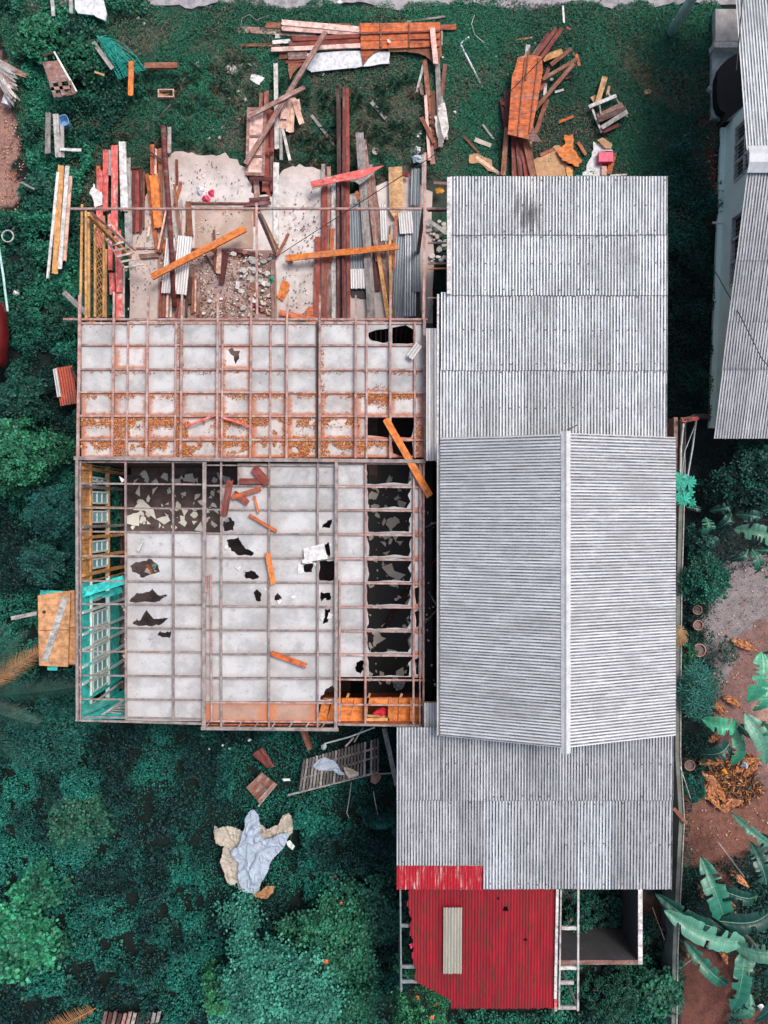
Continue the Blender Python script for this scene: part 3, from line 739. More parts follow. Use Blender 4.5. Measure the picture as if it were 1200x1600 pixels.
# gable roof
ze, zr = 4.5, 5.42
xe0, xr, xe1 = P(689,0,ze).x, P(884.5,0,zr).x, P(1055,0,ze).x
yg0, yg1 = P(0,684,ze).y, P(0,1148,ze).y
ng = 14; wg = (yg0 - yg1) / ng
for i in range(ng):
    ya = yg0 - i * wg
    for side, xa in ((0, xe0), (1, xe1)):
        dn = Vector((xa - xr, 0, ze - zr)); L = dn.length + .02
        lift = .004 * (i % 2)
        if side == 0:   # runs left: x dir must satisfy z = x × y up
            o = Vector((xr, ya, zr + lift)); corr('roof_sheet', o, (0,-1,0), dn, wg + .03, L, 'corr2', S, rag=.012)
        else:
            o = Vector((xr, ya - wg - .015, zr + lift)); corr('roof_sheet', o, (0,1,0), dn, wg + .03, L, 'corr2', S, rag=.012)
# ridge cap: two folded wings with a rounded top
rc = MB(); 
prof = [(-.16,-.055),(-.05,-.005),(-.035,.022),(0,.034),(.035,.022),(.05,-.005),(.16,-.055),(.16,-.06),(.05,-.012),(0,.02),(-.05,-.012),(-.16,-.06)]
n = len(prof); segs = 7
for s_ in range(segs):
    ya = yg0 + .06 - s_ * ((yg0 - yg1 + .16) / segs); yb = ya - (yg0 - yg1 + .16) / segs - .05; dz = .03 + .004 * (s_ % 2)
    vs = [(xr + x * .72, y, zr + z_ + dz) for y in (ya, yb) for x, z_ in prof]
    rc.add(vs, [(i, (i+1) % n, n + (i+1) % n, n + i) for i in range(n)] + [tuple(range(n))[::-1], tuple(range(n, 2*n))])
rc.build('ridge_cap', plain('ridge_zinc', (.62,.62,.63), .5, 0, 5, dark=.75), S)
# gable end walls and eaves gutter
for y in (yg0 - .25, yg1 + .25):
    MB().prism([Vector((xe0+.25, y+.05, 0)),Vector((xe0+.25,y-.05,0)),Vector((xe1-.25,y-.05,0)),Vector((xe1-.25,y+.05,0))], t=.01)
    g = MB(); zz = [(xe0+.2, ze-.12),(xr, zr-.14),(xe1-.2, ze-.12),(xe1-.2, 0),(xe0+.2, 0)]
    vs = [(x, y + s_, z_) for s_ in (-.04, .04) for x, z_ in zz]
    g.add(vs, [(0,1,2,3,4),(9,8,7,6,5)] + [(i,(i+1)%5,5+(i+1)%5,5+i) for i in range(5)]); g.build('gable_wall', 'grey', hr)
gt = MB(); gx = xe0 - .045
gp = [(-.05,0),(-.045,-.05),(0,-.07),(.045,-.05),(.05,0),(.042,0),(.036,-.042),(0,-.06),(-.036,-.042),(-.042,0)]
vs = [(gx + x, y, ze - .03 + z_) for y in (yat(694,ze), yat(1150,ze)) for x, z_ in gp]; n = len(gp)
gt.add(vs, [(i,(i+1)%n,n+(i+1)%n,n+i) for i in range(n)] + [tuple(range(n))[::-1], tuple(range(n,2*n))]); gt.build('gutter', 'corrwhite', hr)
# lower roof, two rows
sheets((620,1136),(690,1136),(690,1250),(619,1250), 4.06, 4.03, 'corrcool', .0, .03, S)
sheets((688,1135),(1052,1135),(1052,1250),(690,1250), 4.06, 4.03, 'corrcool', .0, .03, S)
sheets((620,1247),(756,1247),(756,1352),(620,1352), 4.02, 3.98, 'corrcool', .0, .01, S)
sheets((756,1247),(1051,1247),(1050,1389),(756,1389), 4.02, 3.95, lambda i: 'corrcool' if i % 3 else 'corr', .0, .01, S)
# red roof
sheets((620,1340),(757,1340),(757,1391),(622,1391), 3.96, 3.9, 'corrworn', .0, -.03, S, rag=.02)
zr0, zr1 = 3.72, 3.55
A = P(636,1384,zr0); wR = (P(871,1384,zr0) - A).length; 
def clipR(i0):
    def f(x, y):
        X = x + i0
        left = .0 + y * .085 + .03 * math.sin(y * 9) + .02 * math.sin(y * 23)
        return X > left
    return f
nR = 5; wi = wR / nR
hole_c = [(2.55, .62, .05), (3.07, 1.45, .035), (2.35,.35,.022)]
for i in range(nR):
    L = (P(0,1576,zr1).y - A.y) * -1
    def cl(x, y, i0=i*wi):
        X = x + i0
        if X < y * .085 + .03 * math.sin(y*9) + .02*math.sin(y*23): return False
        for hx, hy, r in hole_c:
            if (X-hx)**2 / (r*1.6)**2 + (y-hy)**2 / r**2 < 1: return False
        if y > 2.55 and X < 1.15 and (y - 2.55) > (X - .2) * .55: return False
        return True
    corr('roof_sheet', A + Vector((i*wi, 0, .004*(i%2))), (1,0,0), (0,-L,zr1-zr0), wi + .03, L, 'corrred', S, clip=cl, rag=.03, pitch=wi/round(wi/.0765))
o = P(693,1418,3.78); corr('roof_patch', o, (1,0,0), (0,-1,-.05), m_of(29,3.75), m_of(107,3.75), 'frp', S, pitch=.0765, rag=.015)
MB().bar(P(871,1388,3.80), P(867.5,1560,3.62), .07, .03).build('fascia', 'white', hr)
MB().bar(P(868,1540,3.63), P(868,1580,3.60), .06, .02).build('fascia', 'coral', hr)
# the timber carrying the red roof, left and right of it
def rib(x0,y0,x1,y1,w,zz,mat='metal',par=hr,name='batten'): return plank(P(x0,y0,zz), P(x1,y1,zz), m_of(w,zz), .05, mat, par, name)
rib(625.5,1388,627,1548,2.4,3.5)
for y, x1 in ((1445,640),(1509,652),(1532,652)): rib(626,y,x1,y,5,3.48)
rib(903,1388,902.5,1578,3,3.45,'palegrey'); rib(876,1388,873,1575,2.5,3.45,'palegrey')
for y, a, b_ in ((1449,877,902),(1511,873,901),(1534,872,896),(1573,870,901)): rib(a,y,b_,y,5,3.42,'palegrey')
for x, y in ((627,1545),(902,1575),(872,1575)):
    p = P(x,y,3.4); MB().box((p.x-.035,p.y-.035,0),(p.x+.035,p.y+.035,3.4)).build('post', 'metal', hr)
# walls under the roofs
def wbox(x0,y0,x1,y1,z0,z1,mat,name='wall'):
    return MB().box((x0,y0,z0),(x1,y1,z1)).build(name, mat, hr)
wbox(2.1, 7.9, 7.1, 7.98, 0, 3.85, 'grey'); wbox(7.02, 7.9, 7.1, 1.8, 0, 3.85, 'grey'); wbox(1.9, 7.9, 1.98, 1.8, 0, 3.85, 'darkbrown')
wbox(7.0, 1.8, 7.1, -5.3, 0, 4.4, 'grey'); wbox(1.6, 1.8, 1.68, -5.3, .0, 4.4, 'darkbrown')
wbox(7.0, -5.3, 7.08, -9.2, 0, 3.85, 'grey'); wbox(.6, -9.2, 4.2, -9.12, 0, 3.85, 'darkbrown'); wbox(.6, -5.6, .66, -9.2, 0, 3.85, 'grey')
# roofless concrete store room beside the red roof
tk = thing('concrete_store', 'small roofless concrete store with soot-stained floor and a white right wall edge', 'store room', P(940,1445,0))
zt = 2.35
x0, x1 = P(862,0,zt).x, P(1001,0,zt).x; ya, yb = P(0,1375,zt).y, P(0,1500,zt).y
MB().box((x1-.07,ya,0),(x1+.03,yb,zt)).build('wall', 'soot', tk); MB().box((x0,yb,0),(x1+.03,yb-.10,zt)).build('wall', 'soot', tk); MB().box((x0-.1,ya,0),(x0,yb-.1,zt)).build('wall', 'soot', tk)
MB().box((x0,ya,0),(x1-.07,yb,.08)).build('floor', 'soot', tk)
MB().box((x1-.08,ya,zt+.003),(x1+.04,yb-.1,zt+.035)).build('coping', 'white', tk); MB().box((x0,yb+.01,zt+.003),(x1-.09,yb-.11,zt+.03)).build('coping', 'mauve', tk)

# ================================================================ NEIGHBOUR HOUSE (top right)
hn = thing('neighbour_house', 'pale mint house at the right edge with barred windows under a corrugated gable roof', 'house', P(1190,400,0))
ZE, ZR = 2.3, 4.14
yr, yl = P(0,258,ZR).y, P(0,682,ZE).y
xv = 9.18
def nx(y): return xv + (y - 5) * .012
rn = MB()
for y in np.linspace(yl+.2, yr-.2, 6): rn.bar((9.6,y,ZE-.1+(y-yl)/(yr-yl)*(ZR-ZE)),(17,y,ZE-.1+(y-yl)/(yr-yl)*(ZR-ZE)),.06,.06)
rnf = rn.build('roof', 'frame', hn)
# four rows on the lower slope, ridge at the top; every row laps the one beneath
ys = [yr, P(0,405,3.5).y, P(0,500,3.1).y, P(0,575,2.75).y, yl]
def zl(y): return ZE + (y - yl) / (yr - yl) * (ZR - ZE) if y < yr else ZR - (y - yr) * .133
for r in range(4):
    a, b_ = ys[r], ys[r+1]
    for i in range(8 if r else 9):
        x = xv + .02*(r==3) + i * .765
        dn = Vector((0, b_ - a, zl(b_) - zl(a)))
        corr('roof_sheet', (x, a, zl(a) + .03*(3-r)/3 + .004*(i%2)), (1,0,0), dn, .80, dn.length + .06, 'corrn', rnf, rag=.004) if 'corrn' in M else corr('roof_sheet', (x, a, zl(a) + .012*(3-r) + .004*(i%2)), (1,0,0), dn, .80, dn.length + .06, 'corrcool', rnf, rag=.004)
for i in range(9):
    x = xv - .02 + i * .765; dn = Vector((0, -7.5, 1.0))
    corr('roof_sheet', (x, yr + 7.5, ZR + .05 - 1.0 + .004*(i%2)), (1,0,0), dn, .80, dn.length, 'corr', rnf)
cp = MB(); prof = [(-.32,-.09),(-.1,.02),(.12,.03),(.34,-.05),(.34,-.06),(.12,.02),(-.1,.01),(-.32,-.1)]; n = 8
vs = [(x, yr + .1 + y_, ZR + .15 + z_) for x in (xv - .04, 17) for y_, z_ in prof]
cp.add(vs, [(i,(i+1)%n,n+(i+1)%n,n+i) for i in range(n)] + [tuple(range(n))[::-1], tuple(range(n,2*n))]); cp.build('ridge_cap', plain('ridge_zinc_b', (.50,.52,.54), .5, 0, 5, dark=.75), rnf)
# left wall with barred windows, foot line slightly skewed to the roof
fa, fb = Vector((10.22, 2.6, 0)), Vector((10.56, 11.9, 0)); dW = (fb - fa).normalized(); nW = Vector((-dW.y, dW.x, 0))
def wpt(y, z_, off=0): 
    t = (y - fa.y) / dW.y; p = fa + dW * t + nW * off; return Vector((p.x, p.y, z_))
wins = [(9.85, 11.45), (6.75, 8.75)]
segs_ = [(2.6, 6.75, 0, 3.0), (8.75, 9.85, 0, 3.4), (11.45, 11.9, 0, 3.4), (6.75, 8.75, 0, .85), (9.85, 11.45, 0, .85), (6.75, 8.75, 2.1, 3.2), (9.85, 11.45, 2.1, 3.4)]
wl = MB()
for y0_, y1_, z0, z1 in segs_:
    a, b_ = wpt(y0_, z0), wpt(y1_, z0); vs = [wpt(y, min(z_, zl(y) - .12), o_) for z_ in (z0, z1) for y, o_ in ((y0_,0),(y1_,0),(y1_,-.15),(y0_,-.15))]
    wl.add(vs, [(0,1,2,3),(7,6,5,4),(0,4,5,1),(1,5,6,2),(2,6,7,3),(3,7,4,0)])
wl.build('wall', 'mintwall', hn)
MB().box(wpt(11.9,0,-.15), wpt(11.9,0,-.15)+Vector((7,-.15,zl(11.9)-.15))).build('wall', 'mintwall', hn); MB().box(wpt(2.6,0,-.15), wpt(2.6,0,-.15)+Vector((7,.15,ZE-.1))).build('wall', 'mintwall', hn)
ft = MB()
ft.add([wpt(y, z_, o_) for z_ in (0, .12) for y, o_ in ((2.6,.0),(11.9,.0),(11.9,.12),(2.6,.16))], [(7,6,5,4),(0,1,5,4),(1,2,6,5),(2,3,7,6),(3,0,4,7)]); ft.build('plinth', 'mintwall', hn)
for y0_, y1_ in wins:
    f = MB()
    for zz in (.87, 1.46, 2.06): f.bar(wpt(y0_,zz,.02), wpt(y1_,zz,.02), .06, .05)
    for y in np.linspace(y0_, y1_, 4): f.bar(wpt(y,.85,.02), wpt(y,2.1,.02), .05, .06, (1,0,0))
    w_ = f.build('window', 'white', hn)
    bb = MB()
    for y in np.linspace(y0_+.1, y1_-.1, 13): bb.bar(wpt(y,.87,.03), wpt(y,2.08,.03), .014, .014, (1,0,0))
    bb.build('window_bars', 'palegrey', w_)
    MB().add([wpt(y,zz,o_) for o_ in (-.08,-.1) for y, zz in ((y0_,.85),(y1_,.85),(y1_,2.1),(y0_,2.1))], [(0,1,2,3),(7,6,5,4)]).build('pane', 'gap', w_)
MB().tube([P(1113,348,.35), P(1131,349,.45)], .035).build('drain_pipe', 'plastic', hn)
# slabs by the neighbour's wall
sb = MB().box(P(1118,14,.3), P(1152,74,0)).build('concrete_slab', plain('slab_a', (.50,.47,.46), .9, 0, 4)); tag(sb, 'pale concrete slab at the upper end of the side passage', 'slab')
sb = MB().box(P(1116,74,.42), P(1150,79,0)).build('step', 'stone'); tag(sb, 'white step between the two slabs by the side passage', 'step')
sb = MB().box(P(1113,80,.2), P(1156,190,0)).build('concrete_slab', plain('slab_b', (.42,.48,.47), .9, 0, 3)); tag(sb, 'pale wet slab half hidden under the black shape', 'slab')
bt = MB(); pts = [(1150,84),(1137,92),(1126,103),(1121,118),(1120,140),(1121,160),(1126,172),(1133,176),(1129,190),(1140,182),(1166,160),(1166,84)]
bt.prism([P(x,y,.75 - .004*(1166-x)) for x, y in pts], t=.3); tag(bt.build('tarpaulin', 'dullblack'), 'black shape standing in for a dark recess by the mint house', 'tarpaulin')  # black shape added in place of a dark recess, not an actual tarpaulin
st = MB(); st.add(*[(lambda c, r: ([ (c.x + r*math.cos(a)*(1+.2*math.sin(3*a)), c.y + r*.8*math.sin(a), z_) for z_ in (.02,.2) for a in np.linspace(0,2*math.pi,8,endpoint=False)], [tuple(range(8,16))]+[(i,(i+1)%8,8+(i+1)%8,8+i) for i in range(8)]))(P(1109,143,0), .13)][0]); tag(st.build('stone', 'stone'), 'pale round stone at the edge of the wet slab', 'stone')
# ================================================================ VEGETATION
TE = np.array
def scatter(poly, dens, z0=0):
    """random points of the ground inside a polygon given as seen at height z0; dens per square metre"""
    xs = [p[0] for p in poly]; ys = [p[1] for p in poly]; k = (H - z0) / F
    A = (max(xs) - min(xs)) * (max(ys) - min(ys)) * k * k; n = int(A * dens)
    px = rng.uniform(min(xs), max(xs), n); py = rng.uniform(min(ys), max(ys), n)
    wx = (px - 600) * k; wy = (800 - py) * k
    jx = px + (fbm(wx, wy, 1.0) - .5) * 50; jy = py + (fbm(wy, wx, 1.0) - .5) * 50
    m = inpoly(jx, jy, poly); return wx[m], wy[m]
def stuff(o, label, cat): tag(o, label, cat); o['kind'] = 'stuff'; return o
# --- lawn: short narrow blades
LAWN = [(-20,-20),(110,-20),(110,8),(1128,8),(1130,300),(1120,420),(1045,420),(1045,385),(690,385),(690,285),(640,262),(520,290),(470,262),(430,300),(385,250),(270,235),(205,290),(205,500),(110,500)]
SLAB = [(212,505),(206,350),(230,318),(258,262),(275,246),(335,246),(355,246),(380,270),(392,300),(425,308),(445,275),(470,262),(505,272),(520,298),(560,298),(640,275),(690,300),(690,505)]
x, y = scatter(LAWN, 2300); px, py = 600 + x*F/H, 800 - y*F/H
worn = fbm(x, y, 1.5); k = ~inpoly(px, py, SLAB) & (rng.random(len(x)) < np.clip(1.1 - np.clip((worn - .50) * 9, 0, .75), 0, 1))
k &= ~((px > 1080) & (py > 170) & (fbm(x, y, .8) > .5))
x, y, worn = x[k], y[k], worn[k]; N = len(x); tall = fbm(x + 9, y, 1.1)
zz = .02 + rng.random(N) * (.05 + .13 * np.clip(tall - .45, 0, 1) * 3)
g = np.clip((fbm(x, y + 5, 2.6) - .3) * 2, 0, 1)[:, None]
c = (1 - g) * TE([.024,.105,.066]) + g * TE([.022,.185,.105]); c *= rng.uniform(.6, 1.45, (N, 1))
dry = rng.random(N) < .05 + .45 * np.clip((worn - .46) * 7, 0, 1); c[dry] = TE([.15,.135,.09]) * rng.uniform(.5, 1.4, (dry.sum(), 1))
stuff(leafmesh('grass', np.stack([x, y, zz], 1), rng.uniform(.05, .12, N), c, tilt=.5, aspect=.22), 'short green grass of the lawn above the house, worn thin in places', 'grass')
# tufts of taller grass, fanned outwards
def tufts(n, poly):
    tx, ty = scatter(poly, 6); ks = rng.choice(len(tx), min(n, len(tx)), False); P_, S_, A_, C_ = [], [], [], []
    for i in ks:
        m = int(rng.integers(18, 50)); a = rng.uniform(0, 2*np.pi, m); r = rng.uniform(.05, .26, m)
        P_.append(np.stack([tx[i]+np.cos(a)*r*.6, ty[i]+np.sin(a)*r*.6, .08+rng.random(m)*.1], 1)); S_.append(r*1.3 + .05)
        A_.append(np.stack([np.cos(a), np.sin(a), rng.uniform(-.1,.5,m)], 1)); b_ = TE([.03,.10,.06]) if rng.random() < .7 else TE([.13,.125,.085])
        C_.append(b_ * rng.uniform(.6, 1.5, (m, 1)))
    return leafmesh('tall_grass', np.vstack(P_), np.concatenate(S_), np.vstack(C_), tilt=.3, aspect=.06, axis=np.vstack(A_))
stuff(tufts(260, [(140,95),(360,95),(520,150),(660,120),(700,280),(440,300),(380,240),(140,230)]), 'loose tufts of tall grass among the timber piles on the lawn', 'grass')
# --- leafy ground cover
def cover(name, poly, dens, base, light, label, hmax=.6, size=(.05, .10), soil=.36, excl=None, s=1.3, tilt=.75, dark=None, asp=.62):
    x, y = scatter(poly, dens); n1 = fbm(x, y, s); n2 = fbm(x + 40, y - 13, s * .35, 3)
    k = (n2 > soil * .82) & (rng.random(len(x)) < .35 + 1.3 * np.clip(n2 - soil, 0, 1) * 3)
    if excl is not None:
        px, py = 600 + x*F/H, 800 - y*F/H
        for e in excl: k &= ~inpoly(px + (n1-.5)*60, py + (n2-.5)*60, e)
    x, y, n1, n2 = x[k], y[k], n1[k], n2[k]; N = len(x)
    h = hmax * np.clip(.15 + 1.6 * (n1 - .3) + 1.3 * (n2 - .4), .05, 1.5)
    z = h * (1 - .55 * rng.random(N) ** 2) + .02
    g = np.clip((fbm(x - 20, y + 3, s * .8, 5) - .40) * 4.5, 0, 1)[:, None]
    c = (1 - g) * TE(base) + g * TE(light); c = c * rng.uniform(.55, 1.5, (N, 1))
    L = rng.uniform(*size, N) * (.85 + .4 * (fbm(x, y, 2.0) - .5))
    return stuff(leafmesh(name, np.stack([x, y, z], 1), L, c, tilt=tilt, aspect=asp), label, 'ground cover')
B1, L1 = [.007,.045,.035], [.015,.135,.092]
LOW = [(-30,1120),(190,1085),(560,1088),(640,1150),(650,1380),(640,1640),(-30,1640)]
cover('undergrowth', LOW, 1500, [.004,.036,.033], [.013,.160,.122], 'deep emerald undergrowth filling the plot below the stripped house', .85, (.05,.105), excl=[[(315,1245),(470,1245),(475,1415),(330,1415)],[(450,1130),(625,1130),(625,1255),(450,1265)],[(370,1150),(450,1150),(450,1275),(370,1275)]])
cover('undergrowth', [(-30,500),(120,500),(125,560),(160,700),(200,745),(200,1090),(150,1130),(-30,1130)], 1500, [.004,.034,.029], [.015,.15,.10], 'dark green undergrowth along the left wall of the stripped house', .9, (.05,.10))
cover('undergrowth', [(30,60),(90,30),(160,20),(200,110),(235,160),(150,225),(130,330),(118,520),(-30,520),(-30,345),(30,335),(48,250),(20,130)], 1500, [.007,.058,.038], [.022,.19,.11], 'broad-leaved weeds covering the upper left corner of the plot', .45, (.06,.13), asp=.75, excl=[[(0,40),(40,90),(45,330),(-40,330),(-40,40)]])
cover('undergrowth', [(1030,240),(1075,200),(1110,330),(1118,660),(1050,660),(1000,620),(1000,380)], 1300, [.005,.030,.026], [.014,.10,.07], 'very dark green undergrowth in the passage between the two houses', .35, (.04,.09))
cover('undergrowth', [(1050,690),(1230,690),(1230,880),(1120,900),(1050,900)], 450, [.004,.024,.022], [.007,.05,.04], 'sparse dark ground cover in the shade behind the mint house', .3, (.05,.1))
cover('undergrowth', [(860,1395),(980,1380),(1062,1480),(1062,1640),(620,1640),(640,1560),(860,1570)], 1200, [.005,.04,.032], [.018,.16,.10], 'leafy undergrowth below the red roof and the store room', .5, (.05,.10), asp=.8)
cover('undergrowth', [(1050,900),(1110,890),(1110,1000),(1130,1060),(1070,1260),(1050,1260)], 900, [.005,.035,.03], [.012,.085,.062], 'low plants along the mossy boundary wall', .35, (.04,.09))
cover('undergrowth', [(1045,1250),(1080,1260),(1075,1420),(1040,1400)], 700, [.004,.035,.03], [.01,.08,.06], 'dark weeds in the corner behind the lower roof', .35, (.04,.09))
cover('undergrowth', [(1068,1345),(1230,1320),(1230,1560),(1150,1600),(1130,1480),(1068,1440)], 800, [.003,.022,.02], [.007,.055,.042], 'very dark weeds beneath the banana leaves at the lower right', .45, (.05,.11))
cover('undergrowth', [(-30,-30),(240,-30),(240,20),(160,30),(60,40),(-30,70)], 1100, [.010,.07,.045], [.022,.17,.10], 'weeds at the top left corner around the white plastic board', .3, (.06,.12), asp=.7)
cover('undergrowth', [(1140,1540),(1230,1500),(1230,1640),(1120,1640)], 700, [.005,.04,.033], [.012,.10,.07], 'weeds under the banana leaves in the lower right corner', .4, (.05,.11))
cover('undergrowth', [(300,1130),(640,1120),(640,1270),(490,1420),(310,1430)], 900, [.006,.055,.045], [.014,.15,.11], 'low weeds around the blue-grey sheet and the slatted panel', .22, (.04,.08))
for poly in ([(-500,-400),(1700,-400),(1700,-190),(-500,-190)], [(-500,1650),(1700,1650),(1700,2100),(-500,2100)], [(-500,-60),(-35,-60),(-35,1650),(-500,1650)], [(1240,720),(1700,720),(1700,1650),(1240,1650)]):
    cover('undergrowth', poly, 55, [.005,.04,.03], [.015,.12,.075], 'green undergrowth of the plots beyond the edges of the photo', .7, (.18,.38))
# --- shrubs and trees: trunk with limbs, crown of leaf clumps with gaps
def shrub(px, py, r_px, h, label, base, light, size=(.05,.10), n=5000, group=None, name='shrub', z=None, clumps=60, tilt=.6, asp=.6, sq=1.0, flowers=0, cat='shrub', crown='crown', shape=None):
    c = P(px, py, h * .7); r = m_of(r_px, h * .7); t = thing(name, label, cat, (c.x, c.y, 0), group)
    tr = MB(); tr.tube([(c.x, c.y, 0), (c.x + .03, c.y, h * .35), (c.x, c.y + .04, h * .6)], .035 + h * .012, 8, .03)
    for i in range(7):
        a = i * .9 + rng.uniform(0, .4); q = rng.uniform(.5, .85) * r
        tr.tube([(c.x, c.y, h * rng.uniform(.25, .5)), (c.x + math.cos(a)*q*.5, c.y + math.sin(a)*q*.5, h*.6), (c.x + math.cos(a)*q, c.y + math.sin(a)*q, h * .78)], .025, 6, .008)
    tr.build('trunk', 'trunk', t)
    P_, S_, C_ = [], [], []; cl = []
    clumps = int(clumps * 3.2); n = int(n * 1.15); m = n // clumps; base = TE(base) * .8; light = TE(light) * 1.25; NB = rng.random(64)
    for i in range(clumps):
        a = rng.uniform(0, 2*np.pi); q = math.sqrt(rng.random()) * (1 + .22*math.sin(3*a + px) + .13*math.sin(5*a+py))
        if shape is not None:
            ux, uy = shape[i % len(shape)]; cp = P(ux + rng.normal(0, r_px*.14), uy + rng.normal(0, r_px*.14), h*.7)
            q = min(1, math.hypot(cp.x - c.x, cp.y - c.y) / r); cx_, cy_ = cp.x, cp.y
        else: cx_, cy_ = c.x + math.cos(a)*q*r*.9, c.y + math.sin(a)*q*r*.9*sq
        cz = h * (.50 + .45 * math.sqrt(max(0, 1 - min(q,1)**2)) + rng.uniform(-.22, .06))
        cr = r * rng.uniform(.07, .20); v = rng.normal(0, .75, (m, 3)); v[:, 2] = np.abs(v[:, 2]) * .6 - .3
        P_.append(TE([cx_, cy_, cz]) + v * cr * rng.uniform(.3, 1, (m, 1))); S_.append(rng.uniform(*size, m))
        g = rng.random(); C_.append(((1-g)*TE(base) + g*TE(light)) * rng.uniform(.6, 1.4, (m, 1))); cl.append((cx_, cy_, cz + cr*.75))
    leafmesh(crown, np.vstack(P_), np.concatenate(S_), np.vstack(C_), parent=t, tilt=tilt, aspect=asp)
    for i in range(flowers):
        x_, y_, z_ = cl[(i * 7) % len(cl)]; b = MB(); vs = []; k = 10; R = rng.uniform(.05, .075)
        x_ += rng.normal(0,.1); y_ += rng.normal(0,.1)
        for j in range(k):
            a = 2*math.pi*j/k; rr = R * (1 if j % 2 else .72); vs.append((x_+rr*math.cos(a), y_+rr*math.sin(a), z_ + .06))
        vs += [(x_ , y_, z_ + .02), (x_, y_, z_+.075)]
        b.add(vs, [(j, (j+1)%k, k+1) for j in range(k)] + [((j+1)%k, j, k) for j in range(k)]); b.build('flower', 'flower', t)
    return t
V1, V2 = [.008,.065,.048], [.016,.16,.105]
shrub(20, 710, 62, 3.0, 'bright green bushy tree at the left edge, level with the ridge beam', [.012,.08,.045], [.03,.20,.10], (.06,.12), 12000, name='tree', cat='tree', clumps=70)
shrub(30, 620, 40, 1.6, 'small dark tree at the left edge above the bright green one', [.006,.045,.035], [.012,.09,.06], (.06,.11), 5000, name='tree', cat='tree', clumps=40)
shrub(88, 800, 50, 2.4, 'feathery dark tree touching the left side of the house frame', [.007,.05,.045], [.014,.12,.10], (.06,.10), 8000, name='tree', cat='tree', clumps=60, asp=.35)
shrub(70, 880, 42, 1.8, 'dark shrub just above the orange door panels', [.006,.045,.04], [.012,.09,.07], (.05,.10), 5500, clumps=50)
shrub(80, 1150, 70, 1.2, 'broad dark shrub below the orange door panels', [.006,.05,.04], [.012,.11,.085], (.05,.09), 8000, clumps=70)
shrub(22, 1470, 66, 2.6, 'bright green climbing shrub in the lower left corner', [.015,.11,.06], [.035,.26,.13], (.08,.14), 9000, clumps=70, asp=.85)
shrub(60, 1390, 34, 1.5, 'mid green shrub on the upper rim of the corner climber', [.010,.07,.045], [.02,.15,.085], (.06,.11), 3500, clumps=30, asp=.85)
shrub(120, 1290, 55, 1.0, 'sparse round-leaved shrub in the lower left undergrowth', [.010,.06,.04], [.03,.13,.08], (.06,.10), 4000, clumps=60, asp=.85)
shrub(440, 1530, 100, 2.6, 'large pale green shrub at the bottom edge left of the red roof', [.020,.13,.095], [.05,.27,.19], (.06,.10), 22000, clumps=130, asp=.75,
      shape=[(375,1450),(385,1475),(395,1500),(440,1490),(470,1510),(420,1530),(350,1560),(380,1570),(430,1575),(480,1560),(500,1545),(520,1580),(460,1600),(340,1590),(410,1550),(370,1530)])
shrub(345, 1550, 32, 2.2, 'yellow-green shrub at the left rim of the pale shrub', [.018,.12,.05], [.035,.22,.09], (.06,.10), 4000, clumps=30, asp=.75)
shrub(520, 1470, 75, 1.9, 'straggling mid green shrub with a few orange flowers left of the red roof', [.012,.08,.05], [.03,.18,.10], (.06,.10), 9000, clumps=80, flowers=5, asp=.8)
shrub(590, 1420, 55, 1.5, 'dark straggling shrub beside the left side of the red roof', [.006,.05,.035], [.015,.10,.065], (.06,.10), 5500, clumps=50, asp=.8)
shrub(545, 1560, 60, 1.7, 'drooping dark green shrub at the bottom between the pale shrub and the flowering one', [.010,.07,.045], [.02,.14,.08], (.06,.10), 6500, clumps=55, asp=.7)
shrub(655, 1575, 50, 3.9, 'rounded green bush with orange flowers over the lower left corner of the red roof', [.012,.09,.04], [.035,.20,.09], (.05,.09), 8500, clumps=70, flowers=8, asp=.5)
shrub(1185, 745, 62, 2.2, 'dense dark green tree at the right edge below the mint house', [.005,.035,.03], [.012,.085,.06], (.05,.10), 10000, name='tree', cat='tree', clumps=80)
shrub(1192, 700, 12, 2.4, 'small light green sprig above the dark tree at the right edge', [.012,.09,.06], [.02,.14,.09], (.05,.08), 350, clumps=8)
shrub(1103, 905, 42, 1.7, 'rounded emerald shrub right of the gable, above the plant pots', [.008,.065,.045], [.016,.13,.085], (.05,.09), 7000, clumps=60)
shrub(1090, 845, 26, 1.3, 'small dark shrub under the papaya', [.006,.04,.034], [.012,.08,.06], (.05,.09), 2600, clumps=30)
shrub(1030, 1550, 42, 1.2, 'round-leaved green shrub below the concrete store', [.014,.08,.05], [.028,.15,.09], (.07,.12), 5000, clumps=50, asp=.9)
shrub(960, 1560, 46, 1.1, 'dark shrub with strap leaves below the concrete store', [.008,.05,.035], [.015,.10,.06], (.09,.17), 3000, clumps=40, asp=.22)
shrub(905, 1425, 38, 1.3, 'bush growing inside the roofless concrete store', [.006,.045,.035], [.012,.085,.06], (.05,.10), 3400, clumps=32, flowers=1)
shrub(950, 1420, 40, 1.2, 'second bush inside the concrete store, against its white wall', [.005,.035,.03], [.010,.07,.05], (.05,.10), 3000, clumps=32)
shrub(1075, 1020, 16, .8, 'small light green herb between the boundary wall and the clay pots', [.012,.09,.05], [.02,.15,.08], (.04,.07), 900, clumps=14)
shrub(1135, 1020, 24, .6, 'thin grey-green herb on the bare soil beside the clay pots', [.03,.075,.06], [.05,.11,.085], (.03,.05), 1300, clumps=24)
shrub(1085, 1235, 22, .7, 'low dark plant below the clay pot by the boundary wall', [.006,.06,.05], [.012,.12,.09], (.05,.10), 1800, clumps=22, asp=.35)
shrub(60, 60, 40, .9, 'leafy bush at the top left beside the white plastic sheet', [.009,.075,.04], [.02,.16,.08], (.07,.13), 4000, clumps=40, asp=.8)
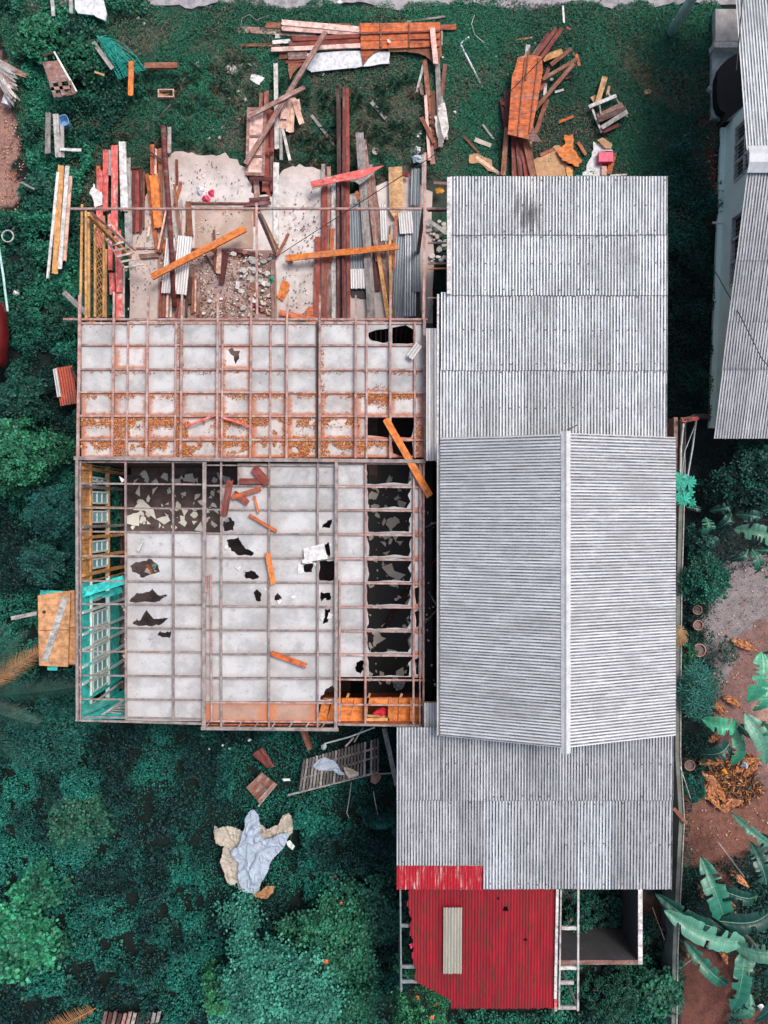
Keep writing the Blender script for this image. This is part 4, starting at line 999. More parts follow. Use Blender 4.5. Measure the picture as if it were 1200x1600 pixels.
shrub(130, 90, 44, .8, 'dark leafy bush between the wooden door and the green net', [.007,.06,.035], [.015,.11,.06], (.06,.12), 4000, clumps=40, asp=.8)
shrub(90, 500, 30, .8, 'dark bush between the plank stack and the house frame', [.005,.045,.03], [.012,.08,.05], (.05,.09), 2500, clumps=26)
shrub(60, 300, 34, .7, 'broad-leaved bush left of the plank stack', [.007,.055,.035], [.013,.10,.065], (.06,.12), 3000, clumps=34, asp=.8)
# --- leaves with radiating lobes (cassava, papaya)
def palmate(b, c, r, lobes=7, asp=.24, droop=.25):
    a0 = random.uniform(0, 6)
    for i in range(lobes):
        a = a0 + i * 2 * math.pi / lobes * .93; d = Vector((math.cos(a), math.sin(a), 0)); s = Vector((-d.y, d.x, 0)); rr = r * (1 - .12 * (i % 2))
        p0 = c; p1 = c + d*rr*.55 + s*rr*asp*.5 + Vector((0,0,.01)); p2 = c + d*rr - Vector((0,0,rr*droop)); p3 = c + d*rr*.55 - s*rr*asp*.5 + Vector((0,0,.01)); pm = c + d*rr*.55 - Vector((0,0,.012))
        b.add([p0, p1, p2, p3, pm], [(0, 4, 1), (4, 2, 1), (0, 3, 4), (4, 3, 2)])
M['cassava'] = plain('cassava_leaf', (.035, .20, .16), .5, .2, 5); M['papaya'] = plain('papaya_leaf', (.04, .42, .30), .5, .1, 5)
cs = thing('cassava_plant', 'teal cassava plant with star-shaped leaves beside the boundary wall', 'plant', P(1090,1078,0))
st = MB(); c0 = P(1090,1078,0)
lf = MB()
for i in range(60):
    a = i * 2.4; q = math.sqrt((i + .5) / 60); px, py = 1090 + math.cos(a)*q*30, 1080 + math.sin(a)*q*44; h = 1.7 - .7*q*q + random.uniform(-.25, .1)
    p = P(px, py, h); palmate(lf, p, random.uniform(.17, .26)); st.tube([c0 + Vector((0,0,.3)), (c0 + p)/2 + Vector((0,0,.1)), p - Vector((0,0,.02))], .012, 5, .006)
st.build('stem', 'trunk', cs); lf.build('leaves', 'cassava', cs)
pp = thing('papaya_plant', 'bright turquoise papaya crown at the right eave of the gable roof', 'plant', P(1078,775,0))
st = MB(); lf = MB(); base = P(1073,785,0); st.tube([base, P(1073,782,1.5), P(1073,776,2.6)], .06, 8, .04)
for i, (px, py, r) in enumerate(((1062,748,.26),(1075,755,.28),(1068,770,.24),(1066,782,.2),(1070,779,.26),(1081,785,.17),(1057,776,.16),(1080,752,.2),(1077,770,.2),(1063,760,.2))):
    p = P(px, py, 2.9 - .1*(i%3)); palmate(lf, p, r, 8, .36); st.tube([P(1073,776,2.55), p - Vector((0,0,.03))], .014, 5, .008)
st.build('stem', 'trunk', pp); lf.build('leaves', 'papaya', pp)
# --- banana plants
def bleaf_obj(a, b, w, za, zb, par, mat='bleaf', arch=.35, tears=3, side=0):
    a = P(*a, za); b = P(*b, zb); L = (b - a).length; d = (b - a); n = 26; hs_ = Vector((-d.y, d.x, 0)).normalized(); w = m_of(w, (za+zb)/2)
    vs = []; fs = []; mr = []
    tj = {random.randint(5, n-4): (random.choice((-1, 1)), random.uniform(.12, .3)) for _ in range(tears)}
    for i in range(n + 1):
        u = i / n; c = a + d * u + Vector((0, 0, arch * math.sin(math.pi * u * .9))) + hs_ * side * L * math.sin(math.pi * u)
        ww = w * .5 * (min(1, (u + .03) * 5) ** .6) * (min(1, (1 - u) * 3.2 + .02) ** .6) * (1 + .05*math.sin(i*1.7))
        for k, q in enumerate((-1, -.66, -.33, 0, .33, .66, 1)):
            cut = 0
            if i in tj and (q > 0) == (tj[i][0] > 0) and q != 0: cut = abs(q) ** 2 * tj[i][1] * w * .5
            vs.append(c + hs_ * (q * ww) + Vector((0, 0, -.10*abs(q)*w + .22*w*math.sin(abs(q)*1.6) + .012*math.sin(i*2.1 + q*3))) - d.normalized() * (cut - .10*w*abs(q)*(1-u)))
        mr.append(c + Vector((0, 0, .006)))
    for i in range(n):
        for k in range(6):
            q = (-1, -.66, -.33, 0, .33, .66, 1)
            if i in tj and ((k < 2 and tj[i][0] < 0) or (k > 3 and tj[i][0] > 0)): continue
            o = i*7 + k; fs.append((o, o+1, o+8, o+7))
    N = len(vs); vs += [v - Vector((0,0,.003)) for v in vs]; fs += [(x_[3]+N, x_[2]+N, x_[1]+N, x_[0]+N) for x_ in fs]
    o = MB().add(vs, fs).build('leaf', mat, par, smooth=True)
    # UV-free grain across the blade: turn the object's own axes along the leaf
    ang = math.atan2(d.y, d.x); me = o.data; R = Matrix.Rotation(-ang, 4, 'Z'); me.transform(R); o.rotation_euler = (0, 0, ang)
    r_ = MB().tube(mr, .014, 5, .005); r_o = r_.build('midrib', 'rib', o); 
    loc = o.matrix_local.to_3x3()
    v = Vector(r_o.location); r_o.location = R.to_3x3() @ v; r_o.data.transform(R)
    return o
def banana(label, base, hh, leaves, group='banana plants in the garden on the right'):
    t = thing('banana_plant', label, 'banana plant', P(*base, 0), group); b = P(*base, 0)
    MB().tube([b, b + Vector((.03,.02,hh*.5)), P(*base, 0) + Vector((0,0,hh))], .11, 10, .06).build('stem', 'wallmoss', t)
    for l in leaves:
        a, e, w = l[0], l[1], l[2]; m = l[3] if len(l) > 3 else 'bleaf'; sd = l[4] if len(l) > 4 else 0; lvl = l[5] if len(l) > 5 else 0
        bleaf_obj(a, e, w, hh + lvl - .1, hh - .45 + lvl, t, m, side=sd, tears=random.randint(5, 10))
c3 = ZM(1000, 1220, 4.21); 
banana('banana plant with a broad pale torn leaf reaching left towards the lower roof', (1150,1448), 2.0, [
 (c3(690,1060), c3(145,830), 34, 'bleafpale', .05, .35), (c3(560,930), c3(385,480), 34, 'bleaf', .02, .1), (c3(480,960), c3(90,725), 24, 'bleafdark', .03, .05),
 (c3(520,920), c3(880,800), 32, 'bleafdark', -.05, .2), (c3(690,1080), c3(590,1490), 30, 'bleaf', -.04, .3), (c3(575,1340), c3(280,1030), 22, 'bleaf', .04, 0),
 (c3(540,720), c3(760,735), 22, 'bleafdark', 0, 0), (c3(450,900), c3(640,1000), 28, 'bleafdark', 0, -.1), (c3(725,1110), c3(690,1400), 16, 'bleafdark', -.1, 0), (c3(720,1380), c3(550,1510), 18, 'bleaf', .15, -.1)])
banana('banana plant at the right edge with one pale leaf pointing left', (1215,1460), 2.2, [
 (c3(980,1090), c3(580,1050), 30, 'bleafpale', .03, .3), (c3(830,680), c3(710,385), 24, 'bleafdark', .03, .2), (c3(900,560), c3(780,330), 34, 'bleafdark', 0, 0), (c3(900,1150), c3(760,1250), 20, 'bleafdark', 0, -.3), (c3(860,430), c3(590,200), 15, 'bleafpale', .03, 0),
 (c3(1000,1180), c3(740,1560), 24, 'bleafdark', 0, -.5)])
c2 = ZM(1000, 900, 4.57)
banana('banana plant with three bright leaves beside the pile of dry leaves', (1152,1138), 1.7, [
 (c2(700,1065), c2(425,1010), 26, 'bleafbright', .04, .2), (c2(640,1190), c2(415,1260), 25, 'bleafdark', .04, .1), (c2(680,1090), c2(640,1340), 20, 'bleafbright', 0, 0), (c2(700,1060), c2(760,1120), 16, 'bleafdark', 0, 0)])
banana('banana plant at the right edge with a torn grey-green leaf over the soil', (1212,1140), 2.0, [
 (c2(745,980), c2(880,1330), 27, 'bleafpale', .03, .2), (c2(1000,1230), c2(830,1110), 24, 'bleafbright', 0, .1), (c2(1000,1060), c2(830,1040), 18, 'bleafbright', 0, 0), (c2(1010,1120), c2(870,1130), 20, 'bleafbright', 0, 0), (c2(980,1320), c2(900,1180), 20, 'bleafdark', 0, -.2)])
banana('banana plant at the right edge whose two leaves hang down towards the soil', (1222,1005), 2.1, [
 (c2(865,540), c2(750,890), 30, 'bleafbright', .02, .3), (c2(880,760), c2(790,955), 20, 'bleafbright', .03, 0), (c2(980,490), c2(840,545), 7, 'bleafbright', 0, .1)])
c1 = ZM(1000, 620, 5.33)
banana('banana plant at the right edge with a broad pale leaf below the dark tree', (1200,848), 1.8, [
 (c1(1120,1190), c1(760,1100), 27, 'bleafpale', -.03, .3), (c1(1000,1010), c1(775,975), 18, 'bleafdark', 0, 0), (c1(930,1270), c1(940,1470), 16, 'bleaf', 0, .1), (c1(1100,1270), c1(1020,1510), 20, 'bleaf', .05, .2),
 (c1(900,1270), c1(715,1360), 13, 'bleafdark', .03, 0), (c1(980,1280), c1(1100,1260), 14, 'bleaf', 0, 0)])
banana('young banana plant with dark drooping leaves under the dark tree', (1132,812), 1.3, [
 (c1(545,1005), c1(500,1165), 20, 'bleaf', .02, .1), (c1(770,890), c1(560,950), 17, 'bleafdark', .04, 0), (c1(760,970), c1(610,1105), 19, 'bleafdark', 0, 0), (c1(550,1150), c1(590,1270), 18, 'bleafdark', 0, -.2), (c1(390,920), c1(490,950), 8, 'bleafdark', 0, -.2)])
# --- coconut fronds at the left edge (one palm, its trunk just outside)
cp_ = thing('coconut_palm', 'coconut palm at the left edge whose fronds reach in below the orange door panels', 'palm', P(-52, 1085, 0))
MB().tube([P(-52,1085,0), P(-50,1085,2), P(-48,1088,3.4)], .15, 10, .10).build('trunk', 'trunk', cp_)
M['frond'] = plain('frond', (.012,.075,.05), .5, .3, 6); M['frondold'] = plain('withered_frond', (.42,.19,.075), .7, .2, 6)
def frond(a, b, za, zb, w, mat, par, drop=.3, name='frond'):
    a = P(*a, za); b = P(*b, zb); n = 46; m = MB(); d = b - a; s = Vector((-d.y, d.x, 0)).normalized(); dn = d.normalized(); w = m_of(w, za); rb = []
    for i in range(n + 1):
        u = i / n; c = a + d*u + Vector((0,0,drop*math.sin(math.pi*u*.8))); rb.append(c)
        if i < 2: continue
        l = w * (.35 + .65*math.sin(math.pi*min(1,u*.9+.08)))
        for sg in (-1, 1):
            e = c + (s*sg*.85 + dn*.6)*l*random.uniform(.85,1.1) - Vector((0,0,l*random.uniform(.2,.5))); mid = (c+e)/2 + Vector((0,0,l*.06)); t_ = dn*.011
            m.add([c - t_, c + t_, mid + t_*.9, e, mid - t_*.9], [(0,1,2,4),(4,2,3)] if sg < 0 else [(4,2,1,0),(3,2,4)])
    o = m.build(name, mat, par); MB().tube(rb, .018, 6, .006).build('frond_rib', mat if mat == 'frondold' else 'frond', o); return o
for a, b, zb, m in (((-45,1085),(42,985),3.0,'frond'),((-40,1088),(140,1068),2.9,'frond'),((-45,1092),(62,1128),2.7,'frond'),((-46,1096),(38,1195),2.6,'frond'),((-48,1080),(10,975),3.2,'frond'),((-40,1082),(66,1014),2.4,'frondold')):
    frond(a, b, 3.4, zb, 26, m, cp_)
fr = frond((150,1575), (60,1606), .5, .4, 18, 'frondold', None); tag(fr, 'withered orange palm frond lying at the bottom edge near the lower left corner', 'palm frond')
# --- dry leaves
def litter(name, pts, dens, palette, size, label, zf, asp=.5, tilt=.4):
    pos, C_ = [], []
    for poly, d in pts:
        x, y = scatter(poly, d * dens, zf); z_ = np.full(len(x), zf) + rng.random(len(x)) * .03
        pos.append(np.stack([x, y, z_], 1))
    pos = np.vstack(pos); N = len(pos); pal = TE(palette); C_ = pal[rng.integers(0, len(pal), N)] * rng.uniform(.6, 1.3, (N, 1))
    return stuff(leafmesh(name, pos, rng.uniform(*size, N), C_, mat='litter', tilt=tilt, aspect=asp), label, 'dry leaves')
# ================================================================ LOOSE TIMBER, SHEETS AND RUBBISH
def pk(ox, oy, s, rows, z=.1, group=None, cat='plank', t=.035):
    for k, r in enumerate(rows):
        x0, y0, x1, y1, w, mat, label = r[:7]; za = z + (r[7] if len(r) > 7 else 0); zb = za + (r[8] if len(r) > 8 else 0); kw = r[9] if len(r) > 9 else {}
        nm = kw.get('name', 'plank')
        o = plank(P(ox + x0/s, oy + y0/s, za), P(ox + x1/s, oy + y1/s, zb), m_of(w/s, za), kw.get('t', t), mat, None, nm, rag=kw.get('rag', .02), bend=kw.get('bend', 0))
        tag(o, label, kw.get('cat', cat), kw.get('group', group))
def flat(poly, z, mat, name, label, cat, t=.02, ox=0, oy=0, s=1, holes=(), jg=0, group=None, parent=None, tiltx=0, tilty=0):
    cx = sum(p[0] for p in poly)/len(poly); cy = sum(p[1] for p in poly)/len(poly)
    f = lambda q: [P(ox+x/s, oy+y/s, z + (x-cx)/s*tiltx + (y-cy)/s*tilty) for x, y in q]
    o_ = f(poly); 
    if jg: o_ = jag([tuple(p) for p in o_], jg, 3)
    o = MB().prism(o_, [f(h) for h in holes], t=t).build(name, mat, parent)
    if parent is None: tag(o, label, cat, group)
    return o
G1 = 'timbers of the pile at the top of the lawn'
pk(350, 0, 3, [
 (65,140,430,163,30,'mauve','long mauve-brown board sticking out furthest left of the lawn pile',.0),
 (75,215,262,214,13,'brown','thin brown lath poking out left under the lawn pile',.0),
 (195,121,640,126,24,'brown','short-ended brown plank under the two peach boards of the lawn pile',.03),
 (272,107,636,141,26,'pink','upper peach board at the top of the lawn pile',.12),
 (272,133,640,160,26,'pink','lower peach board lying against the upper one on the lawn pile',.09),
 (320,186,640,170,20,'redbrown','upper red-brown plank in the middle of the lawn pile',.10),
 (305,207,645,196,24,'redbrown','lower red-brown plank in the middle of the lawn pile',.07),
 (228,201,312,195,18,'white','short white board end at the left of the lawn pile',.05),
 (222,235,645,216,20,'pink','long pale pink batten along the lower side of the lawn pile',.13),
 (258,262,400,256,36,'brown','broad brown plank beside the white sheet of the lawn pile',.02),
 (300,265,390,262,34,'mauve','grey-mauve board stub under the white sheet of the lawn pile',.07),
 (290,293,380,287,14,'redbrown','thin dark red lath along the lower edge of the lawn pile',.03),
 (1010,131,1086,130,24,'orange','orange plank end sticking out right of the lawn pile',.02),
 (770,236,922,235,17,'amber','yellow batten under the big orange panel of the lawn pile',.07),
 (850,106,1035,80,9,'grey','notched grey lath behind the big orange panel of the lawn pile',.03),
 (1008,150,1012,270,18,'brown','brown lath standing out at the right end of the lawn pile',.04),
 (976,132,993,302,24,'pink','pale pink post crossing the right end of the big orange panel',.27),
 (1021,150,1021,215,8,'grey','thin grey stick right of the big orange panel',.06),
 (240,172,262,172,20,'palegrey','pale grey block end at the upper left of the lawn pile',.02),
], .08, G1)
pk(350, 0, 3, [
 (478,152,103,772,22,'mauve','longest brown pole lying diagonally from the lawn pile to the pink panelled door',.5,-.1,{'t':.07}),
 (378,412,122,547,20,'mauve','shorter brown pole crossing the long diagonal pole',.62,-.2,{'t':.06}),
], .08, 'diagonal poles')
# carved orange fascia panel with its arched brackets
cf = thing('carved_fascia', 'big orange boarded fascia panel with curved brackets on the lawn pile', 'fascia panel', P(625, 58, .2))
z2 = ZM(350, 0, 3)
def cpoly(pts, zm, z, mat, name, par, t=.03, jg=0):
    o_ = [P(*zm(x, y), z) for x, y in pts]
    if jg: o_ = jag([tuple(p) for p in o_], jg, 3)
    return MB().prism(o_, t=t).build(name, mat, par)
cpoly([(638,108),(640,150),(1012,143),(1012,104),(735,108)], z2, .30, 'orange', 'board', cf)
cpoly([(640,152),(641,190),(1012,182),(1012,145)], z2, .29, 'orange', 'board', cf)
cpoly([(641,192),(642,231),(900,222),(1010,216),(1012,184)], z2, .28, 'orange', 'board', cf)
for x in (735, 868): MB().bar(P(*z2(x,110),.33), P(*z2(x,222),.31), .05, .025).build('batten', 'brown', cf)
MB().bar(P(*z2(640,158),.33), P(*z2(1012,146),.33), .045, .03).build('batten', 'redbrown', cf)
MB().bar(P(*z2(868,182),.325), P(*z2(1012,180),.325), .04, .03).build('batten', 'redbrown', cf)
cpoly([(640,232),(742,228),(700,248),(672,275),(652,306),(648,270)], z2, .22, 'orange', 'bracket', cf)
arc = [(900,226),(1012,218),(1012,300),(985,312),(972,285),(945,262),(910,250),(860,244),(860,236)]
cpoly(arc, z2, .22, 'brown', 'bracket', cf); cpoly([(300,296),(372,296),(345,320),(322,345),(310,375),(300,330)], z2, .2, 'brown', 'bracket', cf)
flat([(380,250),(560,238),(776,240),(776,297),(640,312),(600,318),(410,338),(388,322),(396,290)], .16, 'plastic', 'plastic_sheet', 'white crumpled sheet under the lower side of the lawn timber pile', 'sheet', .03, 350, 0, 3, jg=.02)
flat([(765,183),(777,186),(782,195),(775,203),(767,197)], .36, 'shardwhite', 'paper_scrap', 'white scrap lying on the big orange fascia panel', 'scrap', .012, 350, 0, 3)
# right hand column of boards under the lawn pile
G2 = 'boards right of the lawn, running down from the timber pile'
pk(350, 0, 3, [
 (940,282,972,600,22,'brown','long brown board at the left of the column right of the lawn',.02),
 (960,600,978,770,22,'mauve','brown board ending the column right of the lawn',.04),
 (935,305,903,434,11,'palegrey','thin pale stick lying beside the top of the column right of the lawn',.0),
 (944,448,962,752,14,'pink','pale pink batten in the column right of the lawn',.10),
 (980,430,990,700,24,'brown','wide brown board in the middle of the column right of the lawn',.04),
 (925,552,985,672,18,'brown','short brown board lying askew across the column right of the lawn',.16),
 (1000,300,1015,692,22,'grey','long grey board down the column right of the lawn',.12),
 (1036,304,1022,452,18,'brown','short brown board at the right of the column right of the lawn',.02),
 (1016,455,1040,656,20,'grey','grey board at the right edge of the column right of the lawn',.06),
 (920,395,930,450,16,'mauve','short mauve board stub near the top of the column right of the lawn',.0),
 (885,620,878,740,9,'grey','thin dark stick left of the column right of the lawn',.0),
], .08, G2)
for i, (a, b_, c_) in enumerate((((985,545),(1005,540),(1030,660)),((1000,500),(1035,480),(1047,640)))):
    flat([a, b_, (c_[0]+8, c_[1]-40), c_, (c_[0]-15, c_[1]+(12 if i else 20)), (a[0]+8, a[1]+60)], .22+.02*i, 'palegrey', 'torn_sheet', ('lower' if i == 0 else 'upper') + ' torn grey sheet draped over the board column right of the lawn', 'sheet', .012, 350, 0, 3, jg=.03, tiltx=-.002)
# L-shaped white pipe
tag(MB().tube([P(*z2(1148,175),.07), P(*z2(1110,205),.07), P(*z2(1112,215),.07), P(*z2(1212,412),.07)], .035, 8).build('pipe', 'plastic', smooth=True), 'bent white pipe lying on the upper lawn', 'pipe')
# panelled door and the boards around it
dr = thing('panelled_door', 'brown-framed door with three pale pink panels beside the upper slab', 'door', P(397,223,.2))
def dq(x0, y0, x1, y1, sk=0): return [(x0, y0), (x0 - sk, y1), (x1 - sk, y1), (x1, y0)]
cpoly([(110,518),(200,500),(188,826),(102,822)], z2, .36, 'pink', 'panel', dr, .03)
for a, b_, w in (((115,515),(107,822),.09),((193,505),(183,826),.09),((110,512),(200,512),.1),((112,640),(194,640),.07),((110,733),(190,733),.07),((103,815),(188,818),.10)):
    MB().bar(P(*z2(*a),.365), P(*z2(*b_),.365 + .004*(a[0]%3)), w, .035).build('door_frame', 'mauve', dr)
G3 = 'boards beside the panelled door'
pk(350, 0, 3, [
 (200,430,190,900,22,'redbrown','red-brown board running down along the panelled door',.05),
 (176,440,172,520,18,'brown','brown board end above the panelled door',.0),
 (222,520,205,1180,22,'redbrown','long dark red board second right of the panelled door',.03),
 (225,545,226,900,16,'darkred','dark red batten right of the panelled door',.12),
 (243,300,248,700,20,'palegrey','long whitish board standing above the peach offcuts',.04),
 (245,765,245,1145,26,'white','off-white plank below the peach offcuts, full of nail holes',.14),
 (150,828,160,1000,26,'mauve','grey-mauve plank below the panelled door',.10),
 (120,840,225,842,18,'darkred','short dark red crossbar below the panelled door',.28),
 (200,704,235,706,18,'redbrown','small red-brown block bridging the boards by the panelled door',.28),
 (120,940,215,930,18,'darkred','lower dark red crossbar under the panelled door',.26),
 (266,545,269,752,14,'palegrey','upright pale lath under the peach offcuts',.0),
 (276,608,310,755,13,'palegrey','leaning pale lath under the peach offcuts',.03),
 (130,850,128,1110,18,'darkred','dark red board left of the rafter in the slab corner',.0),
], .2, G3)
pk(350, 0, 3, [
 (290,455,272,605,34,'peach','widest peach offcut of the fan of boards beside the diagonal poles',.1),
 (318,462,308,622,36,'peach','middle peach offcut of the fan of boards beside the diagonal poles',.13),
 (328,470,366,585,26,'peach','rightmost peach offcut of the fan, splayed out to the lower right',.16),
 (345,470,352,520,20,'peach','smallest peach offcut of the fan, tucked behind the others',.1),
 (285,500,280,560,30,'pink','pale pink offcut topmost on the fan of boards',.18),
], .1, 'peach offcuts')
# long boards between lawn and slab in the middle
G4 = 'long dark red boards running down the middle of the open bay'
pk(370, 200, 3.636, [
 (577,-225,590,1085,24,'darkbrown','darkest brown board, left of the long bunch down the open bay',.05),
 (612,-232,607,1085,20,'darkred','dark red board second from left in the long bunch down the open bay',.12),
 (628,-226,636,1085,20,'redbrown','red-brown board at the right of the long bunch down the open bay',.08),
 (600,290,606,1085,12,'darkred','narrow dark red board on top of the long bunch down the open bay',.2),
 (575,300,577,1085,14,'darkred','narrow dark red board at the left rim of the long bunch',.18),
], .33, G4)
G5 = 'boards lying across the slab under the open frame'
pk(370, 200, 3.636, [
 (698,30,765,1082,44,'grey','longest grey plank leaning slightly left to right across the open bay',.16),
 (722,70,800,760,26,'mauve','mauve board right beside the longest grey plank',.08),
 (752,210,880,1085,42,'mauve','wide pinkish board slanting down beside the grey plank',.05),
 (770,480,800,930,26,'darkred','dark red board hidden behind the wide pinkish one',.02),
 (800,690,862,1085,22,'amber','thin tan board slanting down near the stacked sheets',.12),
 (870,610,876,1085,15,'amber','thin yellow batten hanging beside the stacked sheets',.18),
 (905,500,888,800,16,'orange','thin orange lath beside the stacked sheets',.14),
 (885,535,880,640,20,'grey','short grey board stub above the orange cross plank',.10),
 (462,620,452,1085,32,'redbrown','left red-brown plank of the trio by the concrete slab edge',.05),
 (500,330,494,1085,30,'redbrown','middle red-brown plank of the trio by the concrete slab edge',.09),
 (530,560,520,1085,26,'mauve','right mauve plank of the trio by the concrete slab edge',.06),
 (523,220,520,560,24,'mauve','mauve board stub at the upper edge of the slab',.03),
 (492,205,490,600,22,'grey','grey board at the upper edge of the slab left of the mauve stub',.0),
 (550,310,552,1085,25,'palegrey','pale grey board beside the long dark red bunch',.07),
 (545,575,535,760,22,'orange','short pointed orange board on the trio of planks',.14),
 (1064,150,1062,440,26,'palegrey','pale post lying at the upper right corner of the open bay',.3),
 (845,420,850,700,12,'palegrey','thin pale lath between the sheets and the pinkish board',.05),
], .33, G5)
pk(370, 200, 3.636, [(282,742,918,676,34,'brightorange','bright orange plank lying across all the boards in the right of the open bay',.0,.05,{'t':.05})], .66)
pk(350, 0, 3, [(410,542,522,686,13,'grey','grey lath lying on the lawn left of the long dark boards',.0), (690,480,760,560,16,'grey','short weathered stick on the lawn right of the long dark boards',.0)], .08, 'sticks on the lawn')
flat([(862,224),(938,216),(945,300),(943,470),(905,530),(868,470)], .48, 'ply', 'plywood_board', 'yellowish plywood board standing at the upper edge of the open bay', 'board', .02, 370, 200, 3.636)
tb = thing('torn_fascia', 'torn pink-painted fascia board with a scalloped grey edge across the dark red boards', 'fascia board', P(540,275,.6))
z5 = ZM(370, 200, 3.636)
cpoly([(415,305),(560,268),(700,238),(838,212),(760,258),(690,290),(600,300),(500,322),(428,338)], z5, .78, 'coral', 'painted_face', tb, .02)
cpoly([(420,318),(430,352),(470,335),(520,318),(600,303),(640,300),(675,306),(696,322),(730,300),(790,245),(760,256),(690,288),(600,298),(500,320),(428,336)], z5, .76, 'palegrey', 'bare_edge', tb, .02)
# corrugated sheet stacks in the open bay
def csheet(zm, p0, p1, w, z, mat, label, name='corrugated_sheet', cat='corrugated sheet', group=None, pitch=.0765, par=None, dz=0, rag=.02, amp=.011, wave=0):
    a = P(*zm(*p0), z); b = P(*zm(*p1), z + dz); d = b - a; s = Vector((0,0,1)).cross(d).normalized()
    wm = w * (H - z) / F
    o = corr(name, a - s * wm/2, s, d, wm, d.length, mat, par, pitch=pitch, rag=rag, amp=amp, wave=wave)
    return tag(o, label, cat, group)
GC = 'corrugated sheets stored in the open bay'
csheet(z5, (675,430), (690,912), 27, .42, 'corrdark', 'dark corrugated sheet left of the longest grey plank', group=GC)
csheet(z5, (690,800), (692,912), 24, .47, 'corrwhite', 'short white sheet end lying on the dark one beside the grey plank', group=GC)
csheet(z5, (960,480), (930,1085), 26, .40, 'corrdark', 'leftmost dark sheet of the stack in the right corner of the open bay', group=GC)
csheet(z5, (990,475), (985,1070), 18, .46, 'corr', 'middle grey sheet of the stack in the right corner of the open bay', group=GC)
csheet(z5, (1022,470), (1022,930), 13, .50, 'corrdark', 'narrow sheet at the right of the stack in the right corner of the open bay', group=GC)
csheet(z5, (955,478), (965,600), 21, .52, 'corrwhite', 'white end of sheet at the head of the stack in the right corner', group=GC)
csheet(z5, (1018,230), (1012,440), 14, .50, 'corrdark', 'dark ridged sheet standing above the stack at the upper right of the open bay', group=GC, pitch=.12, amp=.025)
csheet(z5, (830,430), (838,640), 10, .45, 'corrwhite', 'narrow white sheet behind the pinkish board', group=GC)
for (a, b_, c_, d_), l in ((((650,915),(740,915),(738,965),(655,960)), 'black box end under the sheets beside the grey plank'), (((1000,930),(1042,920),(1050,1080),(985,1082)), 'black plastic under the sheet stack in the right corner of the open bay')):
    flat([a, b_, c_, d_], .36, 'dullblack', 'plastic_sheet', l, 'sheet', .03, 370, 200, 3.636, jg=.02)
# left heap in the open bay
z4 = ZM(100, 200, 4)
G6 = 'red and coral boards of the left heap in the open bay'
pk(100, 200, 4, [
 (366,88,380,520,44,'white','broad off-white board at the top of the left heap',.18),
 (395,190,408,745,44,'palegrey','broad grey-white board along the right of the coral boards',.10),
 (318,112,318,640,40,'coral','long coral board with a faded pink upper end in the left heap',.12),
 (338,640,348,1030,40,'coral','worn coral board in the lower middle of the left heap',.14),
 (350,1030,350,1188,44,'coral','lowest coral board of the left heap, below the beam gap',.08),
 (262,140,262,520,30,'coral','narrow coral board with a white worn head in the left heap',.16),
 (285,140,292,300,28,'palegrey','short whitish board stub between two coral boards',.10),
 (288,540,292,892,26,'coral','narrow coral board hanging down under the ladder',.08),
 (226,270,222,745,40,'coral','leftmost ragged coral board of the left heap',.10,0,{'rag':.09}),
 (300,910,306,1040,34,'coral','short red board stub near the foot of the left heap',.05),
 (266,760,262,1185,12,'amber','thin amber lath at the left rim of the left heap',.1),
 (218,240,214,290,22,'orange','small orange board end at the top left of the left heap',.06),
 (376,880,374,1185,12,'palegrey','thin pale lath along the lowest coral board',.1),
], .33, G6)
flat([(160,400),(185,345),(200,380),(235,400),(240,480),(195,500),(180,440)], .52, 'shardwhite', 'torn_board', 'torn white flap of board at the far left of the coral heap', 'board', .012, 100, 200, 4, jg=.03)
G7 = 'brown boards stacked upright right of the coral boards'
pk(100, 200, 4, [
 (415,265,412,655,20,'grey','leftmost grey-edged board of the small brown stack',.02),
 (437,260,436,655,18,'darkred','second board of the small brown stack',.05),
 (458,252,462,655,24,'redbrown','third and widest board of the small brown stack',.03),
 (484,262,480,650,16,'darkred','fourth board of the small brown stack',.06),
 (500,275,498,630,12,'brown','thin rightmost board of the small brown stack',.02),
 (418,252,478,250,10,'darkbrown','short dark crossbar at the head of the small brown stack',.10),
], .33, G7)
G8 = 'orange and brown boards of the heap around the dark red log'
pk(100, 200, 4, [
 (560,290,590,622,52,'brightorange','broad bright orange board of the heap beside the dark red log',.14,0,{'rag':.05}),
 (552,108,555,295,24,'orange','orange board end above the broad bright orange board',.06),
 (577,130,574,292,14,'peach','thin peach lath beside the orange board end',.09),
 (602,130,606,500,26,'brown','brown board directly left of the dark red log',.05),
 (520,290,588,780,22,'orange','orange-brown board slanting down left of the broad bright orange one',.05),
 (490,112,612,206,10,'darkbrown','thin dark stick slanting at the head of the heap',.18),
 (635,520,600,780,24,'brown','brown board slanting back under the broad orange one',.03),
 (655,440,590,760,10,'peach','thin pale lath crossing left of the log',.2),
 (705,200,708,352,16,'redbrown','short red stick standing right of the log',.0),
 (733,340,692,484,18,'orange','short orange board leaning against the right of the log',.08),
 (690,350,742,755,15,'brown','long brown lath right of the log over the pale sheets',.14),
 (735,450,728,660,10,'palegrey','thin pale lath right of the brown lath',.04),
 (778,462,790,685,34,'brown','brown board at the left side of the brown screed',.02),
 (540,580,528,680,14,'peach','small peach stub at the foot of the orange board',.1),
 (620,700,650,815,34,'orange','orange board end under the pale corrugated sheets',.0),
 (470,805,590,795,28,'mauve','mauve plank lying level at the doorway of the slab',.0),
], .36, G8)
lg = MB().tube([P(*z4(620,-10),.62), P(*z4(640,300),.6), P(*z4(665,640),.58), P(*z4(690,1120),.55)], .085, 12, .075).build('log', 'darkred', smooth=True)
tag(lg, 'long round dark red log lying over the heap in the left of the open bay', 'log')
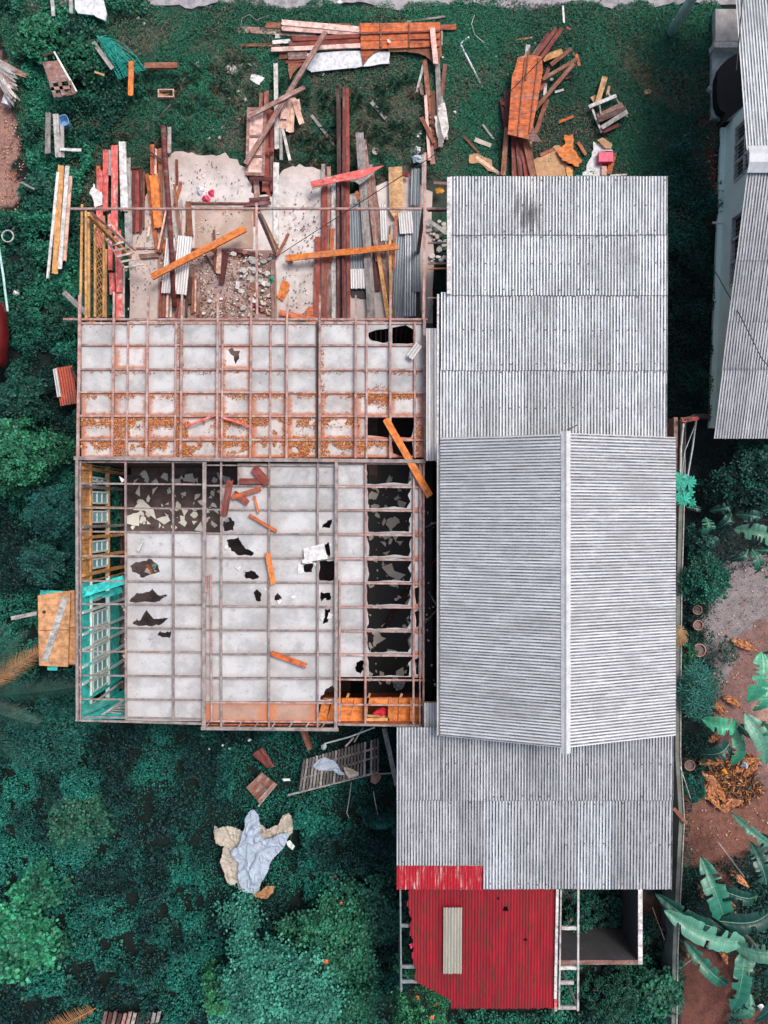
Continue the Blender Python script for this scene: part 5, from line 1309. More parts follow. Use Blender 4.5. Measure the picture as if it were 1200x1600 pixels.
pk(100, 200, 4, [(660,-5,660,160,22,'palegrey','pale board end lying right beside the head of the dark red log',.0)], .4)
csheet(z4, (758,676), (722,1038), 22, .58, 'corrwhite', 'wider pale corrugated sheet under the orange beam', group='pale sheets under the orange beam')
csheet(z4, (668,690), (636,1032), 14, .54, 'corrwhite', 'narrow pale corrugated sheet left of the dark red log under the orange beam', group='pale sheets under the orange beam')
bo = plank(P(*z4(550,935),.85), P(*z4(1135,632),.85), m_of(10,.8), .07, 'brightorange', None, 'beam', rag=.02); tag(bo, 'bright orange beam lying aslant over the log and pale sheets', 'beam')
# old wooden ladder hanging in the frame
ld = thing('ladder', 'rickety pinkish wooden ladder leaning over the coral boards', 'ladder', P(*z4(340,700), .5))
ra, rb = ((212,618),(392,892)), ((285,592),(512,870)); lz = lambda u: 1.9 - 1.0*u
for (p_, q_) in (ra, rb): MB().bar(P(*z4(*p_), lz(0)), P(*z4(*q_), lz(1)), .05, .05).build('rail', 'peach', ld)
for k in range(8):
    u = .05 + k*.125; l_ = [p_[0] + (q_[0]-p_[0])*u for p_, q_ in (ra, rb)], [p_[1] + (q_[1]-p_[1])*u for p_, q_ in (ra, rb)]
    MB().bar(P(*z4(l_[0][0], l_[1][0]), lz(u)+.03), P(*z4(l_[0][1], l_[1][1]), lz(u)+.03), .06, .03).build('rung', 'palegrey', ld)
# laths at the foot of the heap
G9 = 'laths standing at the foot of the log heap'
LL = [(600,1185,612,960,14,'redbrown'),(622,1185,628,1000,16,'brown'),(645,1185,650,1040,12,'peach'),(668,1185,675,1070,12,'palegrey'),(700,1185,720,1040,16,'redbrown'),(720,1185,742,1050,14,'brown'),
      (765,1185,770,1020,14,'darkbrown'),(785,1100,792,930,22,'darkbrown'),(803,1160,806,900,16,'brown'),(822,1150,824,955,10,'peach'),(840,1170,846,960,16,'mauve'),(858,1185,835,1110,12,'brown')]
wd = ['first lath from the left','second lath from the left','third lath, a short peach one,','fourth lath, a short pale one,','fifth lath, a red-brown one,','sixth lath, slightly leaning,','seventh lath, a dark one,','eighth and widest dark lath','ninth lath, a long brown one,','tenth lath, thin and peach,','eleventh lath, mauve,','last small lath on the right']
pk(100, 200, 4, [(a,b_,c_,d_,w,m,wd[i]+' at the foot of the log heap', .02*(i%4)) for i,(a,b_,c_,d_,w,m) in enumerate(LL)], .36, G9)
pk(100, 200, 4, [
 (938,640,948,895,15,'brown','thin brown lath standing on the slab under the orange beam',.05),
 (974,735,965,912,28,'peach','tan board end hanging below the orange beam',.12),
 (1015,780,985,972,34,'darkred','dark red board leaning below the orange beam',.05),
 (885,795,945,888,11,'darkbrown','short dark stick slanting left below the orange beam',.0),
 (1060,765,1215,795,22,'darkred','dark red board along the edge of the rubble room',.05),
], .36, 'boards below the orange beam')
pk(370, 200, 3.636, [
 (0,705,105,722,30,'darkred','dark red board along the sill of the rubble room left of the rafter',.0),
 (132,485,232,690,20,'amber','brown strut leaning down from the rafter to the pale plank',1.6,-1.4),
 (228,730,296,600,14,'brown','pointed brown splinter above the bright orange plank',.1),
 (40,440,195,425,22,'darkred','dark red board just above the beam beside the long white plank',.1),
 (245,1050,440,1090,30,'orange','orange board lying level at the lower edge of the open bay',.05),
 (205,760,208,1080,22,'mauve','brown board edging the rubble room on its right side',.0),
 (285,742,320,770,12,'brown','small brown splinter at the left end of the bright orange plank',.0),
], .36, 'boards around the rubble room')
flat([(228,950),(262,860),(298,885),(292,930),(262,985),(232,968)], .36, 'brightorange', 'plywood_piece', 'orange plywood piece lying on the slab right of the rubble', 'board', .015, 370, 200, 3.636, jg=.02)
flat([(390,1030),(440,1005),(440,1075),(400,1078)], .40, 'orange', 'plywood_piece', 'rounded orange plywood piece at the lower edge of the slab', 'board', .015, 370, 200, 3.636)
flat([(672,360),(690,355),(700,400),(684,420)], .6, 'orange', 'plywood_piece', 'small orange chip between the dark red boards and the grey plank', 'board', .015, 370, 200, 3.636)
# bits of plastic
def crumple(label, c, r, z, mat, cat='plastic scrap', name='plastic_scrap', n=9, hgt=.12):
    cx, cy = c; p = P(cx, cy, z); rr = m_of(r, z); b = MB(); vs = [(p.x, p.y, z + hgt)]
    for ring in (1, 2):
        for i in range(n):
            a = 2*math.pi*i/n + ring*.3; q = rr*ring/2*random.uniform(.6,1.25)
            vs.append((p.x+q*math.cos(a), p.y+q*math.sin(a), z + (hgt*random.uniform(.3,1) if ring == 1 else .0)))
    fs = [(0, 1+i, 1+(i+1)%n) for i in range(n)] + [(1+i, 1+n+i, 1+n+(i+1)%n, 1+(i+1)%n) for i in range(n)] + [tuple(range(1+n,1+2*n))[::-1]]
    return tag(b.add(vs, fs).build(name, mat), label, cat)
crumple('bright pink rag on the upper left of the slab', z4(885,440), 7, ZF, 'pinkplastic'); crumple('pink rag end lying right of the larger one on the slab', z4(918,405), 6, ZF, 'pinkplastic')
crumple('white plastic scrap beside the pink rags on the slab', z4(855,395), 9, ZF, 'plastic'); crumple('cyan plastic lid on the rubble beside the rafter', z5(198,862), 5, ZF+.1, 'papaya')
crumple('white plastic bag at the top end of the board column right of the slab', z5(1030,50), 9, .05, 'plastic'); crumple('grey plastic bag above the dark ridged sheet', z5(1020,175), 9, .35, 'bluecloth')
crumple('pink scrap beside the dark ridged sheet', z5(965,265), 5, .5, 'coral'); crumple('white scrap of plastic lying above the ridged sheet', z5(1025,125), 7, .1, 'shardwhite')
flat([(x_, y_) for x_, y_ in [(788+20*math.cos(a), 131+20*math.sin(a)) for a in np.linspace(0, 2*math.pi, 14, endpoint=False)]], .14, 'palegrey', 'lid', 'round white lid lying on the grass right of the grey plank', 'lid', .03, 370, 200, 3.636)
# rubble heap: individual chunks
def chunk(x, y, r, z, mat, name, label, cat, group):
    b = MB(); n = random.randint(5, 7); p = P(x, y, z); a0 = random.uniform(0, 6); rm = m_of(r, z); h = rm*random.uniform(.2,.55)
    tx, ty = random.uniform(-.4,.4), random.uniform(-.4,.4)
    el = random.uniform(.6, 1)
    ring = [(rm*math.cos(a0+2*math.pi*i/n)*random.uniform(.75,1.15), rm*el*math.sin(a0+2*math.pi*i/n)*random.uniform(.75,1.15)) for i in range(n)]
    vs = [(p.x+u, p.y+v, z) for u, v in ring] + [(p.x+u*.85, p.y+v*.85, z+h+u*tx+v*ty) for u, v in ring]
    b.add(vs, [tuple(range(n))[::-1], tuple(range(n, 2*n))] + [(i,(i+1)%n,n+(i+1)%n,n+i) for i in range(n)])
    return tag(b.build(name, mat), label, cat, group)
for i in range(120):
    x = random.gauss(398, 14); y = random.gauss(432, 26)
    if not (360 < x < 428 and 392 < y < 496): continue
    chunk(x, y, random.choice((1.5,2,3,3.5,4.5,6,7))*random.uniform(.8,1.1), ZF+.02+random.uniform(0,.12), random.choice(('rubble','stone','rubblebrown','rubble','palegrey')), 'concrete_chunk', 'pale broken concrete chunk in the rubble heap left of the slab edge', 'rubble', 'rubble heap in the open bay')
for i in range(55):
    chunk(random.uniform(315,425), random.uniform(462,497), random.uniform(1.2,4.5), ZF+.02+random.uniform(0,.06), random.choice(('rubble','rubblebrown','rubblebrown','shardwhite')), 'brick_fragment', 'small brick or board fragment strewn along the lower edge of the rubble room', 'rubble', 'fragments at the foot of the rubble room')
for i in range(16):
    chunk(random.uniform(311,345), random.uniform(335,400), random.uniform(1.5,3.5), ZF+.03, random.choice(('rubble','stone')), 'concrete_chunk', 'grey fragment scattered on the brown screed by the pink rags', 'rubble', 'fragments on the brown screed')
crumple('dark red metal basin in the lower corner of the rubble room', z5(110,1010), 12, ZF+.05, 'redpaint', 'basin', 'basin', hgt=.1)
flat([(1075,955),(1098,962),(1095,1008),(1070,1002)], ZF+.2, 'shardwhite', 'tile', 'small white rectangular tile on the rubble heap', 'tile', .02, 100, 200, 4)
litter('debris_crumbs', [([(250,400),(425,395),(425,500),(300,500),(250,440)], 1), ([(440,300),(500,280),(500,500),(440,500)], .2), ([(200,330),(300,245),(385,265),(385,330),(300,390),(200,500)], .13)], 330, [[.5,.44,.4],[.28,.13,.09],[.12,.08,.07],[.6,.55,.5]], (.02,.07), 'fine crumbs of brick and plaster on the floor of the rubble room', ZF+.03, .8, .3)
# rubble between the two houses
for i in range(30):
    chunk(random.uniform(671,697), random.uniform(345,412), random.uniform(2,6), .3+random.uniform(0,.1), random.choice(('rubble','beige','stone')), 'concrete_chunk', 'pale chunk in the narrow gap between the frame and the upper roof', 'rubble', 'rubble between the two houses')
pk(640, 260, 2.857, [(80,240,165,300,18,'palegrey','pale board lying aslant in the gap between the frame and the upper roof',.0),(100,600,85,680,14,'grey','grey board end low in the gap between the two houses',.0),(108,75,165,78,12,'mauve','brown board end above the gap between the two houses',.0)], .5, 'boards in the gap')
crumple('bright yellow leaf on the plants in the gap above the beam', (686,298), 7, .35, 'yellow', 'leaf', 'fallen_leaf', hgt=.05)
# ---------------------------------------------------------------- big orange heap right of the lawn
z3 = ZM(700, 0, 2.4)
of = thing('curved_fascia', 'large orange ribbed fascia board with a flared foot on the right-hand timber heap', 'fascia board', P(*z3(290,380), .3))
cpoly([(262,215),(300,205),(352,212),(356,262),(338,372),(318,470),(300,522),(224,503),(232,400),(240,285),(250,260)], z3, .66, 'orange', 'board', of, .03)
cpoly([(318,468),(330,500),(356,535),(320,530),(298,522)], z3, .655, 'mauve', 'flared_foot', of, .03)
for a, b_ in (((290,215),(262,510)),((340,215),(305,500)),((305,180),(290,300))): MB().bar(P(*z3(*a),.685), P(*z3(*b_),.685), .04, .03).build('rib', 'brown', of)
G10 = 'dark red and brown boards of the right-hand timber heap'
pk(700, 0, 2.4, [
 (427,108,345,225,15,'redbrown','longest red-brown board fanning up at the head of the right-hand heap',.35),
 (405,108,325,218,14,'redbrown','second red-brown board fanning up at the head of the right-hand heap',.3),
 (380,128,318,215,18,'darkred','third, dark board fanning up at the head of the right-hand heap',.25),
 (462,184,385,245,15,'brown','upper brown stick jutting right from the right-hand heap',.3),
 (486,222,352,300,13,'brown','middle brown stick jutting right from the right-hand heap',.35),
 (472,240,322,415,15,'brown','long brown stick jutting right from the right-hand heap',.4),
 (430,195,355,222,24,'amber','amber board under the brown sticks of the right-hand heap',.2),
 (371,375,328,500,17,'brown','brown board right of the flared foot of the fascia',.1),
 (480,205,492,250,12,'orange','small orange splinter at the tip of the brown sticks',.3),
 (300,172,292,232,16,'palegrey','pale grey board end at the head of the large orange fascia',.45),
 (238,362,208,398,16,'darkred','short dark red board left of the large orange fascia',.15),
 (202,370,218,478,18,'darkred','dark red board standing out left of the large orange fascia',.1),
 (218,340,228,480,20,'darkbrown','dark board under the left rim of the large orange fascia',.15),
 (220,480,206,660,18,'brown','leftmost board below the flared fascia',.15),
 (245,510,248,662,17,'redbrown','second board below the flared fascia',.12),
 (258,520,272,662,16,'darkred','third, dark board below the flared fascia',.18),
 (272,518,296,662,20,'redbrown','fourth board below the flared fascia',.14),
 (290,520,320,662,26,'brown','fifth and widest board below the flared fascia',.22),
 (318,500,300,562,14,'mauve','short board stub at the foot of the flared fascia',.1),
 (378,255,345,340,14,'redbrown','red-brown lath tucked right under the large orange fascia',.2),
 (245,285,250,330,16,'orange','orange board end at the upper left of the large fascia',.3),
], .1, G10)
pk(700, 0, 2.4, [
 (430,25,434,88,7,'white','short white stick standing alone at the top of the lawn'),
 (250,152,322,142,5,'amber','thin yellowish cane on the lawn left of the right-hand heap'),
 (415,460,470,438,10,'orange','small orange slat on the grass right of the heap'),
 (486,534,516,582,12,'orange','orange slat below the broken crate'),
 (443,107,460,114,10,'orange','tiny orange block at the head of the right-hand heap'),
 (365,315,362,358,12,'white','white slat right of the large orange fascia'),
 (400,348,433,338,8,'white','small white stick right of the brown sticks'),
 (440,298,462,288,8,'darkbrown','small black stick right of the heap'),
 (470,128,500,150,5,'darkbrown','thin dark twig above the broken crate'),
 (130,470,170,522,7,'grey','grey twig on the grass left of the heap'),
 (60,515,115,575,9,'brown','brown stick among the scraps above the roof corner'),
 (100,525,160,548,16,'beige','pale board scrap above the roof corner'),
 (105,590,195,655,12,'peach','peach lath among the scraps above the roof'),
 (345,585,400,560,14,'brown','brown lath over the tan cardboard'),
 (30,100,-8,104,16,'orange','short orange plank end at the top of the lawn pile'),
 (500,665,670,656,6,'palegrey','thin pale rod along the upper eave of the roof'),
 (478,662,540,664,7,'tealdark','thin green rod along the upper eave of the roof'),
], .09, 'small sticks on the lawn')
flat([(320,600),(360,580),(400,545),(440,555),(452,640),(440,662),(330,662)], .12, 'tan', 'cardboard', 'crumpled tan cardboard above the upper roof', 'cardboard', .02, 700, 0, 2.4, jg=.03)
flat([(405,565),(440,540),(438,505),(468,502),(470,560),(502,600),(490,625),(450,612),(425,590)], .2, 'brightorange', 'plywood_piece', 'bright orange splintered plywood above the upper roof', 'board', .02, 700, 0, 2.4, jg=.04, tilty=.004)
flat([(440,620),(470,625),(468,664),(448,664)], .16, 'amber', 'plywood_piece', 'small amber board just above the upper eave', 'board', .02, 700, 0, 2.4)
flat([(545,532),(590,535),(600,560),(580,600),(575,664),(505,664),(520,620),(540,570)], .12, 'shardwhite', 'board_sheet', 'crumbled whitish board sheet beside the red box', 'board', .02, 700, 0, 2.4, jg=.05)
flat([(560,525),(580,515),(616,540),(612,558),(590,556)], .22, 'tan', 'plywood_piece', 'tan plywood piece above the red box', 'board', .02, 700, 0, 2.4)
flat([(612,575),(634,573),(612,655),(594,650)], .2, 'orange', 'plywood_piece', 'orange board right of the red box', 'board', .02, 700, 0, 2.4)
flat([(80,580),(110,575),(165,600),(170,640),(195,655),(150,640),(120,612),(80,612)], .12, 'tan', 'cardboard', 'tan cardboard scrap above the left corner of the upper roof', 'cardboard', .02, 700, 0, 2.4, jg=.02)
rb_ = thing('red_box', 'small red and white box between the whitish board and the orange board', 'box', P(*z3(588,592), .1))
bx = lambda X0,Y0,X1,Y1,z0,z1: (P(*z3(X0,Y0),z1), P(*z3(X1,Y1),z0))
a, b_ = bx(566,568,610,620,.1,.34); MB().box((a.x,a.y,.1),(b_.x,b_.y,.34)).build('body', 'pinkplastic', rb_)
a, b_ = bx(572,563,606,582,.1,.36); MB().box((a.x,a.y,.345),(b_.x,b_.y,.38)).build('lid', 'plastic', rb_)
a, b_ = bx(576,622,592,664,.1,.2); MB().box((a.x,a.y,.1),(b_.x,b_.y,.2)).build('base', 'peach', rb_)
cr = thing('broken_crate', 'broken pale wooden crate with grey slats on the lawn right of the heap', 'crate', P(*z3(600,420), .1))
for r in ((528,402,630,360,13,'white',.3),(560,440,655,395,22,'mauve',.25),(562,452,668,408,20,'darkbrown',.3),(575,480,672,420,16,'palegrey',.36),(580,495,640,470,14,'darkred',.2),
          (536,400,575,498,7,'palegrey',.2),(600,350,612,372,5,'palegrey',.3),(588,290,560,385,20,'ply',.25),(604,325,596,360,10,'ply',.25),(568,395,572,430,5,'grey',.3),(630,372,672,440,6,'grey',.22),(540,380,560,370,30,'ply',.12)):
    plank(P(*z3(r[0],r[1]),r[6]), P(*z3(r[2],r[3]),r[6]), m_of(r[4]/2.4,.3), .03, r[5], cr, 'slat')
chunk(*z3(745,346), 7.5, .03, 'tan', 'brick', 'single orange-brown brick on the open lawn', 'brick', None)
# white bits on the lawn
for x, y, r in ((181,212,3),(323,165,3.5),(222,280,2.4),(187,395,2.6),(442,185,2.8),(475,207,3.6),(452,208,2.6),(388,300,3.4),(845,75,2.4),(826,43,2),(26,422,2.8),(215,605,2.5)):
    chunk(*z3(x, y), r, .05, 'shardwhite', 'board_chip', 'small white chip scattered on the right part of the lawn', 'chip', 'white chips on the right part of the lawn')
for x, y, r in ((465,350,2.4),(1026,270,2.2),(1083,525,3),(435,712,3.6),(408,688,3.4),(542,12,4.5),(10,420,2.5)):
    chunk(*z2(x, y), r, .05, 'shardwhite', 'board_chip', 'small white chip scattered on the middle of the lawn', 'chip', 'white chips on the middle of the lawn')
# ---------------------------------------------------------------- upper left corner
z1 = ZM(0, 0, 3)
dg = thing('wooden_door', 'weathered brown wooden door lying in the weeds with two lower panels gone', 'door', P(*z1(275,365), .5))
D = [(198,290),(282,282),(352,442),(262,458)]
cpoly([(198,290),(282,282),(325,378),(232,392)], z1, 1.02, 'mauve', 'door_leaf', dg, .03)
cpoly([(315,415),(338,412),(352,442),(262,458),(254,440),(320,428)], z1, 1.01, 'mauve', 'door_leaf', dg, .03)
for a, b_ in (((238,392),(262,456)),((280,388),(300,448)),((325,380),(350,442)),((240,418),(335,408))): MB().bar(P(*z1(*a),1.04), P(*z1(*b_),1.04), .10, .03).build('door_frame', 'mauve', dg)
MB().bar(P(*z1(255,244),1.00), P(*z1(360,430),1.00), .05, .05).build('painted_edge', 'windowpaint', dg); MB().bar(P(*z1(200,262),1.00), P(*z1(262,246),1.00), .06, .03).build('top_rail', 'darkbrown', dg)
pk(0, 0, 3, [
 (438,200,530,325,20,'grey','grey plank lying in the weeds beside the teal net',.3),
 (617,290,613,450,24,'brightorange','bright orange board standing alone at the edge of the weeds',.35),
 (680,314,835,312,26,'brown','brown log half sunk in the grass right of the orange board',.02,0,{'cat':'log','name':'log','t':.08}),
 (228,530,225,720,24,'grey','narrow grey plank in the weeds left of the blue tub',.3),
 (262,535,275,740,26,'palegrey','wide pale grey plank beneath the blue tub',.32),
 (292,590,295,738,16,'grey','second grey plank right beside the wide pale one',.3),
 (282,702,382,706,13,'white','short white batten touching the foot of the grey planks',.36),
 (300,1370,420,1482,24,'grey','grey plank pointing at the red corrugated sheet by the house frame',.5),
 (100,855,165,890,9,'grey','thin grey stick lying in the weeds at the far left',.4),
 (750,555,800,492,6,'darkbrown','thin dark stick on the grass below the tan crate',.1),
 (445,340,490,355,8,'amber','small dead branch end by the wooden door',.3),
], .42, 'boards in the upper left weeds')
pk(0, 200, 4, [
 (385,236,345,912,36,'amber','long amber plank in the middle of the stack left of the frame',.1),
 (365,280,300,940,17,'white','long white plank on the left of the stack left of the frame',.14),
 (424,240,376,882,24,'white','long white plank on the right of the amber one left of the frame',.16),
 (440,305,402,832,28,'peach','cream plank on the right side of the stack left of the frame',.08),
], .62, 'stack of four long planks left of the frame')
flat([(350,-5),(455,-10),(485,0),(500,62),(494,97),(450,78),(440,70),(365,62),(352,40)], .62, 'plastic', 'plastic_board', 'white plastic board with raised rim at the top left edge', 'board', .05, 0, 0, 3)
for (a, b_), l in ((((246,-10),(253,76)), 'left white post under the top edge beside the plastic board'), (((334,-10),(337,62)), 'right white post next to the plastic board at the top edge')):
    q = plank(P(*z1(*a),.6), P(*z1(*b_),.4), m_of(5,.5), .05, 'white', None, 'post'); tag(q, l, 'post')
# teal net: crumpled cords
nb = MB()
for i in range(26):
    u = i/25; a = P(*z1(452+u*60+random.uniform(-8,8), 168+u*10), .55); b_ = P(*z1(560+u*120+random.uniform(-10,10), 372-u*45), .5); m1 = a.lerp(b_, .35) + Vector((random.uniform(-.12,.12), random.uniform(-.12,.12), .1)); m2 = a.lerp(b_, .7) + Vector((random.uniform(-.12,.12), random.uniform(-.12,.12), .08))
    nb.tube([a, m1, m2, b_], .011, 4)
for i in range(18):
    u = i/17; a = P(*z1(450+u*130, 200+u*165), .6); b_ = P(*z1(500+u*175, 165+u*165), .6); nb.tube([a, a.lerp(b_,.5)+Vector((random.uniform(-.1,.1),random.uniform(-.1,.1),.06)), b_], .009, 4)
tag(nb.build('net', 'net'), 'crumpled teal plastic net caught in the weeds beside the orange board', 'net')
bu = thing('bucket', 'small blue tub tipped on the grey planks', 'tub', P(*z1(310,583), .4)); c = P(*z1(310,583), .4)
rg_ = MB(); k = 14; vs = []
for zz, r in ((.0,.13),(.22,.17),(.22,.15),(.03,.115)):
    for i in range(k): a = 2*math.pi*i/k; e_ = 1/ max(abs(math.cos(a)), abs(math.sin(a)))**.6; vs.append((c.x+r*e_*math.cos(a+.3), c.y+r*e_*math.sin(a+.3), .4+zz))
fs = [(j*k+i, j*k+(i+1)%k, (j+1)*k+(i+1)%k, (j+1)*k+i) for j in range(3) for i in range(k)] + [tuple(range(k))[::-1], tuple(range(3*k, 4*k))]
rg_.add(vs, fs).build('body', 'blue', bu)
crt = thing('tan_box', 'small tan wooden box open on the grass below the brown log', 'box', P(*z1(785,455), .05))
a, b_ = P(*z1(748,432),.05), P(*z1(822,470),.05)
for q in ((a.x,a.y,b_.x,a.y-.03),(a.x,b_.y,b_.x,b_.y+.03),(a.x,a.y-.031,a.x+.03,b_.y+.031),(b_.x-.03,a.y-.031,b_.x,b_.y+.031)): MB().box((q[0],q[1],.05),(q[2],q[3],.22)).build('side', 'peach', crt)
MB().box((a.x+.031,a.y-.031,.06),(b_.x-.031,b_.y+.031,.09)).build('bottom', 'tan', crt); crt.rotation_euler[2] = 0
for x, y, r, l in ((925,310,9,'white cloth scrap on the grass in the upper middle, the left one'),(1085,325,10,'white cloth scrap left of the lawn pile, beside the dry tufts')):
    crumple(l, z1(x, y), r, .04, 'stone', 'cloth scrap', 'cloth_scrap'); 
flat([(1060,310),(1100,288),(1180,297),(1180,308),(1110,310),(1085,345),(1065,340)], .08, 'stone', 'cloth_strip', 'long pale cloth strip left of the lawn pile', 'cloth', .02, 0, 0, 3, jg=.02)
flat([(1170,370),(1180,345),(1240,365),(1215,398)], .08, 'shardwhite', 'board_chip', 'flat whitish board chip left of the peach fan of boards', 'chip', .02, 0, 0, 3, jg=.02)
for x, y, r, z_ in ((1060,420,3.5,.05),(1078,465,3,.05),(1115,430,4,.05),(1150,470,4,.05),(1047,600,4,.06),(1030,645,3.2,.05),(1010,380,2,.05),(1000,610,2.5,.05),(1050,725,2.5,.05),(980,650,4,.05),(648,85,3,.05),(676,110,2.5,.05),(1122,560,3,.05)):
    chunk(*z1(x, y), r, z_, 'stone', 'stone', 'small pale stone in the grass between the weeds and the upper slab', 'stone', 'pale stones in the grass')
chunk(*z1(1118,495), 3.4, .05, 'yellow', 'fallen_fruit', 'small orange fruit on the grass left of the peach fan', 'fruit', None)
# driftwood-like fallen trunk at the left edge
dw = thing('dead_trunk', 'bleached grey dead tree trunk splitting at the upper left edge', 'dead tree', P(8,120,0))
for i in range(26):
    u = i/25; x0, y0 = -40 + 30*u + random.uniform(-8,8), 265 + 90*u + random.uniform(-14,14); L_ = random.uniform(60, 175); an = .55 + .45*u + random.uniform(-.12,.12)
    plank(P(*z1(x0, y0), .62 - .1*u), P(*z1(x0 + L_*math.cos(an), y0 + L_*math.sin(an)), .45 + random.uniform(-.1,.1)), random.uniform(.06,.16), .04, random.choice(('grey','palegrey','mauve','grey')), dw, 'splinter', rag=.1)
cup = thing('can', 'white and brown can lying below the dead trunk at the left edge', 'can', P(*z1(35,455), .1))
MB().tube([P(*z1(42,415),.25), P(*z1(40,440),.25)], .12, 12).build('lid', 'terracotta', cup, smooth=False); MB().tube([P(*z1(40,441),.25), P(*z1(30,495),.22)], .12, 14, .15).build('body', 'plastic', cup)
tag(MB().tube([P(12+9*math.cos(a), 369+9*math.sin(a), .5) for a in np.linspace(0, 2*math.pi, 21)], .022, 6).build('hoop', 'palegrey'), 'thin grey hoop lying in the weeds at the left edge', 'hoop')
tag(MB().tube([P(-2,385,.8), P(5,430,.8), P(12,487,.8)], .035, 8).build('pole', 'pole'), 'pale green pole at the left edge below the hoop', 'pole')
crumple('white and blue scrap in the weeds left of the plank stack', (26,458), 6, .35, 'plastic')
# dark red drum lying at the left edge
dd = MB(); 
dd.tube([P(-16,480,.9), P(-14,486,.9), P(-10,523,.95), P(-13,562,.9), P(-15,568,.9)], .42, 20, .42); 
tag(dd.build('water_tank', 'redpaint', smooth=True), 'rounded dark red tank just showing at the left edge', 'tank')
csheet(lambda x, y: (x, y), (98,573), (108,632), 28, .75, 'corrrust', 'rusty orange-red corrugated sheet leaning by the left side of the house frame', wave=.03)
csheet(lambda x, y: (x, y), (86,576), (93,620), 7, .8, 'corrwhite', 'narrow white sheet strip lying on the rusty red sheet')
pk(0,0,1,[(112,575,122,600,4,'darkbrown','dark stick between the rusty sheet and the house frame',.5)],.3)
# orange doors stacked outside the left wall
def door(quad_, z, mat, label, stripe=False):
    t = thing('door', label, 'door', P((quad_[0][0]+quad_[2][0])/2, (quad_[0][1]+quad_[2][1])/2, z - .04), 'orange doors dumped beside the left wall')
    MB().prism([P(x, y, z) for x, y in quad_], t=.04).build('door_leaf', mat, t)
    def lp(u, v):
        a, b_, c_, d_ = [Vector((*q, 0)) for q in quad_]; p = a.lerp(b_, u).lerp(d_.lerp(c_, u), v); return p.x, p.y
    MB().bar(P(*lp(0.02,.5), z+.004), P(*lp(.98,.5), z+.004), .02, .012).build('board_joint', 'brown', t)
    if stripe:
        MB().bar(P(*lp(.85,.06), z+.012), P(*lp(.2,.93), z+.012), .2, .02).build('brace', 'palegrey', t); c = P(*lp(.2,.24), z+.01); MB().tube([c, c+Vector((0,0,.05))], .045, 10).build('handle', 'darkbrown', t)
    return t
M['doorpaint'] = wood('door_paint', (.72,.34,.15), (.82,.44,.21), (.6,.27,.12), .3, var=.05)
door([(72,928),(116,922),(118,1038),(76,1040)], 1.02, 'doorpaint', 'lower orange door, mostly hidden beneath the upper one, by the left wall'); door([(59,930),(110,926),(106,1042),(61,1040)], 1.15, 'doorpaint', 'upper orange door with a pale diagonal brace by the left wall', True)
for q, l in (([(63,922),(108,924),(108,928),(62,929)], 'turquoise board edge above the orange doors'), ([(74,1040),(90,1041),(89,1048),(74,1047)], 'turquoise board end below the orange doors')): flat(q, 1.0, 'teal', 'board', l, 'board', .04)
pk(0,0,1,[(18,966,58,958,6,'grey','grey plank sticking out left of the orange doors',.9), (112,930,118,1040,4,'mauve','narrow brown plank right of the orange doors',.6)],.1)
# ---------------------------------------------------------------- below the stripped house
zb = ZM(300, 1120, 3.333)
pl = thing('slatted_fence_panel', 'grey slatted wooden panel lying in the undergrowth below the house', 'fence panel', P(*zb(770,250), .4))
for i in range(24):
    u = i/23; a = (585+u*383, 222-u*112); b_ = (563+u*405, 388-u*98)
    if i in (20,): continue
    plank(P(*zb(*a),.62+random.uniform(-.01,.01)), P(*zb(*b_),.6), .065, .02, random.choice(('slatdark','slatdark','grey')), pl, 'slat', rag=.01)
for a, b_ in (((590,262),(968,160)),((575,320),(970,205)),((500,407),(972,288))): MB().bar(P(*zb(*a),.57), P(*zb(*b_),.57), .05, .04).build('rail', 'grey', pl)
def cloth(name, label, poly, zm, z, mat, cat, amp=.12, folds=5, seed=0, thick=.02):
    """a draped sheet: outline filled by a folded surface"""
    pts = [P(*zm(x, y), z) for x, y in poly]; xs = [p.x for p in pts]; ys = [p.y for p in pts]
    n = 130; X = np.linspace(min(xs), max(xs), n); Y = np.linspace(min(ys), max(ys), n); xx, yy = np.meshgrid(X, Y)
    wx = xx + (fbm(xx*3+seed, yy*3, 1.0) - .5)*.12; wy = yy + (fbm(yy*3, xx*3+seed, 1.0) - .5)*.12
    ins = inpoly(wx, wy, [(p.x, p.y) for p in pts])
    rdg = lambda k_, s_: 1 - np.abs(2*fbm(xx*k_+seed, yy*k_ + .6*np.sin(xx*2+seed), s_, 2) - 1)*2.2
    zz = z + amp * (rdg(1.6, .9)**3*.9 + rdg(3.3, .8)**3*.5 + rdg(6.5, .9)**2*.16) + amp*.25*np.sin((xx*np.cos(seed)+yy*np.sin(seed))*folds + 3*fbm(xx, yy, .7))
    v = np.stack([xx, yy, zz], -1).reshape(-1, 3); J, I = np.nonzero(ins[:-1,:-1] & ins[1:,1:] & ins[1:,:-1] & ins[:-1,1:]); a = J*n+I
    T = np.stack([a, a+1, a+n+1, a+n], 1); N_ = len(v)
    o = MB(); o.v = np.vstack([v, v - (0,0,thick)]).tolist(); o.f = T.tolist() + (T[:,::-1]+N_).tolist()
    used = sorted(set(i for f in o.f for i in f)); mp_ = {u: i for i, u in enumerate(used)}; o.v = [o.v[u] for u in used]; o.f = [tuple(mp_[i] for i in f) for f in o.f]
    ob = o.build(name, mat, smooth=True); return tag(ob, label, cat)
cloth('sheet', 'pale blue-grey sheet draped over the slatted panel', [(628,250),(655,220),(685,208),(742,226),(760,250),(798,306),(770,302),(735,278),(690,282),(650,268)], zb, .66, 'bluecloth', 'sheet', .07, seed=1)
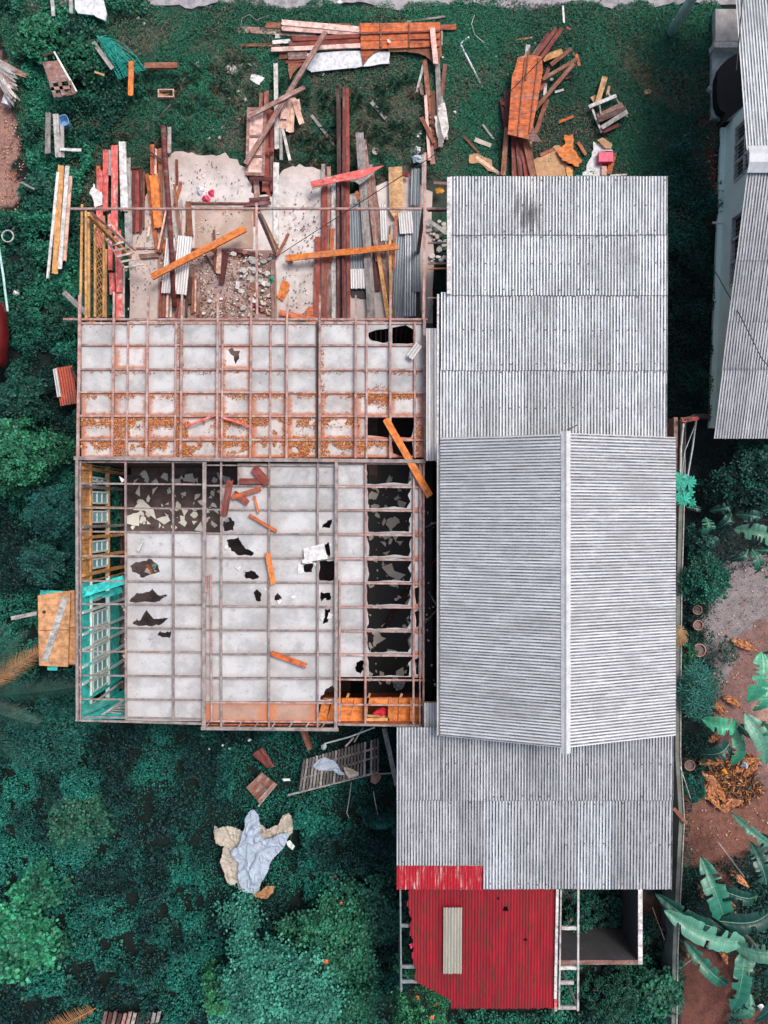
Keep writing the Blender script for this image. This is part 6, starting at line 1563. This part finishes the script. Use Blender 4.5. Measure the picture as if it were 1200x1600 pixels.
cloth('sack', 'crumpled brownish sack beside the pale sheet on the slatted panel', [(785,262),(812,255),(840,268),(872,285),(868,305),(845,315),(822,322),(800,300)], zb, .66, 'beige', 'sack', .08, seed=4)
cloth('tarpaulin', 'crumpled beige tarpaulin under the big blue-grey sheet in the undergrowth', [(112,560),(180,562),(250,585),(310,590),(360,560),(400,575),(440,560),(478,500),(505,492),(522,520),(528,600),(500,625),(420,650),(400,760),(370,850),(300,880),(250,900),(232,868),(200,878),(180,850),(150,740),(165,672),(128,662)], zb, .8, 'beige', 'tarpaulin', .14, seed=2)
cloth('sheet', 'big blue-grey sheet spread in the undergrowth below the house', [(320,482),(352,505),(358,600),(380,640),(440,610),(512,598),(500,650),(470,690),(410,765),(380,830),(350,902),(320,912),(268,906),(245,850),(236,780),(202,720),(206,690),(245,650),(262,590),(280,520),(300,490)], zb, 1.0, 'bluecloth', 'sheet', .12, 4, seed=5)
cloth('sacking', 'small tan sacking at the foot of the big blue-grey sheet', [(318,920),(360,895),(400,868),(436,880),(425,915),(375,942),(330,938)], zb, .8, 'tancloth', 'sacking', .1, seed=7)
cloth('cloth', 'small pale green cloth right of the tarpaulin', [(485,650),(510,640),(536,668),(522,688),(495,668)], zb, .5, 'windowpaint', 'cloth', .05, seed=8)
bn = thing('wooden_bench', 'small brown slatted bench top lying in the undergrowth above the blue-grey sheet', 'bench', P(*zb(365,370), .3))
for i in range(5):
    u = i/4; a = (372+u*62-0, 295+u*50); b_ = (290+u*58, 375+u*68); plank(P(*zb(*a),.55), P(*zb(*b_),.55), .125, .025, 'brown' if i % 2 else 'mauve', bn, 'slat')
MB().bar(P(*zb(330,330),.58), P(*zb(400,395),.58), .04, .03).build('rail', 'grey', bn); MB().bar(P(*zb(442,350),.5), P(*zb(345,465),.5), .03, .05).build('edge', 'palegrey', bn)
rt = thing('woven_basket', 'dark red-brown basket lid with slats lying left below the eave', 'basket', P(*zb(370,205), .3))
for i in range(7):
    u = i/6; plank(P(*zb(318+u*45,190-u*30),.55+.05*math.sin(u*3)), P(*zb(395+u*32,262-u*4),.5+.05*math.sin(u*3)), .07, .02, 'redbrown' if i%2 else 'darkred', rt, 'slat')
pk(300, 1120, 3.333, [
 (572,70,612,170,20,'brown','left brown board poking out from under the lower eave',.9),
 (590,70,622,160,14,'redbrown','right red-brown board poking out from under the lower eave',.85),
 (1000,52,1066,352,24,'grey','long grey post leaning between the eave and the lower roof',1.2,-.6,{'t':.07}),
 (845,130,890,58,6,'palegrey','thin pale stick leaning at the upper end of the slatted panel',.5),
 (800,152,842,108,8,'palegrey','short pale stick crossing at the upper end of the slatted panel',.5),
 (970,296,1040,292,8,'grey','thin grey rod at the right end of the slatted panel',.2),
 (475,326,510,326,12,'windowpaint','small pale green board chip in the undergrowth left of the slatted panel',.4),
], .2)
tag(MB().tube([P(*zb(690,140),.9), P(*zb(820,105),1.1), P(*zb(952,55),1.4)], .022, 6).build('rod', 'windowpaint'), 'thin pale green rod lying over the top of the slatted panel', 'rod')
tag(MB().tube([P(*zb(830,340),.6), P(*zb(815,450),.55), P(*zb(806,500),.6), P(*zb(818,526),.6)], .013, 5).build('wire', 'palegrey'), 'bent white wire hanging down from the slatted panel', 'wire')
tag(MB().tube([P(*zb(945,388),.6), P(*zb(955,450),.55), P(*zb(970,525),.6), P(*zb(1015,558),.6)], .013, 5).build('wire', 'palegrey'), 'white wire in the undergrowth left of the lower roof', 'wire')
crumple('white plastic scrap at the upper left corner of the slatted panel', zb(688,158), 5, .6, 'plastic'); crumple('rust-coloured rag right of the slatted panel', zb(950,312), 10, .3, 'terracotta'); crumple('tiny pink flower head right of the tarpaulin, the upper one', zb(727,804), 2, .55, 'pinkplastic', 'flower', 'flower'); crumple('tiny pink flower head right of the tarpaulin, the lower one', zb(747,828), 2, .55, 'pinkplastic', 'flower', 'flower')
crumple('bright red ball-like flower at the left edge of the red roof', (643,1478), 4, 3.55, 'pinkplastic', 'flower', 'flower', hgt=.07)
for x, y, r in ((90,167,2.2),(57,97,3),(160,148,2.5),(195,165,2.5),(300,120,3.2),(375,122,2.2)): chunk(*zb(x, y), r, .45, 'stone', 'stone', 'pale stone in the undergrowth just below the eave', 'stone', 'pale stones below the eave')
lp_ = thing('pallet', 'dark slatted panel half overgrown at the bottom edge', 'panel', P(210,1590,.2))
for i in range(12): plank(P(166+i*7.6,1580+random.uniform(0,3),.55), P(160+i*7.6,1606,.5), .10, .02, random.choice(('grey','mauve','darkbrown')), lp_, 'slat', rag=.03)
# ---------------------------------------------------------------- on the ceiling boards and joists
za = 3.44
def pz(x0,y0,x1,y1,w,mat,label,z=3.62,dz=0,cat='plank',**k): tag(plank(P(x0,y0,z), P(x1,y1,z+dz), m_of(w,z), .04, mat, None, 'plank', rag=.03, **k), label, cat)
pz(603,655,672,776,11,'brightorange','long bright orange plank fallen through the big hole near the ridge beam')
pz(418,863,427,912,8,'brightorange','short orange plank lying on the middle ceiling boards'); pz(424,1020,479,1040,8,'orange','orange plank lying low on the middle ceiling boards')
pz(390,805,432,830,5,'orange','small orange splinter near the upper middle of the boards',3.56)
pz(397,731,418,755,13,'redbrown','wider red-brown piece of the broken pair at the upper middle',3.6); pz(362,778,408,763,7,'orange','thin orange piece of the broken pair at the upper middle',3.6)
pz(360,750,350,806,10,'redbrown','upright red-brown piece left of the broken pair',3.62); pz(366,770,388,786,9,'redbrown','stubby red piece right of the upright one',3.58)
pz(375,752,410,752,9,'redbrown','level red-brown piece above the thin orange one',3.57)
pz(216,862,224,844,4,'palegrey','small pale stick on the left ceiling boards',3.56); pz(291,667,336,649,3,'coral','thin pink lath on the rusty ceiling boards, the left one',3.57); pz(348,652,390,666,3,'coral','thin pink lath on the rusty ceiling boards, the right one',3.57)
pz(398,775,404,802,3,'orange','tiny orange sliver between joists at the upper middle',3.56)
csheet(lambda x, y: (x, y), (655,538), (640,559), 12, 3.60, 'corrwhite', 'small white corrugated offcut lying on the joists near the upper right hole')
flat([(474,857),(506,849),(512,873),(476,879)], 3.62, 'shardwhite', 'board_offcut', 'large pale rectangular board offcut on the middle ceiling boards', 'board', .012)
flat([(473,874),(488,878),(489,880),(478,881),(472,879)], 3.64, 'shardwhite', 'board_offcut', 'small pale flap below the large rectangular offcut', 'board', .008)
wsh = [[(466,880),(474,884),(475,894),(465,898)],[(489,880),(496,879),(493,885)],[(367,886),(376,885),(374,893)],[(349,856),(354,851),(357,853),(356,860)],[(412,917),(416,920),(415,924)],[(432,938),(441,938),(436,945)],
       [(454,932),(460,930),(464,933),(457,936)],[(498,962),(505,958),(507,966),(503,970)],[(514,957),(521,961),(517,966),(511,967)],[(514,849),(520,850),(516,855)],[(282,850),(287,851),(284,853)],[(186,744),(196,750),(190,754)]]
for q in wsh: flat(q, 3.53, 'shardwhite', 'board_shard', 'small white shard lying on the ceiling boards of the lower block', 'shard', .006, group='white shards on the lower ceiling boards')
# shards of broken ceiling board on the floors below
RANK = ['largest','second largest','third largest','fourth largest','fifth largest','sixth largest','seventh largest','eighth largest','ninth largest','tenth largest','eleventh largest','twelfth largest']
NTH = ['first','second','third','fourth','fifth','sixth','seventh','eighth','ninth','tenth','eleventh','twelfth','thirteenth','fourteenth','fifteenth','sixteenth','seventeenth']
def shards(n, box, rr, where, group, cell, z=ZF+.02, mats=('shard',)):
    cells = {}
    for i in range(n):
        x = random.uniform(box[0], box[2]); y = random.uniform(box[1], box[3]); r = random.choice((rr[0], (rr[0]+rr[1])/2, rr[1])) * random.uniform(.6, 1.1)
        b = MB(); m = random.randint(3, 6); a0 = random.uniform(0, 6); el = random.uniform(.45, 1); rot = random.uniform(0, 3)
        pts = []
        for k in range(m):
            t_ = a0 + 2*math.pi*(k + random.uniform(-.25,.25))/m; q = r*random.uniform(.55, 1.35); u, v = q*math.cos(t_), q*el*math.sin(t_)
            pts.append((x + u*math.cos(rot) - v*math.sin(rot), y + u*math.sin(rot) + v*math.cos(rot)))
        zz = z + random.uniform(0, .05); tx = random.uniform(-.006,.006)
        b.prism([P(a_, c_, zz + (a_-x)*tx) for a_, c_ in pts], t=.008); o = b.build('board_shard', random.choice(mats))
        cells.setdefault(cell(x, y), []).append((r*math.sqrt(el), o))
    for key, L in cells.items():
        L.sort(key=lambda t_: -t_[0])
        for k, (_, o) in enumerate(L): tag(o, (RANK[k] if k < 12 else 'tiny') + ' board shard ' + key, 'shard', group)
def cb(x, y):
    c_ = 0 if x < 271 else 1 if x < 319 else 2; r_ = 0 if y < 757 else 1 if y < 795 else 2
    return 'on the brown floor, ' + ('top','middle','bottom')[r_] + ' row, ' + ('left','middle','right')[c_] + ' opening'
shards(95, (205,738,356,826), (2.5, 9), '', 'shards on the brown floor', cb)
rR = [761,798,836,874.5,911.5,949,986.5,1024,1062,1101]
shards(120, (575,745,652,1068), (2, 9.5), '', 'shards on the dark floor', lambda x, y: 'below the ' + NTH[sum(y > q for q in rR)] + ' opening of the long dark room')
shards(14, (666,760,682,1080), (1.2, 4), '', 'shards in the dark slot', lambda x, y: 'in the ' + ('upper','middle','lower')[0 if y < 870 else 1 if y < 975 else 2] + ' part of the dark slot beside the gable')
shards(9, (190,935,200,1060), (1.5, 4), '', 'shards behind the turquoise wall', lambda x, y: 'on the ' + ('upper','lower')[y > 995] + ' floor behind the turquoise wall')
shards(18, (210,884,268,1000), (2, 6), '', 'shards under the left holes', lambda x, y: 'seen through the ' + ('upper','middle','lower')[0 if y < 912 else 1 if y < 948 else 2] + ' torn hole of the left ceiling')
for q, l in (([(212,790),(222,780),(240,797),(244,812),(236,806),(226,798),(208,797)], 'large bent ceiling board piece in the brown-floored room'), ([(604,812),(612,808),(613,830),(622,838),(618,846),(610,832)], 'large jagged ceiling board piece in the long dark room'), ([(596,886),(612,880),(616,892),(634,898),(624,906),(608,900)], 'widest jagged ceiling board piece low in the long dark room'), ([(198,806),(218,800),(217,822),(196,818)], 'grey slab piece at the left of the brown-floored room')):
    flat(q, ZF + .09, 'shard', 'board_piece', l, 'board', .012)
tag(MB().bar(P(598,985,.6), P(640,920,.9), .12, .06).build('beam', 'darkbrown'), 'dark brown beam fallen diagonally across the long dark room', 'beam')
tag(MB().bar(P(588,745,2.8), P(582,722,3.3), .03, .05).build('lath', 'redbrown'), 'thin red lath hanging at the head of the long dark room', 'lath')
for a, b_, l in (((664,824),(682,816),'upper thin pale stick in the dark slot'),((666,886),(683,873),'red-tinged stick in the middle of the dark slot'),((664,973),(682,953),'lower thin pale stick in the dark slot'),((670,925),(682,946),'thin stick leaning down in the dark slot')):
    tag(plank(P(*a,.5), P(*b_,1.2), .035, .02, 'palegrey' if 'red' not in l else 'redbrown', None, 'stick'), l + ' beside the gable roof', 'stick', 'sticks in the dark slot')
wb_ = crumple('glassy grey washbasin in the lower right room', (624,1072), 10, .9, 'bluecloth', 'basin', 'basin', hgt=.15)
cloth('cloth', 'bright red cloth bundled in the orange lower right room', [(583,1114),(590,1108),(600,1105),(612,1106),(622,1110),(618,1120),(600,1117),(588,1118)], lambda x, y: (x, y), 2.98, 'redcloth', 'cloth', .08, 9, seed=3)
crumple('blue plastic bag in the torn hole of the left ceiling', (240,885), 5, ZF+.1, 'pole', 'bag', 'plastic_bag'); pz(230,882,240,897,4,'orange','short orange stick seen in the torn hole of the left ceiling',.7)
chunk(160, 1108, 5, 2.6, 'blue', 'paper', 'blue and white paper scrap in the turquoise room', 'paper', None)
for i, q in enumerate(([(360,715),(372,712),(378,716),(366,719)],)): pass
# dead leaves swept against the joists of the upper ceiling
pal = [[.58,.17,.05],[.70,.30,.07],[.38,.11,.05],[.62,.38,.18],[.28,.09,.06],[.45,.17,.10]]
LF = []
for x0, y0, x1, y1, d in ((130,653,560,664,1.0),(130,688,560,700,1.0),(424,653,446,712,1.4),(455,690,480,712,1.6),(345,690,392,705,1.5),(280,655,300,712,1.0),(575,612,608,630,1.0),(500,690,570,704,1.5),(575,690,608,698,.8),
                          (130,616,660,622,.45),(180,655,200,712,.5),(130,580,660,584,.18),(500,540,504,715,.4),(610,615,646,622,.6),(648,655,660,712,.6),(236,655,276,664,1.0),(395,690,446,700,1.2),(130,500,660,510,.08),(346,560,350,715,.3),(276,510,284,715,.3)):
    LF.append(([(x0,y0),(x1,y0),(x1,y1),(x0,y1)], d))
def litter2(name, pts, dens, palette, size, label, zf, asp=.5, tilt=.4):
    pos = []
    for poly, d in pts:
        xs = [p[0] for p in poly]; ys = [p[1] for p in poly]; k = (H - zf)/F; n = int((max(xs)-min(xs))*(max(ys)-min(ys))*k*k*dens*d*1.6)
        px = rng.uniform(min(xs)-3, max(xs)+3, n); py = (min(ys)+max(ys))/2 + rng.normal(0, max(2, (max(ys)-min(ys))*.42), n) if (max(xs)-min(xs)) > (max(ys)-min(ys)) else rng.uniform(min(ys), max(ys), n)
        x = (px-600)*k; y = (800-py)*k; m = (fbm(x*3, y*3, .8) > .42) & inpoly(px, py, [(126,498),(662,498),(664,716),(124,716)]) ; hol = inpoly(px, py, [(574,655),(648,655),(648,716),(610,716),(610,690),(574,690)]) | inpoly(px, py, [(574,508),(650,508),(650,538),(574,538)])
        m &= ~hol; pos.append(np.stack([x[m], y[m], zf + rng.random(m.sum())*.025], 1))
    pos = np.vstack(pos); N = len(pos); pal_ = TE(palette); C_ = pal_[rng.integers(0, len(pal_), N)] * rng.uniform(.6, 1.3, (N, 1))
    return stuff(leafmesh(name, pos, rng.uniform(*size, N), C_, mat='litter', tilt=tilt, aspect=asp), label, 'dry leaves')
litter2('leaf_litter', LF, 3600, pal, (.025,.055), 'orange dead leaves heaped against the joists of the upper ceiling', 3.435)
# ---------------------------------------------------------------- right-hand garden
wl_ = thing('boundary_wall', 'narrow mossy boundary wall running down the right side of the gable roof', 'wall', P(1062,1100,0))
WP = [(1068,655),(1066,780),(1062,920),(1061,1000),(1060,1180),(1066,1280),(1060,1400),(1056,1480),(1054,1610)]
b = MB(); vs = []; n = len(WP); zt = .95
for (x, y) in WP:
    p = P(x, y, zt); vs += [(p.x-.09,p.y,0),(p.x-.09,p.y,zt),(p.x+.07,p.y,zt+.01),(p.x+.07,p.y,0)]
fs = [(i*4+j, i*4+(j+1)%4, i*4+4+(j+1)%4, i*4+4+j) for i in range(n-1) for j in range(4)] + [(3,2,1,0),(n*4-4,n*4-3,n*4-2,n*4-1)]
b.add(vs, fs).build('wall_body', 'wallmoss', wl_); MB().tube([P(x+3.2, y, zt+.03) for x, y in WP], .022, 6).build('top_wire', 'palegrey', wl_)
cw = P(1072,1284,1.5); plank(P(1052,1262,1.1), P(1072,1286,1.05), .1, .04, 'brown', wl_, 'brace')
st_ = MB(); c = P(1060,988,1.05)
for i in range(220):
    a = random.uniform(0, 6.28); r = .34*math.sqrt(random.random()); st_.tube([c + Vector((random.uniform(-.06,.06), .1, .12)), c + Vector((r*math.cos(a)*.8+.03, r*math.sin(a) - .12, random.uniform(-.02,.08)))], .006, 3)
tag(st_.build('straw_bundle', 'straw'), 'bundle of tan straw stuck on the boundary wall beside the gable roof', 'straw bundle')
for i, (pts, l) in enumerate(((((1068,662),(1064,700),(1063,745)), 'left pale pole behind the upper end of the boundary wall'), (((1088,655),(1082,700),(1073,752)), 'right pale pole slanting down to the papaya'), (((1086,664),(1070,705),(1066,740)), 'thin middle pole curving between the two pale poles'))):
    tag(MB().tube([P(x, y, 1.7) for x, y in pts], .03 if i < 2 else .015, 6).build('pole', 'metal' if i else 'palegrey'), l, 'pole', 'pale poles above the papaya')
tag(MB().box(P(1053,652,1.6), P(1059,735,1.6) - Vector((0,0,1.6))).build('shed_wall', 'mauve'), 'narrow brown plank screen by the upper end of the boundary wall', 'screen')
nb = MB()
for i in range(20): nb.tube([P(1062+i*.8,655+random.uniform(-2,5),1.8), P(1085,650+random.uniform(-3,6),1.7), P(1114-random.uniform(0,20),648+random.uniform(-4,7),1.5)], .011, 4)
tag(nb.build('twigs', 'trunk'), 'dark tangle of twigs bridging the gap below the passage', 'twigs')
cloth('rag', 'faded red rag hanging on the twigs above the papaya', [(1063,652),(1075,651),(1088,650),(1092,654),(1078,658),(1066,660)], lambda x, y: (x, y), 1.75, 'coral', 'rag', .06, 6, seed=6)
def pot(x, y, r, label, soil='floorbrown', z=.0):
    c = P(x, y, .35); R = m_of(r, .35); t = thing('plant_pot', label, 'plant pot', (c.x, c.y, 0), 'clay pots beside the boundary wall'); k = 22; vs = []
    for zz, q in ((0,R*.72),(.33,R),(.35,R),(.35,R*.86),(.30,R*.82)):
        for i in range(k): a = 2*math.pi*i/k; vs.append((c.x+q*math.cos(a), c.y+q*math.sin(a), zz))
    MB().add(vs, [(j*k+i, j*k+(i+1)%k, (j+1)*k+(i+1)%k, (j+1)*k+i) for j in range(4) for i in range(k)] + [tuple(range(k))[::-1]]).build('pot', 'terracotta', t)
    MB().add([(c.x+R*.84*math.cos(2*math.pi*i/k), c.y+R*.84*math.sin(2*math.pi*i/k), z_) for z_ in (.27,.29) for i in range(k)], [tuple(range(k, 2*k)), tuple(range(k))[::-1]] + [(i,(i+1)%k,k+(i+1)%k,k+i) for i in range(k)]).build('soil', soil, t)
pot(1090,953,7.5,'small upper clay pot under the rounded emerald shrub'); pot(1091,977,8,'second clay pot from the top, half overgrown'); pot(1093,1016,10.5,'largest clay pot, halfway down the boundary wall'); pot(1078,1196,8.5,'lowest clay pot, by the heap of dry leaves'); pot(1053,929,4.5,'tiny clay pot tight under the right eave of the gable roof')
# fallen dry banana leaves
def dryleaf(zm, pts, w, label, mat='orange'):
    P_ = [P(*zm(x, y), .12 + .05*i) for i, (x, y) in enumerate(pts)]; b = MB(); n = 14
    path = []
    for i in range(n + 1):
        u = i/n*(len(P_)-1); k = min(int(u), len(P_)-2); path.append(P_[k].lerp(P_[k+1], u-k))
    for s in range(6):
        off = (s-2.5)/2.5; q = []
        for i, p in enumerate(path):
            d = (path[min(i+1,n)] - path[max(i-1,0)]).normalized(); sd = Vector((-d.y, d.x, 0)); q.append(p + sd*off*m_of(w,0)*.5*math.sin(math.pi*min(1,(i+2)/n*.9)) + Vector((0,0,random.uniform(-.02,.05))))
        for i in range(n): b.bar(q[i], q[i+1], .05, .01, (random.uniform(-.5,.5), random.uniform(-.5,.5), 1))
    return tag(b.build('dry_banana_leaf', mat), label, 'dry leaf', 'dry banana leaves on the soil')
M['dryleaf'] = wood('dry_leaf', (.38,.11,.035), (.74,.33,.13), (.20,.06,.03), .4, var=.2)
for z_, pts, w, l in ((c2,((655,455),(740,490),(830,530)),10,'orange dry leaf lying alone high on the bare soil'),(c2,((520,900),(580,950),(620,985)),10,'orange dry leaf just above the beside-wall banana plant'),(c2,((600,860),(660,890),(725,945)),8,'thin curled dry leaf below the cassava'),
      (c2,((490,1180),(540,1150),(580,1125)),7,'small dry leaf between the two green banana leaves'),(c2,((420,1330),(520,1320),(615,1305)),9,'long dry stalk along the top of the leaf heap'),(c2,((470,1590),(520,1470),(440,1400)),12,'broad dry leaf on the left of the leaf heap'),
      (c2,((600,1590),(540,1500),(480,1440)),10,'second dry leaf in the left of the leaf heap'),(c2,((690,1400),(740,1330),(850,1300)),12,'dry leaf curling at the upper right of the leaf heap'),(c2,((740,1430),(790,1380),(850,1310)),8,'thin dry leaf at the right of the leaf heap'),
      (c3,((450,20),(480,110),(520,180)),12,'dry leaf running down at the lower left of the heap'),(c3,((530,195),(590,150),(680,130)),14,'large dry leaf folded at the bottom of the heap'),(c3,((470,60),(530,90),(560,150)),9,'dry leaf in the lower middle of the heap'),
      (c3,((585,580),(650,640),(715,700)),9,'dry leaf caught among the dark banana leaves'),(c3,((580,790),(610,840),(630,890)),9,'short dry leaf below the dark banana leaves'),(c3,((390,680),(405,730),(415,780)),6,'dry strip hanging by the upright banana leaf'),
      (c3,((520,1100),(560,1160),(570,1200)),6,'dry strip low between the banana leaves'),(c3,((700,1390),(680,1340),(650,1300)),6,'dry strip at the lower right banana leaf'),(c3,((85,960),(110,1010),(150,1040)),6,'dry leaf in the corner behind the store room')):
    dryleaf(z_, pts, w, l, 'dryleaf')
crumple('bright yellow dying leaf in the middle of the dry leaf heap', c2(600,1400), 6, .25, 'yellow', 'leaf', 'fallen_leaf'); crumple('orange crumpled leaf at the upper right of the leaf heap', c2(715,1265), 9, .25, 'flower', 'leaf', 'fallen_leaf'); crumple('pale blue scrap on the dry leaf heap', c2(745,1350), 6, .25, 'bluecloth'); crumple('white scrap under the broad torn banana leaf', c3(462,1085), 6, .2, 'plastic'); crumple('tan stone-like scrap on the soil below the broad banana leaf', c3(312,1150), 4, .1, 'tan')
crumple('white scrap at the lower right edge', c3(800,1495), 6, .3, 'plastic')
pk(1000, 1220, 4.21, [(512,400,685,632,7,'palegrey','thin pale pole slanting among the dark banana leaves',1.4),(235,1250,358,1155,7,'grey','short grey stick beside the boundary wall at the lower right',.2),(80,830,160,1045,4,'mauve','thin twig leaning behind the concrete store',.5)], .2)
pk(1000, 900, 4.57, [(510,868,628,830,6,'mauve','thin brown cane beside the cassava plant',.3),(285,1360,360,1590,5,'palegrey','thin pale cane slanting down from the boundary wall',1.2)], .2)
stuff(litter('dry_leaf_heap', [([(1090,1180),(1190,1180),(1185,1230),(1165,1260),(1105,1262),(1095,1225)], 1.0), ([(1000,215+1220-220),(1001,1216),(1001,1217)], .1)], 420, [[.55,.20,.07],[.30,.10,.05],[.08,.07,.06],[.10,.12,.09],[.65,.33,.14]], (.10,.38), 'heap of shredded dry banana leaves on the soil', .08, .16, .7), 'heap of shredded dry banana leaves on the soil', 'dry leaves')
stuff(litter('soil_litter', [([(1060,1240),(1200,1250),(1200,1340),(1060,1340)], .25), ([(1120,900),(1200,880),(1200,1180),(1110,1120)], .18), ([(0,60),(45,100),(45,330),(0,330)], .6), ([(1080,180),(1125,190),(1118,330),(1085,330)], .8)], 220, [[.45,.16,.06],[.25,.10,.06],[.12,.08,.06],[.55,.4,.3]], (.03,.08), 'brown leaf crumbs scattered over the bare soil', .03, .5, .3), 'brown leaf crumbs scattered over the bare soil', 'dry leaves')
# ---------------------------------------------------------------- overhead: pole and wires
po = thing('utility_pole', 'teal-grey utility pole at the top edge above the lawn', 'utility pole', P(1050,48,0))
b0 = P(1048,52,0); MB().tube([b0, b0 + Vector((.03,0,3)), b0 + Vector((.06,0,7.5))], .15, 14, .12).build('pole_shaft', 'pole', po, smooth=True)
MB().tube([b0 + Vector((-.6,0,7.0)), b0 + Vector((.8,0,7.0))], .05, 6).build('cross_arm', 'metal', po)
tag(MB().tube([P(948,-8,6.5), P(870,68,6.0), P(800,140,5.5), P(733,199,5.0), P(670,248,4.5), P(540,331,4.0), P(404,419,3.55)], .010, 5).build('cable', 'wire'), 'black cable slanting over the lawn down to the open bay rafters', 'cable')
tag(MB().tube([P(1160,-5,4.2), P(1155,60,4.25), P(1150,110,4.1)], .015, 5).build('cable', 'wire'), 'thin black cable over the upper roof of the mint house', 'cable')
tag(MB().tube([P(1118,425,2.5), P(1160,500,3.4), P(1190,560,3.5), P(1203,575,3.5)], .012, 5).build('cable', 'wire'), 'thin black cable over the lower roof of the mint house', 'cable')
for (x0,y0,x1,y1) in ((886,672,902,664),): tag(MB().bar(P(x0,y0,4.16), P(x1,y1,4.22), .03, .02).build('twig', 'darkbrown'), 'small dark twig on the upper roof beside the ridge', 'twig')
tag(MB().tube([P(*z2(78,120),.12), P(*z2(85,85),.16), P(*z2(120,68),.16), P(*z2(150,95),.14), P(*z2(210,72),.12)], .01, 5).build('wire', 'palegrey'), 'curled thin white wire on the grass left of the lawn pile', 'wire')
tag(MB().tube([P(*z3(100,55),.12), P(*z3(88,90),.12), P(*z3(100,130),.12), P(*z3(135,160),.12)], .008, 5).build('wire', 'palegrey'), 'thin curved wire on the grass above the bent white pipe', 'wire')

def relabel(group, what):
    L = [o for o in bpy.data.objects if o.get('group') == group]; L.sort(key=lambda o: -o.location.y)
    for k, o in enumerate(L): o['label'] = NTH[k].capitalize().lower() + ' from top of the ' + what
relabel('white shards on the lower ceiling boards', 'small white shards lying on the lower ceiling boards')
relabel('pale stones in the grass', 'small pale stones in the grass left of the lawn pile')
relabel('white chips on the right part of the lawn', 'small white chips on the right half of the lawn')
relabel('white chips on the middle of the lawn', 'small white chips on the middle of the lawn')
relabel('pale stones below the eave', 'pale stones in the undergrowth just below the eave')
relabel('fragments on the brown screed', 'grey fragments on the brown screed by the pink rags')

def rank(group, what, where):
    L = {}
    for o in [o for o in bpy.data.objects if o.get('group') == group]: L.setdefault(where(600 + o.location.x*F/(H-.4), 800 - o.location.y*F/(H-.4)), []).append(o)
    for key, q in L.items():
        q.sort(key=lambda o: -o.dimensions.x*o.dimensions.y if False else -max((v.co.x**2 + v.co.y**2) for v in o.data.vertices))
        for k, o in enumerate(q): o['label'] = (RANK[k] if k < 12 else 'tiny') + ' ' + what + ' ' + key
rank('rubble heap in the open bay', 'pale chunk in the', lambda x, y: ('top', 'upper', 'lower', 'bottom')[min(3, int(max(0, y-395)//25))] + ' quarter, ' + ('left' if x < 398 else 'right') + ' half, of the rubble heap')
rank('fragments at the foot of the rubble room', 'fragment at the foot of the rubble room,', lambda x, y: ('far left', 'left', 'right', 'far right')[min(3, int(max(0, x-315)//28))] + ' part')
rank('rubble between the two houses', 'pale chunk in the', lambda x, y: ('upper', 'lower')[y > 378] + ' part of the gap beside the upper roof')
for o in bpy.data.objects:
    if '_w' in o: del o['_w']
